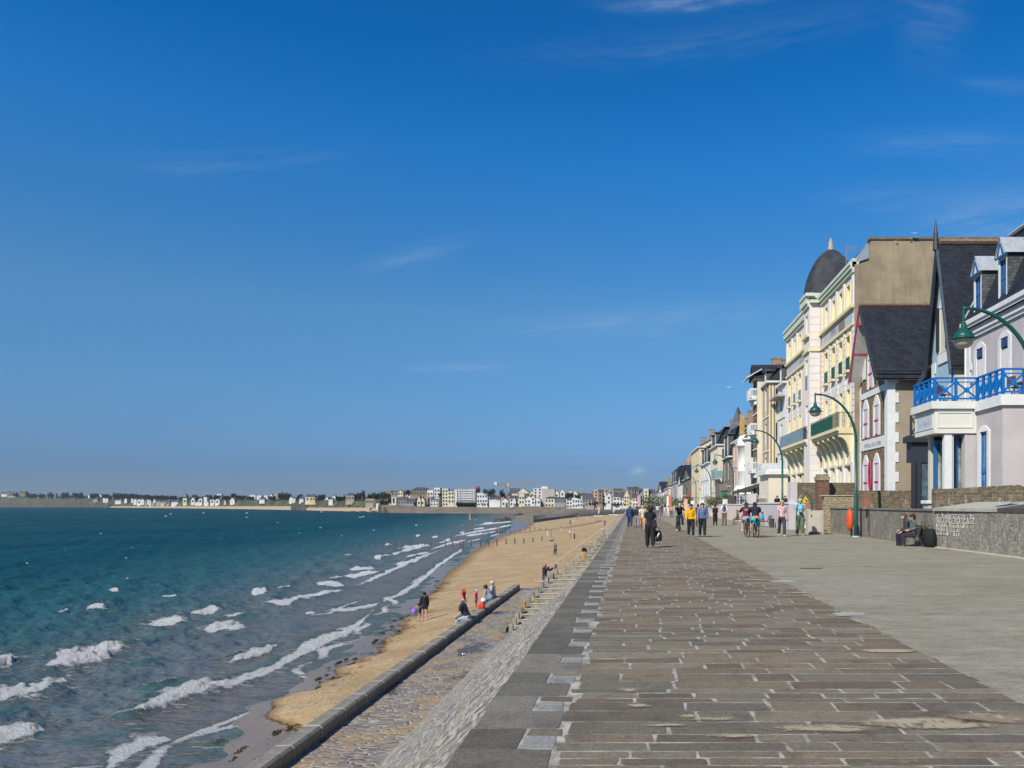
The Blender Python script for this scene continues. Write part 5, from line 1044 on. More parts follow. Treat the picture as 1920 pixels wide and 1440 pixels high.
t = thing("kiosk", "cream kiosk with a white cornice and a row of small openings", "kiosk", (12.3, 70, 0)); X_ = P_at(1441, 70); x2 = 13.7
mb = MB(); gk = front(70); fk = sea(X_); holes = [(70.9+.5*i, 71.1+.5*i, 3.8, 4.0) for i in range(5)]+[(70.9+.5*i, 71.1+.5*i, 1.9, 2.6) for i in range(5)]
fk.wall(mb, 70, 74.5, 0, 4.3, holes, .1); gk.wall(mb, X_, x2, 0, 4.3); mb.poly([(X_, 70, 4.3), (x2, 70, 4.3), (x2, 74.5, 4.3), (X_, 74.5, 4.3)]); mb.build("wall", W2, t)
mb = MB(); mb.box(X_-.35, 69.7, 4.3, x2, 74.8, 4.6); mb.box(X_-.2, 69.85, 4.6, x2, 74.8, 4.8); mb.build("cornice", WHT, t)
t = thing("porch", "white columned porch with a grey moulded top behind the cream kiosk", "porch", (12.3, 76, 0)); a = P_at(1433, 76); mb = MB(); mb.box(a, 76, 0, a+1.6, 79, 4.9); mb.build("wall", W1, t); mb = MB(); mb.box(a-.35, 75.8, 4.9, a+1.9, 79, 5.3); mb.box(a-.2, 75.9, 5.3, a+1.8, 79, 5.6); mb.build("cornice", M("white_grey_trim", (.55, .56, .58), .7), t)
# pergola
t = thing("pergola", "dark grey glazed pergola with sloping roof over the terrace", "pergola", (11.5, 84, 0)); PG = M("dark_grey_metal", (.07, .068, .06), .5, .1, 4)
a, b = P_at(1370, 90), P_at(1431, 79)
mb = MB(); mb.prism([(10.9, 92, 2.95), (a+.2, 92, 2.95), (b+.3, 78.9, 3.9), (b, 78.8, 3.9), (11.3, 80, 3.3)][:4], (0, 0, .22)); 
mb = MB(); mb.prism([(P_at(1372, 88), 88, 3.05), (P_at(1434, 80), 80, 3.95), (P_at(1434, 80), 80, 3.55), (P_at(1372, 88), 88, 2.75)], (.2, .6, 0)); mb.prism([(P_at(1372, 88), 88, 2.95), (P_at(1434, 80), 80, 3.85), (15, 86, 3.9), (14, 93, 3.1)], (0, 0, .08)); mb.build("roof", PG, t)
for px, Y in ((1384, 86.5), (1398, 84.6), (1410, 83), (1420, 81.8), (1433, 80.2)):
    mb = MB(); x = P_at(px, Y); mb.box(x-.07, Y, 0, x+.07, Y+.14, H+(945-np.interp(px, [1372, 1434], [917, 905]))*Y/F-.1); mb.build("post", PG, t)
mb = MB(); mb.prism([(P_at(1384, 86.4), 86.4, 2.1), (P_at(1433, 80.1), 80.1, 2.35), (P_at(1433, 80.1), 80.1, 2.22), (P_at(1384, 86.4), 86.4, 2.0)], (0, .08, 0)); mb.build("rail", PG, t)
mb = MB(); x = P_at(1366, 89); mb.box(x, 89, 0, x+.9, 90, 2.6); mb.build("dark_panel", PG, t)
WB = M("white_letters", (.6, .6, .58), .7); gq = Face((P_at(1384, 86.2), 86.2, 0), Vector((P_at(1433, 79.9)-P_at(1384, 86.2), -6.3, 0)).normalized(), (-.9, -.43, 0))
text3d("Brasserie  Plage", gq, 3.6, 2.2, .9, WB, t, sx=.85, d=.05)
# dog house style sign arch
t = thing("warning_sign_arch", "green arched sign frame with a yellow warning triangle and a round prohibition sign", "sign", (P_at(1510, 46), 46, 0)); GM = M("lamp_green", (.008, .075, .06), .35, .1, 3)
Ys = 46; c_ = P_at(1510, Ys); w_ = 13*Ys/F
mb = MB(); mb.tube([(c_-w_, Ys, 0), (c_-w_, Ys, 1.75)]+[(c_-w_*math.cos(PI*i/10), Ys, 1.75+.55*math.sin(PI*i/10)) for i in range(1, 10)]+[(c_+w_, Ys, 1.75), (c_+w_, Ys, 0)], .035, 6); mb.build("arch", GM, t)
gs = front(Ys-.03); YW = M("sign_yellow", (.72, .52, .01), .5, 0); BK = M("sign_black", (.01, .01, .01), .6, 0); RD = M("sign_red", (.45, .05, .03), .5, 0); SG = M("sign_grey_panel", (.42, .46, .50), .6, .1, 4)
mb = MB(); gs.plate(mb, [(c_-.2, 1.78), (c_+.2, 1.78), (c_, 2.17)], 0, .02); p_ = mb.build("warning_sign", YW, t)
mb = MB(); gs.plate(mb, [(c_-.0, 1.82), (c_+.15, 1.82), (c_+.02, 1.98), (c_-.05, 1.95), (c_+.03, 1.90)], .022, .026); mb.build("symbol", BK, p_)
mb = MB(); gs.plate(mb, [(c_-.24, 1.45), (c_+.24, 1.45), (c_+.24, 1.72), (c_-.24, 1.72)], 0, .02); p_ = mb.build("red_panel", M("sign_orange_red", (.52, .13, .08), .5, .15, 6), t)
mb = MB(); gs.plate(mb, [(c_-.16, .85), (c_+.28, .85), (c_+.28, 1.42), (c_-.12, 1.42)], 0, .02); mb.build("grey_panel", SG, t)
mb = MB(); n = 20; q = (c_+.05, .48); gs.plate(mb, [(q[0]+.27*math.cos(2*PI*i/n), q[1]+.27*math.sin(2*PI*i/n)) for i in range(n)], 0, .02); p_ = mb.build("round_sign", RD, t)
mb = MB(); gs.plate(mb, [(q[0]+.205*math.cos(2*PI*i/n), q[1]+.205*math.sin(2*PI*i/n)) for i in range(n)], .02, .024); pw = mb.build("white_disc", M("sign_white", (.7, .7, .7), .5, 0), p_)
mb = MB(); gs.plate(mb, [(q[0]-.17, q[1]+.13), (q[0]-.13, q[1]+.17), (q[0]+.17, q[1]-.13), (q[0]+.13, q[1]-.17)], .025, .029); o_ = mb.build("red_bar", RD, p_)
# utility cabinet
t = thing("utility_cabinet", "beige utility cabinet with a framed door standing on the promenade", "cabinet", (P_at(1529, 44.5), 44.6, 0)); CB = M("cabinet_beige", (.44, .40, .33), .75, .12, 4); a, b = P_at(1515, 44.5), P_at(1544, 44.5)
mb = MB(); mb.box(a, 44.5, 0, b, 45.1, 1.34); mb.build("body", CB, t); mb = MB(); gs = front(44.5); gs.box(mb, a+.12, b-.1, .14, 1.22, 0, .02); dd = mb.build("door", M("cabinet_door", (.46, .42, .355), .7, .1, 5), t); mb = MB(); gs.box(mb, a+.16, a+.21, 1.0, 1.1, .02, .04); mb.build("lock", BK, dd)
mb = MB(); gs.box(mb, a+.1, b-.08, .04, .12, 0, .03); mb.build("sill", M("rusty_sill", (.30, .20, .08), .8), t)
# lifebuoy case
t = thing("lifebuoy_case", "bright orange oval lifebuoy case on a short post beside the lamp post", "lifebuoy", (P_at(1593, 41.3), 41.3, 0)); OR = M("lifebuoy_orange", (.62, .085, .02), .5, .12, 3); cx_ = P_at(1593.5, 41.3)
mb = MB(); n = 20; prof = []
vs = []; fs = []
for i in range(13):
    a = -PI/2+PI*i/12; zz = .88+.56*math.sin(a); rr_ = max(.01, math.cos(a)**.7)
    for k in range(n): b = 2*PI*k/n; rib = 1+.05*math.cos(6*b); vs.append((cx_+.18*rr_*math.cos(b)*rib, 41.3+.30*rr_*math.sin(b)*rib, zz))
fs = [(i*n+k, i*n+(k+1) % n, (i+1)*n+(k+1) % n, (i+1)*n+k) for i in range(12) for k in range(n)]; mb.add(vs, fs); mb.build("case", OR, t, True)
mb = MB(); mb.tube([(cx_+.14, 41.5, 0), (cx_+.14, 41.5, 1.3)], .05, 6); mb.build("post", DK, t)
# ------------------------------------------------------------------ street lamps
def lamp(px, Y, lab, first=[None]):
    X = P_at(px, Y) if px else 11.68
    if first[0] is None:
        t = thing("street_lamp", lab, "street lamp", (X, Y, 0), "green curved street lamps along the promenade")
        def P(x, z): return (X+x, Y, z)
        mb = MB(); mb.tube([P(0, 0), P(0, .9), P(0, .95), P(0, 2.2), P(0, 2.25), P(0, 4.9)], [.11, .11, .10, .10, .08, .075], 12)
        A = [P(0, 4.9)]+[P(-2.02*(1-math.cos(a)), 4.9+2.45*math.sin(a)) for a in np.linspace(.05, PI/2, 14)]+[P(-2.1, 7.36)]
        mb.build("pole", GM, t, True)
        mb = MB(); mb.tube(A, [.075]+[.072-.002*i for i in range(14)]+[.04], 10); mb.build("arm", GM, t, True)
        mb = MB(); mb.tube([P(-2.1, 7.42), P(-2.1, 6.95)], .04, 8); mb.build("hanger", GM, t)
        mb = MB(); mb.lathe([(.04, 0), (.07, -.02), (.08, -.14), (.11, -.17), (.13, -.23), (.23, -.29), (.28, -.40), (.29, -.45), (.39, -.48), (.39, -.50), (.27, -.51)], (X-2.1, Y, 6.95), 24); mb.build("lamp_shade", GM, t, True)
        mb = MB(); mb.lathe([(.28, 0), (.275, -.06), (.24, -.15), (.16, -.22), (.0, -.25)], (X-2.1, Y, 6.44), 20); mb.build("glass_bowl", M("lamp_glass", (.42, .40, .34), .15, .1, 4), t, True)
        mb = MB(); mb.tube([P(0, 0), P(0, .06)], .2, 12); mb.build("foot", M("foot_white", (.5, .5, .48), .8), t)
        first[0] = t; return t
    s = first[0]; t = s.copy(); C.objects.link(t); t.location = (X, Y, 0); t['label'] = lab
    for ch in s.children: c = ch.copy(); C.objects.link(c); c.parent = t
    return t
for px, Y, lab in ((1605, 41, "green curved street lamp beside the orange lifebuoy case"), (None, 23.0, "nearest green street lamp, arching in from the right edge over the lilac house"), (1467, 61.2, "green street lamp rising behind the woman in the straw hat"), (1375, 91.5, "green street lamp right of the man in the grey vest"),
        (1333, 116, "green street lamp left of the woman in the long black dress"), (1305, 149, "slim distant street lamp in front of the white house with corner stones"), (1287, 182, "distant street lamp in front of the pale yellow house"), (1266, 204, "distant street lamp leaning over the hedge, left of the row of houses"), (1252, 245, "far street lamp beside the hedge"), (1243, 300, "farthest street lamp at the end of the promenade")):
    lamp(px, Y, lab)
# far promenade wall, posts, hedge
wallthing("low pale garden wall with posts along the far promenade", [(11.2, 97, 0, 11.6, 128, 1.5), (11.2, 131, 0, 11.6, 170, 1.7), (11.2, 175, 0, 11.6, 240, 1.6)], W6, [(11.1, yy, 0, 11.7, yy+.7, 2.3) for yy in (97, 112, 128, 131, 150, 169, 176, 200, 239)], W1)
wallthing("peach and white gate pier beside the far green lamp post", [(P_at(1283, 140), 140, 0, P_at(1289, 140), 140.5, 2.6)], W3, None, None, "gate_pier")
wallthing("orange panel fixed to a white post near the hedge", [(P_at(1254, 150), 150, 0, P_at(1259, 150), 150.3, 3.3)], M("orange_panel", (.5, .16, .07), .7), None, None, "banner")
wallthing("white banner post at the hedge end", [(P_at(1250, 150), 150, 0, P_at(1254, 150), 150.3, 3.2)], W1, None, None, "banner_post")
LEAF = M("leaf_green", (.07, .11, .03), .7, .45, 5); LEAF2 = M("dark_leaf", (.025, .045, .018), .8, .4, 4)
def leafcloud(mb, c, r, n, s, rg):
    for _ in range(n):
        v = Vector((rg.gauss(0, 1), rg.gauss(0, 1), rg.gauss(0, 1))).normalized()*rg.random()**.4; p = Vector(c)+Vector((v.x*r[0], v.y*r[1], v.z*r[2]))
        a = Vector((rg.gauss(0, 1), rg.gauss(0, 1), rg.gauss(0, 1))).normalized()*s; b = a.cross(Vector((rg.gauss(0, 1), rg.gauss(0, 1), rg.gauss(0, 1)))).normalized()*s*.7
        mb.poly([p-a, p+b, p+a, p-b])
rg = random.Random(4)
def shrub(label, px0, px1, Y, z0, z1, mat, name="hedge", cat="hedge"):
    x0, x1 = P_at(px0, Y), P_at(px1, Y); mb = MB(); m = max(3, int((x1-x0)/1.2)); s = max(.12, Y/F*1.6)
    for i in range(m): leafcloud(mb, (x0+(x1-x0)*(i+.5)/m, Y+rg.uniform(-.5, .5), (z0+z1)/2), ((x1-x0)/m*.75, 1.0, (z1-z0)*.55*rg.uniform(.75, 1.1)), 170, s, rg)
    return single(mb, name, mat, label, cat, ((x0+x1)/2, Y, z0))
shrub("green hedge beside the far end of the promenade", 1205, 1262, 190, 0, 4.2, LEAF); shrub("strip of green plants in front of the stone house with the red awning", 1264, 1303, 165, 1.2, 3.0, LEAF, "plants", "plants")
shrub("olive shrubs on the terrace left of the teal garage door", 1322, 1352, 112, 1.2, 2.9, M("olive_leaf", (.11, .11, .05), .8, .4, 5), "shrub", "shrub"); shrub("small green plant by the teal garage door", 1357, 1368, 104, 1.2, 3.2, LEAF, "plant", "plant")
# ------------------------------------------------------------------ far side of the bay
SHP = [(-260, 2900), (0, 2300), (120, 1950), (240, 1640), (360, 1400), (480, 1150), (600, 920), (690, 780), (720, 690), (780, 660), (900, 640), (1060, 615), (1100, 610), (1300, 600)]
def shoreY(px): return np.interp(px, [p[0] for p in SHP], [p[1] for p in SHP])
def crest_y(px): return np.interp(px, [-260, 0, 100, 200, 300, 400, 480, 560, 620, 690, 720, 760, 800, 900, 1000, 1060, 1150, 1300], [929, 930, 931, 934, 936, 936, 935, 935, 937, 934, 934, 931, 930, 934, 934, 938, 943, 944])
def coast_mat():
    m, t, p = newmat("coast"); N = NT(t); g = N.n("ShaderNodeNewGeometry").outputs['Position']; k = N.n("ShaderNodeAttribute", attribute_name='kind').outputs['Fac']
    n1 = N.noise(g, .02, 7, .7); n2 = N.noise(g, .07, 7, .7)
    c = N.mix(N.smooth(n2, .42, .6), (.028, .038, .016), (.085, .09, .035)); rock = N.mix(N.smooth(n2, .4, .62), (.035, .030, .020), (.085, .068, .045)); sand = (.33, .245, .165)
    bl = N.math('ADD', k, N.math('MULTIPLY', N.math('SUBTRACT', n1, .5), .5))
    c = N.mix(N.smooth(bl, .38, .5), rock, c); c = N.mix(N.smooth(k, 1.4, 1.6), c, sand); N.l(c, p.inputs['Base Color']); p.inputs['Roughness'].default_value = .95; return m
COAST = coast_mat()
cp = np.arange(-260, 1290, 4.0); prof_t = [0, .004, .010, .02, .035, .06, .10, .16, .30]
SY_ = shoreY(cp); bw = np.where((cp > 205) & (cp < 545), 1., 0.)+np.where((cp > 572) & (cp < 712), 1.2, 0.)+.0
G = np.zeros((len(prof_t), len(cp), 3)); K = np.zeros((len(prof_t), len(cp)))
rc = np.random.default_rng(8)
jag = np.interp(cp, cp[::3], rc.normal(0, 1, len(cp[::3])))
for i, t_ in enumerate(prof_t):
    Y = SY_*(1+t_); wob_ = jag*.5
    zc = H+(HY-crest_y(cp))*SY_*1.05/F
    beach_top = H+(HY-np.where(bw > 0, np.where(cp > 560, 952.2, 949.5), 949))*SY_/F
    z = {0: np.full_like(cp, -7.5), 1: np.where(bw > 0, -5.2, -5.0+wob_), 2: np.where(bw > 0, np.minimum(beach_top*.45-3, beach_top), zc*.22-2+wob_), 3: np.where(bw > 0, beach_top, zc*.40+wob_), 4: zc*.62+wob_, 5: zc*.8+wob_, 6: zc+wob_*.6, 7: zc*1.02+wob_, 8: zc*.9}[i]
    town = cp > 716; zt_ = H+(HY-np.interp(cp, [716, 900, 960, 1015, 1060, 1100, 1290], [948, 951.5, 952, 952, 954, 957, 958]))*Y/F
    z = np.where(town, np.where(i <= 1, -7.5, np.where(t_ <= .035, zt_,  np.where(i == 2, .8, np.interp(t_, [.01, .035, .06, .3], [.8, 1.6, 2.6, 4.0]) if t_ > .01 else .8))), z)
    G[i, :, 0] = (cp-VX)*Y/F; G[i, :, 1] = Y; G[i, :, 2] = z
    K[i] = np.where(bw > 0, 2.0 if i <= 2 else 1.5 if i == 3 else .65, [.1, .15, .34, .5, .58, .62, .64, .65, .6][i])
struct(grid_mesh("headland", G[:, :, 0], G[:, :, 1], G[:, :, 2], COAST, {'kind': K}))
DT = M("far_tree_leaf", (.020, .032, .014), .9, .5, .08)
def fartree(px, py_base, py_top, wpx, lab=None, tier=1.05, name="tree", grp="dark trees on the far headland"):
    Y = float(shoreY(px))*tier; X = (px-VX)*Y/F; zb = H+(HY-py_base)*Y/F; zt = H+(HY-py_top)*Y/F; h = zt-zb; r = wpx*Y/F/2
    t = thing(name, lab or "dark round-topped tree on the far headland skyline", "tree", (X, Y, zb), grp)
    mb = MB(); mb.tube([(X, Y, zb-3), (X, Y, zb+h*.5)], [.5, .25], 5); mb.build("trunk", WOOD, t)
    mb = MB(); n = max(3, int(wpx/2.2)); 
    for i in range(n): leafcloud(mb, (X-r+2*r*(i+.5)/n, Y+rg.uniform(-2, 2), zb+h*rg.uniform(.42, .62)), (r/n*2.0, 3, h*rg.uniform(.42, .58)), 110, Y/F*1.05, rg)
    mb.build("crown", DT, t)
for px, b, tp, w_ in [(122,936,924.5,14),(146,936,924,18),(96,934,925,10),(178,936,925,14),(228,937,925,30),(250,938,926,12),(270,937,928,26),(296,938,929,24),(320,938,930,20),(345,938,932,16),(365,937,927.5,8),(385,937,930,12),(371,938,931,10),(392,937,928.5,9),(408,936,929,12),(425,937,930,12),(438,935,925,7),(452,937,929,14),(470,937,931,12),
      (510,938,930,10),(531,938,924,16),(540,938,926,10),(563,938,927,10),(602,938,927.5,12),(640,939,931,18),(675,939,923,7),(682,940,919,4),(668,940,925,10),(694,938,926,6),(706,938,924,12),(718,938,922,10),(728,937,923,8),(60,934,926,16),(78,934,927,12),(30,932,925,8),(200,937,927,12),(655,942,934,14),(640,945,936,12),(520,945,936,14),(500,944,938,14),(555,942,937,8)]:
    fartree(px, b, tp, w_, "dark tree among the houses of the far headland")
for px, b, tp, w_ in [(765,930,918.5,7),(911,930,917,8),(922,930,917,10),(941,932,918,6),(878,948,942,44),(905,948,943,30),(862,950,940,10),(1068,935,924,14),(1083,935,928,8),(826,930,925,5),(1120,947,941,36),(1160,948,944,26),(968,950,942,8),(952,950,944,6),(735,944,934,12),(720,946,938,14),(780,948,942,8)]:
    fartree(px, b, tp, w_, "tree or bush among the houses across the bay", 1.03, grp="trees among the houses across the bay")
# sea wall under the far town, rocks, breakwater
FWM = stone_wall("far_sea_wall_stone", [(.19,.16,.12),(.24,.20,.155),(.16,.135,.11),(.27,.235,.185)], (.22,.19,.15), 3.5, 1.2, .08); FW2 = M("far_dark_rock", (.07, .057, .045), .95, .4, .1)
mb = MB()
segs = [(716, 946.5), (745, 947.5), (772, 948.5), (773, 950), (820, 950), (822, 951), (856, 950.5), (900, 951), (960, 951.5), (980, 949), (1015, 949.5), (1060, 952), (1100, 955), (1180, 956), (1290, 957)]
for (p, ya), (q, yb) in zip(segs, segs[1:]):
    Y0_, Y1_ = float(shoreY(p))*.998, float(shoreY(q))*.998
    a, b = ((p-VX)*Y0_/F, Y0_), ((q-VX)*Y1_/F, Y1_); za, zb_ = H+(HY-ya)*Y0_/F, H+(HY-yb)*Y1_/F
    za = zb_ = (za+zb_)/2
    mb.add([(a[0], a[1], -8), (b[0], b[1], -8), (b[0], b[1], zb_), (a[0], a[1], za), (b[0], b[1]+14, zb_), (a[0], a[1]+14, za)], [(0,1,2,3),(3,2,4,5)])
single(mb, "sea_wall", FWM, "long brown sea wall at the water's edge under the far town", "sea wall", (-200, 640, 0))
def rocks(lab, pts, name="rocks"):
    mb = MB()
    for (px, py, w_, h_) in pts:
        Y = (H-WZ)*F/(py-HY); X = (px-VX)*Y/F; r = w_*Y/F/2; hh = h_*Y/F; n = 9
        vs = [(X+r*math.cos(2*PI*i/n)*rg.uniform(.7, 1.1), Y+r*.6*math.sin(2*PI*i/n), WZ-1) for i in range(n)]+[(X+r*.6*math.cos(2*PI*i/n)*rg.uniform(.6, 1.1), Y+r*.4*math.sin(2*PI*i/n), WZ+hh*rg.uniform(.5, 1)) for i in range(n)]+[(X, Y, WZ+hh)]
        mb.add(vs, [(i, (i+1) % n, (i+1) % n+n, i+n) for i in range(n)]+[(i+n, (i+1) % n+n, 2*n) for i in range(n)])
    q = pts[0]; Y = (H-WZ)*F/(q[1]-HY); return single(mb, name, FW2, lab, "rocks", ((q[0]-VX)*Y/F, Y, WZ))
mb = MB()
for px in np.arange(-120, 716, 3.2):
    Y = float(shoreY(px))*1.09; X = (px-VX)*Y/F; yt = float(np.interp(px, [-120, 0, 60, 110, 200, 330, 400, 470, 520, 600, 660, 716], [925, 926, 928, 930, 929, 932, 931, 931, 932, 933, 932, 931]))+rg.uniform(-2.2, 2.5); zt = H+(HY-yt)*Y/F; zb = H+(HY-939)*Y/F
    if rg.random() < .86: leafcloud(mb, (X, Y, (zt+zb)/2), (Y/F*3.2, 8, (zt-zb)/2), 70, Y/F*1.0, rg)
tag(mb.build("distant_wood", DT), "dark belt of trees behind the houses along the far headland", "trees", kind="stuff")
rocks("dark rocks at the end of the far beach, left of the long sea wall", [(660,959.8,26,2),(680,960.4,22,2.5),(700,960.8,20,3),(712,961,12,3.5),(742,961.5,22,3),(760,961.8,16,3.5),(640,959.3,10,1.5)])
rocks("line of dark rocks along the foot of the long sea wall", [(790,962,60,2.5),(850,962,60,2.5),(900,962.5,50,4),(880,962.3,30,5),(950,962.6,40,3)])
BWM = M("breakwater_stone", (.14, .12, .092), .95, .35, .5); mb = MB()
bp = [(925,977.5,974),(945,976.5,970),(965,976.2,967.5),(1000,980,966),(1025,977,964.5),(1050,974,961),(1085,970.5,956.5),(1120,968.5,956),(1172,965,956)]
P = []
for px, py, yt in bp:
    zb = -6.1 if px < 1000 else -5.6; Y = (H-zb)*F/(py-HY); Yb_ = max(Y+25, 458 if px > 1000 else Y+30); P.append([((px-VX)*Y_/F, Y_, z_) for Y_, z_ in ((Y, zb-.5), (Y+6, zb+1.2), ((Y+Yb_)/2, lerp(zb+1.2, H+(HY-yt)*Yb_/F, .55)), (Yb_, H+(HY-yt)*Yb_/F), (Yb_+10, H+(HY-yt)*Yb_/F-.5))])
for a_, b_ in zip(P, P[1:]):
    for k in range(4): mb.poly([a_[k], b_[k], b_[k+1], a_[k+1]])
single(mb, "breakwater", BWM, "long low dark breakwater running out from the far end of the beach", "breakwater", (-50, 360, -6))
rocks("yellowish rock outcrop at the seaward tip of the breakwater", [(938,976.8,16,5),(948,976.4,16,8),(928,977.2,12,3),(956,976,10,7)])
mb = MB(); DW = M("dark_wall_stone", (.13, .12, .105), .95, .3, .4)
Ya, Yb = 452, 470; mb.add([((1050-VX)*Ya/F, Ya, -5.6), ((1168-VX)*Yb/F, Yb, -5), ((1168-VX)*Yb/F, Yb, H-11*Yb/F), ((1085-VX)*Ya/F, Ya, H-11*Ya/F), ((1044-VX)*Ya/F, Ya, H-19*Ya/F), ((1168-VX)*Yb/F, Yb+14, H-11*Yb/F), ((1085-VX)*Ya/F, Ya+14, H-11*Ya/F)], [(0,1,2,3,4),(3,2,5,6)])
single(mb, "sea_wall", DW, "dark grey curved sea wall behind the catamaran masts", "sea wall", (-20, 460, -3)) if 0 else None
# far houses -------------------------------------------------
HC = {'w': M("far_white", (.60,.59,.56),.85,.12,.12), 'c': M("far_cream", (.58,.52,.38),.85,.12,.12), 'y': M("far_yellow", (.55,.43,.22),.85,.12,.12), 'g': M("far_grey", (.27,.26,.25),.9,.15,.12), 'b': M("far_brown", (.24,.17,.11),.9,.15,.12), 's': M("far_stone", (.34,.29,.22),.9,.15,.12), 'p': M("far_pink", (.52,.32,.27),.85,.1,.12), 'r': M("far_red", (.28,.07,.05),.85,.1,.12), 'a': M("far_mauve", (.42,.36,.33),.85,.08,.12)}
CN = {'w': 'white', 'c': 'cream', 'y': 'pale yellow', 'g': 'grey', 'b': 'brown', 's': 'stone', 'p': 'pink', 'r': 'red', 'a': 'mauve grey'}
RS = M("far_slate", (.055,.058,.068), .7, .2, .15); FWIN = M("far_window", (.05,.06,.07), .3, .2, .3)
def farhouse(px0, px1, ybase, yeave, yridge, col, kind='r', tier=1.03, lab=None, nw=None, cat="house"):
    """kind: r ridge parallel to view plane, g gable to viewer, f flat roof, h hip"""
    pc = (px0+px1)/2; Y = float(shoreY(pc))*tier; s = Y/F; x0, x1 = (px0-VX)*s, (px1-VX)*s; zb, ze, zr = H+(HY-ybase)*s, H+(HY-yeave)*s, H+(HY-yridge)*s
    w_ = x1-x0; d = min(max(w_*.8, 7), 16); t = thing("house" if cat == "house" else "apartment_block", lab, cat, ((x0+x1)/2, Y, zb)); z0 = zb-(4 if px0 < 900 else 7)
    mb = MB(); mb.box(x0, Y, z0, x1, Y+d, ze)
    if kind == 'g': mb.poly([(x0, Y, ze), (x1, Y, ze), ((x0+x1)/2, Y, zr)])
    if kind == 'r': mb.poly([(x0, Y, ze), (x0, Y+d, ze), (x0, Y+d/2, zr)]); mb.poly([(x1, Y, ze), (x1, Y+d, ze), (x1, Y+d/2, zr)])
    mb.build("wall", HC[col], t); e = .35*s; mb = MB()
    if kind == 'r': mb.poly([(x0-e, Y-e, ze-e), (x1+e, Y-e, ze-e), (x1+e, Y+d/2, zr), (x0-e, Y+d/2, zr)]); mb.poly([(x0-e, Y+d, ze), (x1+e, Y+d, ze), (x1+e, Y+d/2, zr), (x0-e, Y+d/2, zr)])
    elif kind == 'g':
        xm = (x0+x1)/2
        for xa in (x0-e, x1+e): mb.prism([(xa, Y-e, ze-e), (xm, Y-e, zr+e*.3), (xm, Y+d, zr+e*.3), (xa, Y+d, ze-e)], (0, 0, e*.5))
    elif kind == 'h': mb.add([(x0-e, Y-e, ze), (x1+e, Y-e, ze), (x1+e, Y+d, ze), (x0-e, Y+d, ze), (x0+w_*.25, Y+d/2, zr), (x1-w_*.25, Y+d/2, zr)], [(0,1,5,4),(1,2,5),(2,3,4,5),(3,0,4)])
    else: mb.box(x0-e*.3, Y-e*.3, ze, x1+e*.3, Y+d, max(zr, ze+e*.5))
    mb.build("roof", RS if kind != 'f' else HC['g' if col in 'ag' else col], t)
    wpx = px1-px0; hpx = ybase-yeave
    if wpx >= 7 and hpx >= 6:
        nx, nz = nw or (max(1, int(wpx/5)), max(1, int(hpx/6)))
        for i in range(nx):
            for j in range(nz):
                m2 = MB(); cx = x0+w_*(i+.5)/nx; cz = zb+(ze-zb)*(j+.55)/nz; a = min(w_/nx*.27, 1.6*s); b = min((ze-zb)/nz*.28, 2*s)
                m2.box(cx-a, Y-.12, cz-b, cx+a, Y+.05, cz+b); m2.build("window", FWIN, t)
    if kind in 'rgh' and wpx > 6:
        m2 = MB(); xc = x1-w_*.2; m2.box(xc-.4*s, Y+d*.4, ze, xc+.5*s, Y+d*.4+.8, zr+1.3*s); m2.build("chimney", HC['s'], t)
    return t
ORD = ['first','second','third','fourth','fifth','sixth','seventh','eighth','ninth','tenth','eleventh','twelfth','thirteenth','fourteenth','fifteenth','sixteenth','seventeenth','eighteenth','nineteenth','twentieth']
def ordn(i): return ORD[i] if i < 20 else {2: 'twenty-', 3: 'thirty-', 4: 'forty-', 5: 'fifty-', 6: 'sixty-', 7: 'seventy-'}[(i+1)//10]+ORD[(i+1) % 10-1] if (i+1) % 10 else {2: 'twentieth', 3: 'thirtieth', 4: 'fortieth', 5: 'fiftieth', 6: 'sixtieth', 7: 'seventieth'}[(i+1)//10]
KN = {'r': 'slate-roofed', 'g': 'gabled', 'f': 'flat-roofed', 'h': 'hip-roofed'}
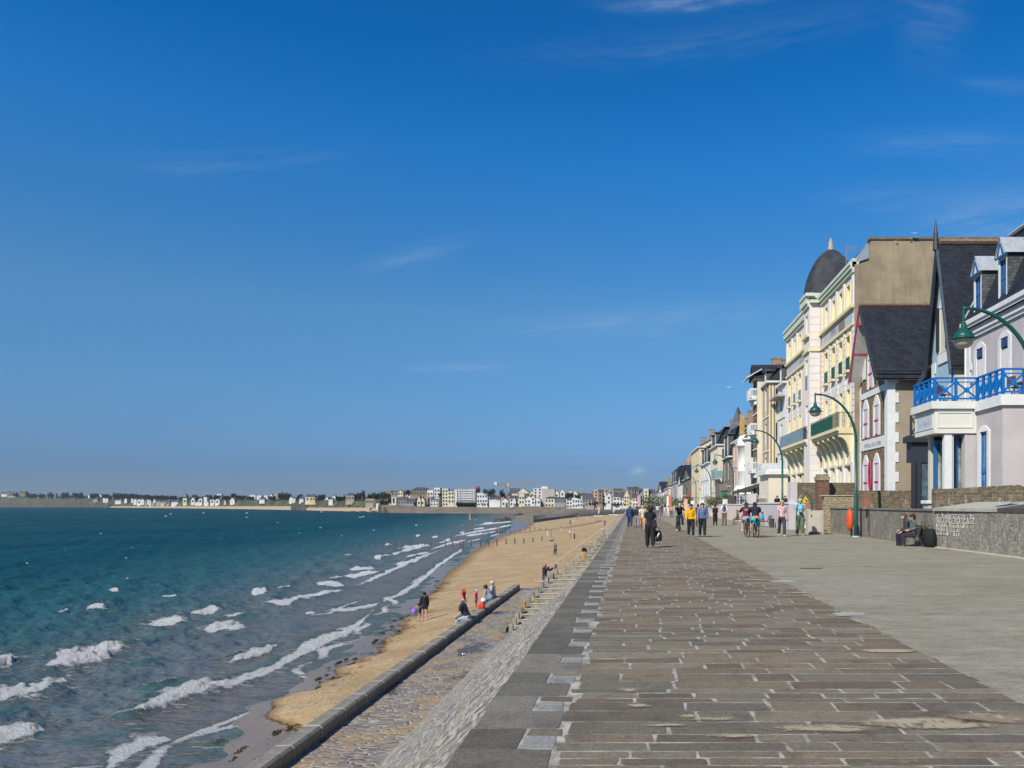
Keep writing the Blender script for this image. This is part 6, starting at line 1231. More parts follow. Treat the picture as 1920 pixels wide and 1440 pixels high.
left = [(2,12,929,926,922,'w','r'),(12,24,928,925,921,'g','r'),(14,29,934,929,926,'s','r'),(35,47,928,924,921,'b','r'),(26,30,928,924,923,'s','f'),(37,42,927,924,922,'c','g'),(70,77,932,928,925,'s','g'),(83,87,935,932,930,'w','g'),(88,98,932,927,923,'b','g'),(99,104,932,927,925,'g','f'),(116,128,937,932,930,'s','r'),(122,127,938,936,935,'w','f'),(138,147,937,930,927,'w','r'),(165,168,931,929,927,'w','g'),(185,190,930,928,926,'w','g'),(175,183,940,936,933,'s','h'),(193,197,939,935,934,'w','f'),(197,203,942,936,933,'c','g'),(208,214,938,935,932,'w','g'),(216,227,942,938,936,'w','r'),(233,238,940,936,934,'w','g'),(167,173,949,945.5,945,'c','f'),
 (246,249,939,936,933,'w','g'),(250,256,943,936,934,'w','r'),(257,265,945,939,935,'w','g'),(264,270,943,938,935,'w','g'),(271,275,945,939,936,'g','r'),(276,279,943,938,935,'w','g'),(280,283,947,939,936,'w','g'),(284,290,946,941,939,'g','r'),(288,291,939,937,935,'w','g'),(292,299,945,940,938,'s','r'),(299,310,946,941,939,'s','r'),(303,308,948.5,945.5,945,'c','f'),(311,318,946,940,937,'g','r'),(321,334,946,941,937,'w','r'),(343,350,944,936,934,'c','f'),(343,349,931,928,926,'g','g'),(358,365,943,937,932,'w','g'),(366,372,944,941,939,'w','r'),(372,379,944,936,934,'w','g'),(382,385,932,928,928,'s','f'),(382,388,944,934,932,'w','f'),(385,391,945,942,941,'w','f'),(394,402,944,938,937,'w','f'),(403,412,944,938,935,'w','g'),(407,415,931,928,926,'w','f'),(420,424,942,940,937,'y','g'),(431,440,942,938,933,'w','g'),(434,437,938,935,933,'c','g'),(468,479,931,929,928,'w','f'),(458,462,936,934,932,'w','g'),
 (481,490,934,930,929,'w','f'),(486,496,939,936,933,'w','r'),(495,502,934,931,929,'w','f'),(505,511,932,929,926,'w','g'),(513,520,937,929,926,'s','f'),(520,529,936,930,926,'b','r'),(542,549,939,935,931,'w','g'),(549,554,939,934,932,'c','r'),(555,561,938,934,931,'g','r'),(561,569,939,935,931,'w','r'),(570,574,937,931,929,'w','g'),(572,581,940,932,926,'c','h'),(581,591,940,932,926,'y','h'),(606,611,938,934,933,'w','f'),(611,615,938,933,932,'w','g'),(616,624,941,936,934,'w','r'),(623,629,935,931,929,'w','g'),(638,645,936,931,928,'w','g'),(648,664,939,929,924,'s','h'),(665,672,936,930,927,'g','r'),(685,712,944.5,937.5,935,'s','f'),(698,702,936,933,929,'p','g'),(700,716,937,934,932,'g','r'),(705,712,947,944,944,'w','f')]
left.sort()
for i, hh in enumerate(left):
    sz = 'tiny' if hh[1]-hh[0] < 6 else 'small' if hh[1]-hh[0] < 11 else 'long'
    where = "far left headland" if hh[0] < 240 else "row above far beach" if hh[0] < 480 else "shore left of sea wall"
    sub = [q for q in left if (q[0] < 240) == (hh[0] < 240) and (q[0] < 480) == (hh[0] < 480)]
    farhouse(*hh, tier=1.02 if hh[2] > 938 else 1.07, lab=f"{sz} {CN[hh[5]]} {KN[hh[6]]} house, {ordn(sub.index(hh))} from left, {where}")
town = [(721,733,933.5,924,920,'b','f'),(733,737,929,924,922,'c','g'),(734,745,930,924,920,'g','r'),(737,747,930,926,923,'w','f'),(746,756,929,923,919,'c','g'),(734,743,945,933,933,'c','f'),(730,734,945,944,943,'w','f'),(746,762,947,938,931,'g','r'),(762,778,946,940,934,'g','r'),(782,789,948,939,929,'c','g'),(788,796,949,938,932,'c','g'),(760,770,930,926,925,'w','f'),(769,803,930,920.5,913.5,'b','h'),(768,788,929,926,925,'w','f'),(801,812,931,922,919,'w','f'),(814,825,930,917,914.5,'w','f'),(800,808,940,932,929,'p','g'),(807,822,949,937,931,'w','r'),(814,824,941,934,931,'w','g'),
 (829,840,949,918,916,'c','f'),(840,852,944,922,921,'c','f'),(852,857,942,920,918,'w','f'),(894,914,944,927,924.5,'w','f'),(915,924,940,932,929,'g','r'),(923,937,941,935,929,'g','r'),(917,930,942,937,937,'w','f'),(925,938,943,938,938,'w','f'),(941,953,950,940,934,'w','g'),(939,945,945,932,924,'s','r'),(951,957,942,929,924,'b','r'),(956,973,949,935,929,'w','r'),(962,967,951,940,931,'w','g'),(973,983,946,930,926,'c','f'),(955,973,930,925,915,'c','r'),(970,992,930,924,915,'c','g'),(983,1001,950,937,930,'w','g'),(984,996,938,930,925,'s','r'),(996,1003,946,933,928,'w','g'),(1001,1013,947,937,932,'w','g'),(993,1001,932,925,920,'c','g'),
 (1022,1044,952,935,931,'c','h'),(1044,1062,954,939,935,'w','f'),(1040,1060,944,936,932,'g','r'),(1062,1073,953,934,932,'w','f'),(1073,1083,953,936,934,'w','f'),(1082,1097,951,937,936,'w','f'),(1040,1048,933,926,919,'w','g'),(1050,1059,931,923,917,'w','g'),(1064,1074,932,925,919,'w','g'),(1074,1083,934,926,919,'c','g'),(1083,1092,938,930,924,'c','r'),
 (1092,1103,952,937,926,'g','r'),(1097,1114,949,936,925,'s','r'),(1113,1122,944,920,918,'p','f'),(1121,1130,945,920,918,'b','r'),(1128,1140,940,917,915,'s','f'),(1128,1137,948,928,920,'w','g'),(1137,1146,946,930,924,'w','g'),(1150,1162,948,932,922,'w','h'),(1141,1150,936,920,919,'s','f'),(1150,1168,930,919,916,'b','r'),(1162,1173,947,934,922,'w','r'),(1170,1180,950,930,918,'c','g'),(1176,1190,935,917,913,'b','r'),(1178,1186,950,939,938,'y','f'),(1186,1198,936,918,912,'g','r'),(1186,1196,950,934,926,'w','r'),(1195,1201,950,932,929,'p','f'),(1162,1178,960,951.5,951,'w','f'),(1198,1206,950,928,922,'g','g'),(1207,1216,944,920,916,'c','f'),(1215,1228,944,926,917,'g','r'),(1228,1240,946,932,924,'w','g'),(1238,1252,944,930,922,'w','r'),(1250,1262,944,932,926,'w','r')]
town.sort()
for i, hh in enumerate(town):
    sz = 'narrow' if hh[1]-hh[0] < 9 else 'small' if hh[1]-hh[0] < 14 else 'broad'
    sub = [q for q in town if (q[0] < 895) == (hh[0] < 895) and (q[0] < 1100) == (hh[0] < 1100)]
    where = "terrace above the long sea wall" if hh[0] < 895 else "waterfront right of the crane" if hh[0] < 1100 else "town behind the walkers"
    low = .0 if hh[2] > 940 else .06
    farhouse(*hh, tier=1.025+low+(.003 if i % 2 else 0), lab=f"{sz} {CN[hh[5]]} {KN[hh[6]]} house, {ordn(sub.index(hh))} from left, {where}")
rb = random.Random(21); back = []
px_ = 722.
while px_ < 1255:
    w_ = rb.uniform(7, 15); e_ = float(np.interp(px_, [720, 800, 860, 900, 1000, 1040, 1100, 1130, 1200, 1260], [927, 921, 924, 931, 927, 929, 930, 922, 922, 930]))+rb.uniform(-2, 3)
    if not (852 < px_ < 893 or 998 < px_ < 1040): back.append((px_, px_+w_, e_+12, e_, e_-rb.uniform(2.5, 6), rb.choice('wwcwcsgsba'), rb.choice('rrgrgh')))
    px_ += w_*rb.uniform(.8, 1.35)
px_ = 732.
while px_ < 1255:
    w_ = rb.uniform(6, 11); e_ = float(np.interp(px_, [720, 850, 900, 1060, 1260], [938, 938, 941, 944, 941]))+rb.uniform(-2, 2)
    if not (829 < px_+w_ and px_ < 893): back.append((px_, px_+w_, e_+9, e_, e_-rb.uniform(2.5, 6), rb.choice('wwcwcysgw'), rb.choice('rggrhf')))
    px_ += w_*rb.uniform(1.0, 1.9)
back.sort()
for i, hh in enumerate(back): farhouse(*hh, tier=1.06 if hh[3] > 934.5 else 1.10, lab=f"{CN[hh[5]]} {KN[hh[6]]} house, {ordn(i % 78)} from left among the half-hidden {'back' if i < 78 else 'end'} houses of the town")
t = farhouse(858, 892, 943, 916, 915, 'g', 'f', 1.03, "modern grey apartment block with rows of white balconies and rounded edges", (1, 1), "building")
s = float(shoreY(875))*1.03/F; Yb_ = s*F
for j in range(5):
    for i in (range(7) if j == 0 else [0, 6]): mb = MB(); x = (861.5+4.5*i-VX)*s; z = H+(HY-919.5-j*4.3)*s; mb.box(x-.75, Yb_-.5, z-.65, x+.75, Yb_-.05, z+.65); mb.build("balcony", HC['w'], t)
    if j: mb = MB(); z = H+(HY-919.5-j*4.3)*s; mb.box((864-VX)*s, Yb_-.5, z-.5, (886-VX)*s, Yb_-.05, z+.5); mb.build("balcony", HC['w'], t)
t = farhouse(1000, 1016, 949, 916, 915.5, 'w', 'f', 1.04, "tall white apartment tower front with six rows of dark windows", (2, 6), "building")
t = farhouse(1016, 1040, 949, 917, 916.5, 'a', 'f', 1.04, "blank mauve side wall of the tall apartment tower", (0, 0), "building")
mb = MB(); s = float(shoreY(1020))*1.045/F; mb.box((1015-VX)*s, s*F+1, H+(HY-917)*s, (1027-VX)*s, s*F+7, H+(HY-912)*s); mb.build("lift_housing", HC['w'], t)
# striped red balloon-like water tower beside the grey block
single((lambda m: (m.lathe([(.2, 0), (.6, 1), (.8, 3), (2.2, 6), (2.4, 8), (1.6, 10), (.1, 10.8)], ((895-VX)*.455, 680, 6.5), 12), m)[1])(MB()), "water_tower", HC['r'], "small reddish round tower top beside the modern grey apartment block", "tower", ((895-VX)*.455, 680, 6.5))
# tower crane
CR = M("crane_orange", (.60, .33, .16), .6, .1, .3); Yc = 720; s = Yc/F; X_ = (949.5-VX)*s
cr = thing("tower_crane", "orange tower crane with a long jib above the far town", "crane", (X_, Yc, 0))
def lattice(name, a, b, w_, n):
    mb = MB(); a = Vector(a); b = Vector(b); d = (b-a); up = Vector((0, 0, 1)) if abs(d.normalized().z) < .9 else Vector((1, 0, 0)); sd = Vector((0, 1, 0))
    cs = [up*w_/2+sd*w_/2, up*w_/2-sd*w_/2, -up*w_/2+sd*w_/2, -up*w_/2-sd*w_/2]
    for c in cs: mb.tube([a+c, b+c], .12, 4)
    for i in range(n): p, q = a+d*i/n, a+d*(i+1)/n; mb.tube([p+cs[0], q+cs[3]], .07, 3); mb.tube([p+cs[3], q+cs[0]], .07, 3); mb.tube([p+cs[1], q+cs[0]], .07, 3)
    mb.build(name, CR, cr)
zj = H+(HY-907)*s; lattice("mast", (X_, Yc, 0), (X_, Yc, zj+1), 1.4, 14); lattice("jib", (X_, Yc, zj), ((1002-VX)*s, Yc+20, zj+1.8), 1.2, 26); lattice("counter_jib", (X_, Yc, zj), ((931-VX)*s, Yc-8, zj), 1.2, 6)
mb = MB(); x = (932.5-VX)*s; mb.box(x-1.2, Yc-9, zj-1.4, x+1.2, Yc-7, zj+1.4); mb.build("counterweight", HC['w'], cr); mb = MB(); mb.box(X_+.5, Yc-1.5, zj-2.2, X_+2.8, Yc+1, zj+.2); mb.build("cab", CR, cr)
# leaning marker post in the water, catamarans, gulls
t = thing("channel_marker", "tall weathered tan marker leaning in the water in front of the far sea wall", "marker", (P_at(882, 385), 385, -6)); mb = MB(); Ym = 385; X_ = P_at(883, Ym); mb.tube([(X_, Ym, -7), (P_at(881, Ym), Ym, H-17*Ym/F)], [.45, .3], 8); mb.tube([(X_+.8, Ym+.5, -7), (P_at(881.5, Ym), Ym+.2, H-20*Ym/F)], [.3, .2], 6); mb.tube([(X_-.4, Ym, -7), (P_at(880, Ym), Ym, H-17.5*Ym/F)], [.2, .15], 6); mb.build("post", M("marker_tan", (.42, .27, .13), .85, .2, .5), t)
def cat(px, py, mast_y, Y, lab, tilt):
    X = P_at(px, Y); z = H+(HY-py)*Y/F; t = thing("catamaran", lab, "boat", (X, Y, z), "catamarans pulled up on the far sand")
    for dy in (-1.1, 1.1):
        mb = MB(); mb.tube([(X-1.7, Y+dy, z+.5), (X-1.3, Y+dy, z+.3), (X+1.4, Y+dy, z+.3), (X+1.7, Y+dy, z+.45)], [.06, .17, .17, .10], 8); mb.build("hull", W1, t)
    mb = MB(); mb.box(X-1.3, Y-1.1, z+.55, X+1.3, Y+1.1, z+.6); mb.build("trampoline", DK, t)
    mb = MB(); zt = H+(HY-mast_y)*Y/F; mb.tube([(X, Y, z+.5), (X+tilt, Y, zt)], .1, 6); mb.build("mast", AL, t)
    mb = MB(); mb.poly([(X+.1, Y, z+1), (X+tilt+.05, Y+.05, zt-.2), (X+tilt*.5+.9, Y+.2, z+2)]) if tilt < 0 else mb.tube([(X+.15, Y, z+1.2), (X+tilt+.25, Y, zt-.3)], .28, 6); mb.build("sail", HC['w'], t)
cat(1122, 969, 949, 300, "grey catamaran with a bare upright mast on the far sand", .2); cat(1150, 967, 946, 300, "second catamaran mast leaning slightly, right of the first on the far sand", -.6)
GW = M("gull_white", (.65, .65, .65), .7, .05)
def gull(px, py, Y, fly, lab, grp=None):
    X = P_at(px, Y); z = H+(HY-py)*Y/F; t = thing("gull", lab, "gull", (X, Y, z)); mb = MB(); k = Y/F*2.2
    mb.tube([(X-1.6*k*.5, Y, z), (X-.5*k, Y, z+.1*k), (X+.5*k, Y, z+.25*k), (X+.9*k, Y, z+.35*k), (X+1.2*k, Y, z+.3*k)], [.02*k, .28*k, .33*k, .2*k, .04*k], 7); mb.build("body", GW, t, True)
    for sg in (-1, 1):
        mb = MB()
        if fly: mb.prism([(X-.2*k, Y, z+.15*k), (X+.4*k, Y, z+.2*k), (X+.5*k+sg*1.6*k, Y-.3*k, z+1.0*k), (X+sg*2.6*k, Y-.4*k, z+.5*k)], (0, .06, .03))
        else: mb.prism([(X-.7*k, Y+sg*.28*k, z+.2*k), (X+.4*k, Y+sg*.3*k, z+.3*k), (X-.3*k, Y+sg*.3*k, z-.05*k)], (0, .02*sg, 0))
        mb.build("wing", M("gull_grey", (.35, .37, .40), .7, .05), t)
gull(1714, 438, 54, True, "gull flying just above the cement gable"); gull(1366, 727, 90, True, "small gull flying left of the white bow balconies")
gull(1707, 447.5, 54.2, False, "white gull standing on the cement gable top"); gull(1680, 451, 54.2, False, "small gull perched left of the bigger one on the gable"); gull(1768, 450, 54.2, False, "gull perched on the gable right of the dark finial")
# ------------------------------------------------------------------ people: one continuous body each, clothes and hair as parts
def surface_nets(val, org, h):
    s = val < 0; nx, ny, nz = val.shape
    acc = np.zeros((nx-1, ny-1, nz-1, 3), 'f'); cnt = np.zeros((nx-1, ny-1, nz-1), 'f')
    for ax in range(3):
        a = [slice(0, -1) if i == ax else slice(None) for i in range(3)]; b = [slice(1, None) if i == ax else slice(None) for i in range(3)]
        va, vb = val[tuple(a)], val[tuple(b)]; cr = (va < 0) != (vb < 0); t = np.where(cr, va/(va-vb+1e-12), 0)
        pos = np.stack(np.meshgrid(*[np.arange(n, dtype='f') for n in va.shape], indexing='ij'), -1); pos[..., ax] += t; pos *= cr[..., None]
        o = [i for i in range(3) if i != ax]
        for d0 in (0, 1):
            for d1 in (0, 1):
                sl = [slice(None)]*3
                sl[o[0]] = slice(d0, va.shape[o[0]]-1+d0); sl[o[1]] = slice(d1, va.shape[o[1]]-1+d1)
                acc += pos[tuple(sl)]; cnt += cr[tuple(sl)]
    act = cnt > 0; ids = -np.ones(act.shape, int); ids[act] = np.arange(act.sum()); V = acc[act]/cnt[act][:, None]*h+org; Fs = []
    for ax in range(3):
        a = [slice(0, -1) if i == ax else slice(1, -1) for i in range(3)]; b = [slice(1, None) if i == ax else slice(1, -1) for i in range(3)]
        va, vb = s[tuple(a)], s[tuple(b)]; I = np.argwhere(va != vb)
        if len(I) == 0: continue
        o = [(ax+1) % 3, (ax+2) % 3]; I = I.copy(); I[:, [i for i in range(3) if i != ax]] += 1
        def g(d0, d1): J = I.copy(); J[:, o[0]] -= d0; J[:, o[1]] -= d1; return ids[J[:, 0], J[:, 1], J[:, 2]]
        q = np.stack([g(1, 1), g(0, 1), g(0, 0), g(1, 0)], -1); fl = ~s[tuple(a)][va != vb]; q[fl] = q[fl][:, ::-1]; Fs.append(q)
    return V, np.concatenate(Fs)
def seg(P, a, b, ra, rb, fl=1.0):
    S = np.array([1, 1/fl, 1]); a = np.array(a)*S; b = np.array(b)*S; p = P*S; d = b-a; t = np.clip(((p-a)@d)/max(d@d, 1e-9), 0, 1)
    return np.linalg.norm(p-a-t[..., None]*d, axis=-1)-(ra+(rb-ra)*t)
def sdf_mesh(prims, h, k=.025):
    pts = np.array([p for pr in prims for p in (pr[1], pr[2])]); m = max(max(pr[3], pr[4]) for pr in prims)+h*3
    lo, hi = pts.min(0)-m, pts.max(0)+m; ax = [np.arange(lo[i], hi[i]+h, h) for i in range(3)]; P = np.stack(np.meshgrid(*ax, indexing='ij'), -1); D = None
    for pr in prims:
        d = seg(P, *pr[1:6]); kk = pr[6] if len(pr) > 6 else k
        if D is None: D = d
        else: e = np.clip(.5+.5*(D-d)/kk, 0, 1); D = D*(1-e)+d*e-kk*e*(1-e)
    return surface_nets(D, lo, h)
def npmesh(name, V, Fc, mat, parent):
    me = bpy.data.meshes.new(name); me.from_pydata(V.tolist(), [], Fc.tolist()); me.materials.append(mat); me.polygons.foreach_set('use_smooth', [True]*len(me.polygons)); me.update()
    o = bpy.data.objects.new(name, me); C.objects.link(o); o.parent = parent; return o
SKIN = M("skin", (.50, .28, .19), .6, .06, 8); SKIN2 = M("skin_tanned", (.36, .19, .12), .6, .06, 8)
_cm = {}
def cloth(c): 
    k = tuple(c)
    if k not in _cm: _cm[k] = M("cloth_%d" % len(_cm), c, .85, .28, 6, .03, 7)
    return _cm[k]
def vec(a, b): return np.array(a, float)+np.array(b, float)
def person(px, py, hpx, label, face=180, pose='stand', top=None, bot=None, shoes=(.03,.03,.03), hair=(.05,.03,.02), skin=None, hat=None, sleeves='short', legs='long', coat=0, longhair=0, zb=0.0, Y=None, X=None, stride=.0, arms=None, fine=.022, build=1.0, lean=0, extra=None, group=None, height=None, hatkind='cap', name="person", sit=.45, spread=0, headturn=0, legw=0):
    """face: heading in degrees, 0 = away from the camera, 180 = towards it, 90 = towards the sea (left)"""
    if Y is None: Y = (H-zb)*F/(py-HY)
    if X is None: X = (px-VX)*Y/F
    hh = height or hpx*Y/F; S = hh/1.72
    if pose in ('sit', 'ground'): S = hpx*Y/F/(1.72 if height else 1.30 if pose == 'sit' else .90); S = S if not height else height/1.72
    t = thing(name, label, "person", (X, Y, zb), group); t.rotation_euler.z = math.radians(face)
    D = math.radians
    def limb(pitch, abd, sg): return np.array([sg*math.sin(D(abd)), math.sin(D(pitch))*math.cos(D(abd)), -math.cos(D(pitch))*math.cos(D(abd))])
    L = {}; hipz = .90
    if pose == 'walk': lp = [(22*stride, 4+10*stride), (-20*stride, 12+16*stride)]
    elif pose == 'sit': lp = [(84, 84), (80, 80)]; hipz = sit/S+.06
    elif pose == 'ground': lp = [(100, 115), (92, 100)]; hipz = .12
    elif pose == 'cycle': lp = [(70, 80), (28, 42)]; hipz = .98/S
    elif pose == 'crouch': lp = [(95, 130), (80, 125)]; hipz = .38
    elif pose == 'wade': lp = [(6, 10), (-8, 8)]
    else: lp = [(3, 4), (-2, 3)]
    pel = np.array([0, 0, hipz]); dn = []; Lp = []
    for i, sg in ((0, -1), (1, 1)):
        hip = pel+[sg*.09, 0, -.02]; th, kn = lp[i]; ab = 2+spread; knee = hip+limb(th, ab, sg)*.43; an = knee+limb(th-kn, ab*.5, sg)*.42
        Lp.append((hip, knee, an))
    if pose in ('walk', 'stand', 'wade'):
        low = min(q[2][2] for q in Lp); sh = .075-low; pel = pel+[0, 0, sh]; Lp = [tuple(v+np.array([0, 0, sh]) for v in q) for q in Lp]
    ln = D(lean+{'cycle': 24, 'sit': 8, 'ground': 18, 'crouch': 40}.get(pose, 2)); up = np.array([0, math.sin(ln), math.cos(ln)]); fw = np.array([0, math.cos(ln), -math.sin(ln)])
    ch = pel+up*.34; sh0 = pel+up*.50; neck = pel+up*.56; hd = neck+np.array([0, .02+.3*math.sin(ln)*.15, .115])+ (fw*.03 if lean > 5 else 0)
    B = build; pr = []
    def A(lab, a, b, ra, rb, fl=1.0, k=.03): pr.append((lab, np.array(a), np.array(b), ra, rb, fl, k))
    A('torso', pel+up*.0, pel+up*.14, .150*B, .125*B, .72); A('torso', pel+up*.14, ch, .125*B, .148*B, .70); A('torso', sh0+[-.10*B, 0, -.02], sh0+[.10*B, 0, -.02], .085*B, .085*B, .8, .05)
    A('neck', sh0, neck+[0, .01, .03], .058, .052); A('head', hd+[0, -.012, .035], hd+[0, .010, -.028], .094, .078, 1.05, .02)
    A('head', hd+[0, .055, -.075], hd+[0, .05, -.06], .040, .045, 1, .03); A('face', hd+[0, .092, .0], hd+[0, .105, -.022], .010, .014, 1, .012)          # chin, nose
    A('face', hd+[-.030, .080, .012], hd+[.030, .080, .012], .008, .008, 1, .02); A('face', hd+[-.018, .094, -.052], hd+[.018, .094, -.052], .007, .007, 1, .008)   # brow, mouth
    for sg in (-1, 1): A('face', hd+[sg*.088, -.005, .01], hd+[sg*.09, -.01, -.02], .014, .010, 1, .01)                                                          # ears
    ap = arms or {'walk': [(-16*stride-2, 9, 22), (18*stride+2, 9, 20)], 'stand': [(2, 8, 12), (0, 8, 12)], 'sit': [(-10, 7, 58), (-8, 7, 62)], 'cycle': [(52, 12, 24), (52, 12, 24)], 'ground': [(30, 10, 60), (30, 10, 60)], 'crouch': [(60, 8, 40), (60, 8, 40)], 'wade': [(15, 20, 30), (10, 20, 30)]}[pose]
    for i, sg in ((0, -1), (1, 1)):
        p_, ab, eb = ap[i][:3]; yaw = ap[i][3] if len(ap[i]) > 3 else 0
        s0 = sh0+[sg*.175*B, 0, -.01]; el = s0+limb(p_+math.degrees(ln)*.5, ab, sg)*.275; fd = limb(p_+eb+math.degrees(ln)*.3, ab*.3-yaw, sg); wr = el+fd*.245
        A('uparm', s0, el, .055*B, .043*B); A('forearm', el, wr, .042*B, .028, 1, .02); pm = wr+fd*.075; A('hand', wr, pm, .030, .034, .7, .015)
        for j in range(4): off = np.array([0, (j-1.5)*.020, 0]); b0 = pm+off; A('hand', b0, b0+fd*(.05+.012*(j in (1, 2)))+np.array([-sg*.012, .004, 0]), .0105, .0085, 1, .008)
        A('hand', wr+fd*.02+[0, .025, 0], wr+fd*.065+[-sg*.01, .052, 0], .012, .010, 1, .008)
        L['wrist%d' % i] = wr; L['hand%d' % i] = pm+fd*.04
        hip, knee, an = Lp[i]
        A('thigh', hip, knee, .088*B, .060*B); A('shin', knee, an, .058*B, .038, 1, .02)
        tw = np.array([sg*.03, 1, 0]); tw = tw if pose not in ('cycle',) else np.array([0, .97, -.2])
        A('foot', an+[0, -.03, -.035], an+tw*.13+[0, 0, -.045], .036, .030, 1, .02)
    h = fine; V, Fc = sdf_mesh([(p[0], p[1], p[2], p[3], p[4], p[5], p[6]) for p in pr], h)
    cen = V[Fc].mean(1); dist = np.stack([seg(cen, *p[1:6]) for p in pr], 1); lab = dist.argmin(1); labs = np.array([p[0] for p in pr])[lab]
    def tpar(i): a, b = pr[i][1], pr[i][2]; d = b-a; return np.clip(((cen-a)@d)/max(d@d, 1e-9), -1, 2)
    T = np.zeros(len(cen))
    for i in range(len(pr)): m_ = lab == i; T[m_] = tpar(i)[m_]
    nrm = np.zeros_like(V); e1 = V[Fc[:, 2]]-V[Fc[:, 0]]; e2 = V[Fc[:, 3]]-V[Fc[:, 1]]; fn = np.cross(e1, e2)
    for j in range(4): np.add.at(nrm, Fc[:, j], fn)
    nrm /= np.linalg.norm(nrm, axis=1)[:, None]+1e-9
    npmesh("body", V*S, Fc, skin or SKIN, t)
    def shell(nm, mask, off, mat):
        f_ = Fc[mask]
        if len(f_) == 0: return
        ids, inv = np.unique(f_, return_inverse=True); return npmesh(nm, (V[ids]+nrm[ids]*off)*S, inv.reshape(-1, 4), mat, t)
    z = cen[:, 2]; rel = (cen-pel)@up
    isleg = np.isin(labs, ['thigh', 'shin'])
    if top is not None:
        m_ = (labs == 'torso') & (rel > (-.02 if not coat else -.2)) | ((labs == 'neck') & (T < .25))
        m_ |= (labs == 'uparm') & (T < (.62 if sleeves == 'short' else 3)); 
        if sleeves == 'long': m_ |= (labs == 'forearm') & (T < .95)
        shell("top", m_, .020+.006*(coat > 0), cloth(top))
    if bot is not None:
        lw = legw if legw else (.026 if legs == 'long' else .03)
        m_ = (labs == 'torso') & (rel <= .03); m_ |= (labs == 'thigh') & (T < (.8 if legs == 'short' else .45 if legs == 'mini' else 3))
        if legs == 'long': m_ |= (labs == 'shin') & (T < .93)
        shell("trousers" if legs == 'long' else "shorts", m_, lw, cloth(bot))
    if shoes is not None: shell("shoes", (labs == 'foot') | ((labs == 'shin') & (T > .96)), .008, cloth(shoes))
    hz = (cen-hd)
    if hair is not None:
        m_ = np.isin(labs, ['head', 'neck']) & ((hz[:, 2] > .045) | ((hz[:, 1] < .01) & (hz[:, 2] > -.06)))
        shell("hair", m_, .016, cloth(hair))
    ex = []
    if longhair: ex.append(("long_hair", [('h', hd+[0, -.06, .02], hd+[0, -.09, -.10-longhair], .075, .05, 1)], hair))
    if longhair < 0: ex[-1:] = [("curly_hair", [('h', hd+[-.03, -.03, .045], hd+[.03, -.03, .045], .115, .115, 1), ('h', hd+[0, -.05, -.03], hd+[0, -.05, 0], .10, .10, 1)], hair)]
    if hat is not None:
        if hatkind == 'sun': ex.append(("hat", [('h', hd+[0, -.01, .07], hd+[0, 0, .09], .105, .085, 1), ('h', hd+[-.04, 0, .06], hd+[.04, 0, .06], .14, .14, 1.0, .0)][:1]+[('h', hd+[-.10, 0, .055], hd+[.10, 0, .055], .022, .022, 1), ('h', hd+[0, -.12, .055], hd+[0, .14, .05], .022, .022, 1), ('h', hd+[-.08, .10, .05], hd+[.08, -.10, .055], .022, .022, 1), ('h', hd+[.08, .10, .05], hd+[-.08, -.10, .055], .022, .022, 1)], hat))
        else: ex.append(("hat", [('h', hd+[0, -.02, .055], hd+[0, .02, .06], .105, .095, 1), ('h', hd+[-.03, .12, .045], hd+[.03, .12, .045], .025, .025, 1)], hat))
    if coat: w_ = .17*B; ex.append(("coat_skirt", [('h', pel+[-.03, 0, .08], pel+[-.05, 0, -coat+.08], .145*B, w_, .72), ('h', pel+[.03, 0, .08], pel+[.05, 0, -coat+.08], .145*B, w_, .72)], top))
    for e in (extra(L, pel, up, hd, sh0) if extra else []): ex.append(e)
    for nm, ps, col in ex:
        vv_, ff_ = sdf_mesh([(p+(1,))[:6]+(.02,) if len(p) == 5 else p[:6]+(.02,) for p in ps], h); npmesh(nm, vv_*S, ff_, cloth(col), t)
    t['_S'] = S
    return t, L, S
def bicycle(X, Y, face, label, zb=0, group=None):
    t = thing("bicycle", label, "bicycle", (X, Y, zb), group); t.rotation_euler.z = math.radians(face)
    def part(nm, mb, m): o = mb.build(nm, m); o.parent = t; return o
    for wy, nm in ((-.52, 'wheel'), (.52, 'wheel')):
        mb = MB(); mb.tube([(0, wy+.335*math.cos(a), .345+.335*math.sin(a)) for a in np.linspace(0, 2*PI, 25)], .019, 6, False); w_ = part(nm, mb, BK)
        mb = MB()
        for k in range(10): a = 2*PI*k/10; mb.tube([(0, wy, .345), (0, wy+.32*math.cos(a), .345+.32*math.sin(a))], .003, 3)
        o = mb.build("spokes", AL); o.parent = w_
    mb = MB(); bb, se, hd_, ra, fa = (0, -.08, .30), (0, -.22, .82), (0, .36, .86), (0, -.52, .345), (0, .52, .345)
    for a, b in ((bb, se), (se, hd_), (bb, hd_), (bb, ra), (se, ra), (hd_, fa)): mb.tube([a, b], .018, 6)
    part('frame', mb, DK); mb = MB(); mb.tube([(-.28, .30, 1.04), (0, .38, 1.0), (.28, .30, 1.04)], .014, 6); mb.tube([(0, .36, .84), (0, .38, 1.0)], .016, 6); part('handlebar', mb, AL)
    mb = MB(); mb.tube([(0, -.36, .90), (0, -.25, .92), (0, -.10, .90)], [.085, .06, .02], 8); mb.tube([se, (0, -.24, .9)], .014, 5); part('saddle', mb, BK)
    mb = MB(); mb.tube([(-.16, -.02, .2), (-.06, -.02, .2)], .02, 5); mb.tube([(.06, -.14, .42), (.16, -.14, .42)], .02, 5); mb.tube([(-.05, -.02, .2), bb, (.05, -.14, .42)], .012, 5); part('pedals', mb, BK); return t
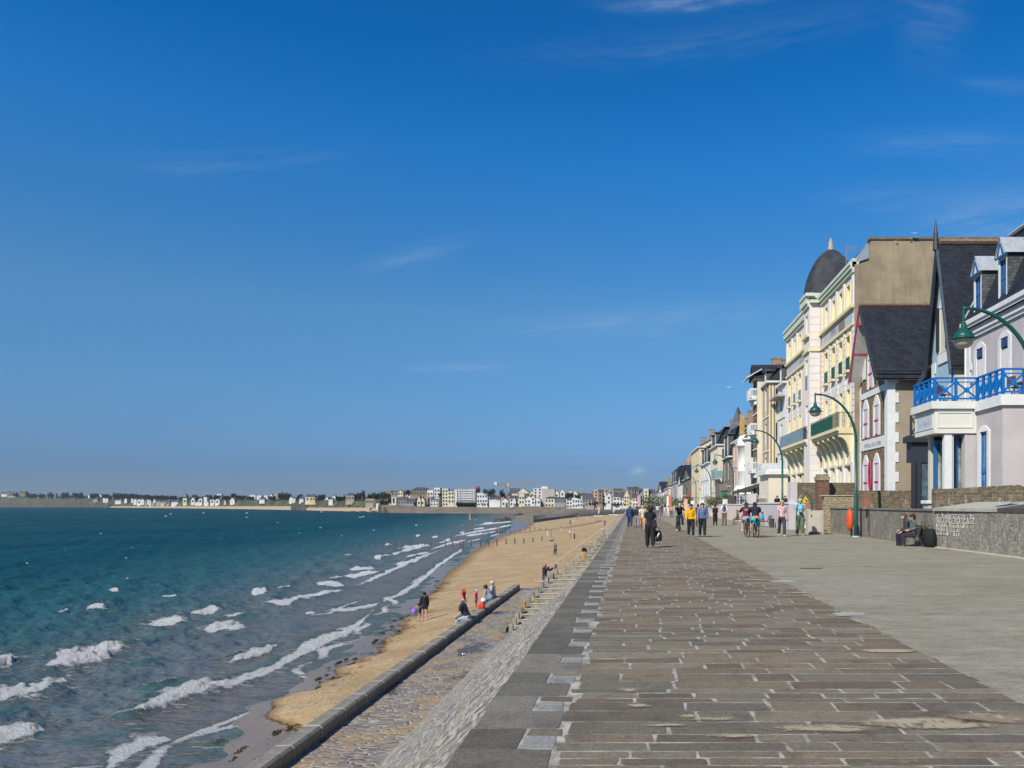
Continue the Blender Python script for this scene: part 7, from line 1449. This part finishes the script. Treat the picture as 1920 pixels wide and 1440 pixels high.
def bag(label, loc, size, mat, parent=None, name="bag", rz=0, white=None):
    x, y, z = size; mb = MB(); n = 12; vs = []
    for i, (s_, zz) in enumerate(((.75, 0), (1, .12), (1.02, .6), (.8, .95), (.55, 1.0))):
        for k in range(n): a = 2*PI*k/n; ca, sa = math.cos(a), math.sin(a); q = (abs(ca)**3+abs(sa)**3)**(-1/3); vs.append((x/2*s_*ca*q, y/2*s_*sa*q, z*zz))
    mb.add(vs, [tuple(range(n))[::-1]]+[(i*n+k, i*n+(k+1) % n, (i+1)*n+(k+1) % n, (i+1)*n+k) for i in range(4) for k in range(n)]+[tuple(range(4*n, 5*n))])
    t = thing(name, label, name.replace('_', ' '), loc); t.rotation_euler.z = rz; o = mb.build("bag_body", mat, None, True); o.parent = t
    m2 = MB(); m2.tube([(-x*.25, 0, z*.97), (-x*.2, 0, z*1.0+.13), (x*.2, 0, z*1.0+.13), (x*.25, 0, z*.97)], .012, 5); o = m2.build("handle", mat); o.parent = t
    if white: m2 = MB(); m2.prism([(-x*.38, -y/2-.012, z*.15), (-x*.15, -y/2-.012, z*.12), (x*.28, -y/2-.012, z*.75), (x*.2, -y/2-.012, z*.9), (-x*.05, -y/2-.012, z*.5), (-x*.3, -y/2-.012, z*.55)], (0, .01, 0)); o = m2.build("white_print", W1); o.parent = t
    return t
BLK = (.010, .010, .012)
def wp(t, L, S, k): v = Vector(L[k]*S); v.rotate(t.rotation_euler); return v+t.location
# --- on the promenade
def sling(col=(.02,.022,.04)): return lambda L, pel, up, hd, sh0: [("shoulder_bag", [('b', pel+[.17, -.13, .18], pel+[.19, -.13, -.02], .085, .10, .6)], col)]
t, L, S = person(1219, 1027, 77, "woman in loose black clothes with curly dark hair, walking away nearest on the stone paving", 0, 'walk', BLK, BLK, stride=.55, hair=(.035,.015,.01), longhair=-1, fine=.015, extra=sling(), arms=[(-4, 10, 8), (6, 12, 6)], build=.98, shoes=(.02,.02,.02), legw=.042)
q = wp(t, L, S, 'hand1'); bag("black and white bag hanging from the hand of the woman in black", (q.x+.06, q.y, q.z-.50), (.34, .16, .40), cloth(BLK), rz=-.2, white=True)
person(1181, 989, 40, "man in a navy jacket and jeans walking away at the promenade edge", 0, 'walk', (.02,.04,.12), (.03,.045,.10), stride=.7, sleeves='long', coat=.12, hair=(.12,.10,.08), build=1.2)
person(1194.5, 989, 39, "walker in a dark top and grey leggings behind the man in the navy jacket", 0, 'walk', (.015,.015,.035), (.24,.22,.26), stride=.5, sleeves='long')
person(1205, 996, 48, "man in a cream shirt and orange shorts walking towards the camera", 180, 'walk', (.56,.50,.34), (.62,.30,.12), stride=.7, legs='short', hair=(.35,.3,.25), build=1.05, shoes=(.1,.1,.1))
t, L, S = person(1274, 996, 49, "bald cyclist in black riding towards the camera", 180, 'cycle', BLK, (.03,.03,.035), hair=None, sleeves='long', shoes=(.5,.5,.5), spread=5, height=1.80); bicycle(t.location.x, t.location.y, 180, "bicycle ridden by the bald man in black")
def scarf(L, pel, up, hd, sh0): return [("scarf", [('s', sh0+[-.06, .03, .05], sh0+[.06, .03, .05], .055, .055, 1), ('s', sh0+[0, .06, .04], sh0+[.02, .09, -.07], .04, .03, 1)], (.02,.02,.025)), ("sunglasses", [('s', hd+[-.06, .09, .012], hd+[.06, .09, .012], .016, .016, 1)], BLK)]
person(1295.5, 1007, 61, "woman in a bright yellow sweater and black trousers walking towards the camera", 180, 'walk', (.72,.36,.01), (.02,.022,.025), stride=.35, sleeves='long', coat=.03, extra=scarf, shoes=(.35,.2,.13), hair=(.04,.02,.015), fine=.017, build=1.08)
def glasses(L, pel, up, hd, sh0): return [("sunglasses", [('s', hd+[-.06, .09, .012], hd+[.06, .09, .012], .016, .016, 1)], BLK), ("undershirt", [('s', sh0+[0, .075, .0], sh0+[0, .10, -.14], .045, .018, 1)], (.5,.28,.30))]
person(1317, 1007, 63, "man in a blue denim shirt and black trousers beside the yellow sweater", 180, 'walk', (.10,.15,.26), (.02,.022,.025), stride=.3, sleeves='long', coat=.02, extra=glasses, hair=(.06,.03,.02), shoes=(.18,.10,.07), fine=.017, build=1.1)
person(1309, 988, 42, "person in dark blue behind the yellow and denim couple", 0, 'stand', (.03,.035,.07), (.05,.05,.06), sleeves='long')
person(1341, 986, 39, "woman in a long black dress standing with her back turned", 0, 'stand', BLK, BLK, sleeves='long', coat=.52, hair=(.04,.025,.02), build=.9, arms=[(-18, 5, 20, 30), (-18, 5, 20, 30)])
def vest(L, pel, up, hd, sh0): return [("waistcoat", [('v', pel+up*.06, pel+up*.44, .155, .165, .78)], (.07,.08,.11))]
person(1358, 985, 42, "white-haired man in a grey waistcoat with hands clasped behind his back", 0, 'stand', (.60,.60,.62), (.14,.11,.07), sleeves='long', hair=(.62,.62,.60), extra=vest, arms=[(-22, 14, 25, 40), (-22, 14, 25, 40)])
t, L, S = person(1394, 1007, 63, "cyclist in a maroon hoodie and grey shorts with long brown hair", 0, 'cycle', (.10,.012,.03), (.32,.30,.33), sleeves='long', legs='short', hair=(.06,.03,.02), longhair=.22, shoes=(.5,.5,.5), spread=6, height=1.82, build=1.12, fine=.017, coat=.0)
hz = sh_ = None; bt = bicycle(t.location.x+.18, t.location.y, 0, "bicycle ridden by the cyclist in the maroon hoodie"); t.location.x = bt.location.x
gB = Face((t.location.x, t.location.y-.21, 0), (1, 0, 0), (0, -1, 0)); text3d("NEVA", gB, 0, 1.36, .13, WHT, t, "lettering", sx=1.0, d=0)
t, L, S = person(1417, 1008, 64, "cyclist in a navy sweater and bright cyan shorts riding away", 0, 'cycle', (.012,.013,.03), (.0,.45,.60), sleeves='long', legs='short', hair=(.03,.02,.015), shoes=(.4,.2,.15), spread=6, height=1.84, build=1.15, fine=.017, extra=lambda L, pel, up, hd, sh0: [("orange_hem", [('o', pel+[-.05, -.06, .02], pel+[.05, -.06, .02], .11, .11, .9)], (.65,.2,.05))])
bicycle(t.location.x, t.location.y, 0, "bicycle ridden by the cyclist in the cyan shorts")
def strap(L, pel, up, hd, sh0): return [("bag_strap", [('s', sh0+[.10, .10, .02], pel+[-.14, .13, .12], .012, .012, 1)], (.45,.2,.18)), ("tied_sweater", [('s', pel+[-.17, .06, .14], pel+[-.24, .06, -.12], .06, .07, .8)], (.55,.34,.38))]
person(1466, 1006, 66, "woman in a pale pink top, straw hat and dark grey trousers", 180, 'walk', (.62,.42,.45), (.05,.05,.06), stride=.45, sleeves='short', hat=(.50,.34,.16), hatkind='sun', hair=(.25,.18,.1), extra=strap, shoes=(.5,.48,.45), fine=.016, build=.95)
def cam_(L, pel, up, hd, sh0): return [("camera", [('s', pel+[-.04, .17, .12], pel+[.04, .17, .12], .045, .045, 1), ('s', pel+[0, .19, .12], pel+[0, .24, .12], .035, .035, 1)], BLK), ("camera_strap", [('s', pel+[-.05, .17, .14], sh0+[-.09, .08, .05], .010, .010, 1), ('s', pel+[.05, .17, .14], sh0+[.09, .08, .05], .010, .010, 1)], BLK), ("backpack_strap", [('s', sh0+[.13, .10, .03], pel+[.15, .1, .2], .018, .018, 1)], (.03,.03,.06))]
person(1500, 1004, 68, "man in an aqua shirt, green trousers and beige cap with a camera", 180, 'walk', (.22,.48,.56), (.09,.15,.09), stride=.3, sleeves='short', hat=(.42,.34,.22), hair=(.3,.25,.2), extra=cam_, shoes=(.35,.3,.25), fine=.016, build=1.12)
# bench against the pink wall, with a child in bright blue
BNM = M("bench_metal", (.05,.05,.055), .5, .1)
def bench(X, Y, face, label, w=1.2):
    t = thing("bench", label, "bench", (X, Y, 0)); t.rotation_euler.z = math.radians(face)
    def part(nm, mb, m): o = mb.build(nm, m); o.parent = t
    for i in range(4): 
        pass
    mb = MB()
    for i in range(4): mb.box(-w/2, -.2+.11*i, .42, w/2, -.12+.11*i, .45)
    part("seat", mb, BNM); mb = MB()
    for i in range(3): mb.prism([(-w/2, -.24-.03*i, .52+.12*i), (w/2, -.24-.03*i, .52+.12*i), (w/2, -.27-.03*i, .60+.12*i), (-w/2, -.27-.03*i, .60+.12*i)], (0, -.02, 0))
    part("backrest", mb, BNM)
    for sx in (-w/2+.06, w/2-.06):
        mb = MB(); mb.tube([(sx, -.42, 0), (sx, -.20, .42), (sx, -.33, .86)], .022, 5); part("leg", mb, BNM); mb = MB(); mb.tube([(sx, .28, 0), (sx, .2, .42), (sx, -.2, .43)], .022, 5); part("leg", mb, BNM)
    return t
bench(P_at(1436, 59), 59, 90, "dark metal bench against the pink terrace wall"); person(1431, 985, 32, "child in a bright blue top sitting on the bench by the pink wall", 90, 'sit', (.01,.28,.50), (.45,.15,.05), sleeves='long', legs='short', Y=58.9, height=1.35, hair=(.06,.03,.02))
person(1384, 983, 32, "person in brown sitting low behind the maroon cyclist", 90, 'sit', (.12,.10,.07), (.16,.14,.10), sleeves='long', Y=66.5, height=1.5)
bench(P_at(1387, 66.5), 66.6, 90, "second dark bench, half hidden behind the maroon cyclist")
t = thing("litter_bin", "dark slatted litter bin on the pavement by the pink wall", "litter bin", (P_at(1447, 57.5), 57.5, 0)); mb = MB(); mb.lathe([(.17, 0), (.2, .6), (.21, .63), (.18, .65), (0, .65)], (P_at(1447, 57.5), 57.5, 0), 12); mb.build("bin_body", BNM, t)
# two people on the terrace behind the wall
for px, lab, c, hc in ((1457, "person in black with dark hair leaning on the terrace rail left of the lamp post", BLK, (.08,.03,.02)), (1472, "person in dark clothes on the terrace right of the lamp post", (.02,.02,.03), (.05,.025,.02))):
    person(px, 0, 0, lab, 180, 'sit', c, (.05,.05,.06), hair=hc, sleeves='long', Y=66, X=P_at(px, 66), zb=1.12, height=1.65)
wallthing("raised terrace floor behind the pink wall", [(10.9, 56, .0, 12.2, 69, 1.1)], W6, None, None, "terrace")
wallthing("brown stone parapet in front of the two people on the terrace", [(10.6, 63.6, 1.82, 10.8, 66.8, 2.15)], STP, None, None, "parapet")
# couple on a bench by the low wall, black bags behind
bench(11.25, 32.2, 78, "dark bench carrying the embracing couple by the low wall", 1.5)
def sg(L, pel, up, hd, sh0): return [("sunglasses", [('s', hd+[-.07, .09, .012], hd+[.07, .09, .012], .02, .02, 1), ('s', hd+[-.09, .06, .015], hd+[-.09, -.02, .015], .012, .012, 1)], BLK)]
person(0, 0, 0, "man in a dark jacket and navy trousers on the bench, looking out to sea", 80, 'sit', (.035,.045,.05), (.012,.015,.035), hair=(.13,.06,.03), sleeves='long', X=11.30, Y=32.42, height=1.78, arms=[(-10, 6, 60), (-5, 6, 68, 30)], fine=.015, shoes=(.12,.03,.03), lean=8)
person(0, 0, 0, "woman with sunglasses on her dark hair leaning against the man on the bench", 86, 'sit', (.10,.115,.105), (.035,.022,.028), hair=(.03,.015,.012), sleeves='long', X=11.30, Y=31.98, height=1.68, arms=[(-4, 4, 72, 30), (-2, 6, 74, 30)], fine=.015, longhair=.05, extra=sg, shoes=(.10,.09,.08), lean=-6, build=1.05)
bag("black backpack standing against the low wall behind the bench", (11.75, 31.4, 0), (.42, .6, .72), cloth(BLK), name="backpack"); bag("dark bag with an olive strap on the end of the bench", (11.60, 31.75, .44), (.3, .35, .42), cloth((.05,.045,.03)), name="handbag")
# distant people at the far end of the promenade
for i, (px, py, hp, c1, c2, lab) in enumerate([(1233,969,22,(.5,.5,.48),(.1,.1,.15),"tiny walker in white left of the hedge"),(1240,969,22,(.05,.05,.07),(.1,.1,.15),"tiny walker in black by the hedge"),(1247,969,20,(.5,.4,.35),(.4,.35,.3),"tiny walker in beige by the hedge"),(1253,970,21,(.55,.55,.55),(.5,.5,.5),"tiny figure in all white by the banner post"),(1259,970,22,(.5,.3,.25),(.1,.1,.1),"tiny figure in salmon right of the banner post"),(1200,985,34,(.35,.08,.1),(.1,.1,.12),"walker in red partly hidden by the man in cream"),(1226,972,25,(.06,.06,.1),(.1,.1,.12),"small walker in dark blue beyond the woman in black"),(1221,972,26,(.3,.2,.18),(.1,.1,.12),"small walker in brown beyond the woman in black")]):
    person(px, py, hp, lab, rg.choice((0, 180)), 'walk', c1, c2, stride=.4, fine=.035)
# --- on the beach
def beach_person(px, py, hpx, label, **k):
    zb = -5.2
    for _ in range(6): Y = (H-zb)*F/(py-HY); X = (px-VX)*Y/F; zb = max(float(beachz(X, Y)), -6.1)
    return person(px, py, hpx, label, zb=zb, Y=Y, X=X, **k)
t, L, S = beach_person(796, 1164, 53, "woman in a black jacket with bare legs standing by the water's edge", face=20, pose='stand', top=BLK, bot=(.02,.02,.04), sleeves='long', legs='mini', coat=.14, shoes=None, hair=(.015,.01,.01), fine=.02)
t, L, S = beach_person(788, 1160, 34, "small child in dark blue standing beside the woman in black with bare legs", face=60, pose='stand', top=(.02,.02,.06), bot=(.02,.02,.05), legs='short', shoes=None, hair=(.05,.03,.02), arms=[(30, 25, 20), (5, 10, 10)])
q = wp(t, L, S, 'hand0'); bag("bright violet bucket held by the small child", (q.x-.02, q.y, q.z-.32), (.32, .30, .30), cloth((.28,.14,.75)), name="bucket")
beach_person(869, 1150, 47, "child in a red top and bright orange cap walking on the sand", face=250, pose='walk', stride=.3, top=(.50,.02,.03), bot=(.5,.5,.48), legs='short', hat=(.75,.10,.01), shoes=None, hair=(.08,.04,.02), longhair=.08, build=.95)
beach_person(892, 1140, 33, "small girl in a hot pink top and white sunhat", face=250, pose='stand', top=(.85,.08,.22), bot=(.25,.12,.2), legs='short', hat=(.66,.62,.64), shoes=None, coat=.05, hatkind='sun')
def kerb_person(px, py, hpx, label, **k):
    Y = (H-KZ)*F/(py-HY); return person(px, py, hpx, label, zb=KZ-.45, Y=Y, X=(px-VX)*Y/F, pose='sit', sit=.45, **k)
kerb_person(876, 1159, 27, "man in a dark navy shirt hunched on the kerb above the beach", face=78, top=(.015,.015,.03), bot=(.30,.36,.44), hair=(.25,.2,.17), height=1.85, build=1.3, lean=16, fine=.02)
kerb_person(921, 1123, 24, "curly-haired person in grey with jeans sitting on the kerb", face=78, top=(.26,.28,.32), bot=(.10,.17,.32), hair=(.05,.025,.02), height=1.75, longhair=-1, lean=24, build=1.1, fine=.02)
kerb_person(926, 1120, 24, "person in a pale cap just behind the curly-haired one on the kerb", face=78, top=(.42,.44,.47), bot=(.3,.3,.32), hat=(.50,.50,.44), hair=(.3,.25,.2), height=1.85, fine=.02)
Yk = (H-KZ)*F/(1141-HY); bag("red and white beach bag standing on the kerb", (P_at(903, Yk), Yk, KZ), (.35, .25, .34), cloth((.62,.06,.05)), name="beach_bag"); b_ = MB(); b_.lathe([(.0, .0), (.16, .02), (.15, .16), (.05, .24), (0, .25)], (P_at(905, Yk)+.05, Yk, KZ+.33), 10); single(b_, "towel", cloth((.62,.62,.62)), "rolled white towel stuffed on top of the red beach bag", "towel", (P_at(905, Yk), Yk, KZ+.3), smooth=True)
# on the stair
def st(px, py, hpx, Y, label, **k): return person(px, py, hpx, label, zb=H-(py-HY)*Y/F, Y=Y, X=(px-VX)*Y/F, **k)
st(1021, 1109, 51, 44.8, "woman in a long dark navy coat with red hair taking a picture on the stair", face=300, pose='stand', top=(.012,.014,.035), bot=(.3,.3,.32), sleeves='long', coat=.35, hair=(.38,.13,.04), arms=[(75, 20, 50), (75, 30, 50)], shoes=(.5,.5,.5), build=1.15, fine=.02)
st(1030, 1114, 30, 44.4, "person in a patterned top crouching on the stair beside the navy coat", face=60, pose='crouch', top=(.22,.26,.30), bot=(.08,.12,.2), hair=(.05,.03,.02), height=1.6, shoes=(.5,.12,.1))
st(1044, 1098, 30, 45.5, "person in black and blue sitting on the stair wall reading", face=90, pose='sit', top=(.015,.015,.03), bot=(.05,.05,.08), hair=(.15,.10,.08), height=1.55, sleeves='long')
for px, py, hp, c1, c2, lab, ps in [(1041,1042,24,(.12,.12,.14),(.05,.035,.04),"woman in a grey top and dark leggings walking alone on the sand",'walk'),(1052,997,12,(.45,.02,.04),(.6,.6,.6),"child in a red top and white trousers on the far sand",'stand'),(1069,1009,16,(.6,.58,.55),(.5,.2,.06),"figure in a white shirt and orange shorts on the sand",'stand'),(1077,1011,17,(.55,.55,.55),(.02,.02,.05),"figure in a white top and navy trousers beside the orange shorts",'stand'),
   (1027,1006,11,(.66,.66,.66),(.66,.66,.66),"small figure wrapped in white on the sand",'stand'),(1033,1008,14,(.35,.15,.13),(.35,.33,.36),"figure in a brown top beside the white-wrapped one",'stand'),(1069,984,9,(.03,.03,.03),(.03,.03,.03),"tiny dark figure far down the sand",'stand'),(1076,982,8,(.5,.5,.55),(.4,.4,.5),"tiny pale figure beside the dark one far down the sand",'stand'),
   (1109,1005,15,(.6,.6,.6),(.4,.42,.5),"figure in a white top near the second stair",'stand'),(1100,1011,10,(.45,.2,.2),(.4,.3,.3),"reddish crouching figure near the second stair",'crouch'),(1130,996,12,(.65,.65,.65),(.4,.3,.25),"figure in a white top sitting by the far rail",'crouch'),(1134,988,12,(.05,.05,.12),(.1,.1,.15),"figure in navy standing by the far rail",'stand'),(1151,979,7,(.6,.15,.08),(.5,.3,.2),"tiny figure in orange-red at the top of the far sand",'stand'),
   (1085,973,8,(.55,.55,.55),(.4,.4,.4),"tiny pale figure where the dark sand channel starts",'stand'),(1082,974,8,(.2,.1,.1),(.2,.2,.2),"tiny dark red figure by the dark sand channel",'stand'),(1013,974,6,(.5,.05,.06),(.6,.6,.6),"tiny figure in red at the far water's edge",'stand'),(986,979,6,(.66,.66,.66),(.66,.66,.66),"tiny white figure standing in the far shallows",'stand'),(1101,975,6,(.6,.6,.6),(.5,.5,.5),"tiny white dot of a person on the far sand",'stand'),
   (932,999,10,(.55,.12,.12),(.05,.05,.15),"bather in a red top standing in the surf",'wade'),(935.5,999,9,(.75,.3,.3),(.5,.3,.3),"bather in pink standing in the surf",'wade'),(1025,966,6,(.5,.1,.1),(.5,.5,.5),"tiny red figure on the breakwater path",'stand'),(1094,966,6,(.6,.6,.6),(.4,.4,.4),"tiny pale figure near the left catamaran",'stand'),(1157,972,7,(.6,.6,.6),(.3,.3,.3),"tiny pale figure right of the second catamaran",'stand')]:
    beach_person(px, py, hp, lab, face=rg.choice((0, 90, 200)), pose=ps, top=c1, bot=c2, shoes=None, fine=.03 if hp > 12 else .045, stride=.4)
for px, py, lab, c in ((1095, 1031, "dark bag lying on the end blocks of the stair", BLK), (1103, 1033, "black and white rucksack on the end blocks of the stair", BLK), (1110, 1027, "small dark cap-shaped bag at the top of the stair", (.03,.03,.03))):
    Yb_ = 45.8; bag(lab, (P_at(px, Yb_), Yb_, H-(py-HY)*Yb_/F-.1), (.26, .2, .22), cloth(c), name="bag")
t = thing("dog", "small dark dog on the sand below the figure in brown", "dog", (0, 0, 0)); zb = -5.3; Yd = (H-zb)*F/(1018-HY); Xd = P_at(1034, Yd); t.location = (Xd, Yd, zb)
V, Fc = sdf_mesh([('b', (-.25,0,.38), (.22,0,.42), .11, .13, .9, .03), ('n', (.22,0,.46), (.36,0,.60), .08, .06, 1, .03), ('h', (.36,0,.63), (.50,0,.60), .065, .04, 1, .03), ('t', (-.28,0,.42), (-.48,0,.56), .03, .015, 1, .03), ('e', (.34,.04,.68), (.33,.05,.74), .02, .01, 1, .02), ('e', (.34,-.04,.68), (.33,-.05,.74), .02, .01, 1, .02)]+[p for x in (-.22, .2) for y in (-.07, .07) for p in (('l', (x,y,.36), (x-.04,y,.18), .05, .03, 1, .03), ('l', (x-.04,y,.18), (x+.0,y,.03), .028, .022, 1, .03))], .025)
npmesh("body", V, Fc, cloth((.06,.04,.03)), t)

# ------------------------------------------------------------------ thin sea air over the whole bay
mb = MB(); mb.box(-6500, -150, -9.2, 1500, 4200, 62); hz_ = mb.build("haze", [])
hm = bpy.data.materials.new("haze_air"); hm.use_nodes = True; t_ = hm.node_tree; t_.nodes.clear(); o_ = t_.nodes.new("ShaderNodeOutputMaterial"); v_ = t_.nodes.new("ShaderNodeVolumePrincipled")
v_.inputs['Density'].default_value = .00006; v_.inputs['Color'].default_value = (.80, .88, 1, 1); v_.inputs['Anisotropy'].default_value = .2
t_.links.new(v_.outputs[0], o_.inputs['Volume']); hz_.data.materials.append(hm); tag(hz_, "pale thin sea air over the bay", None, None, "stuff")
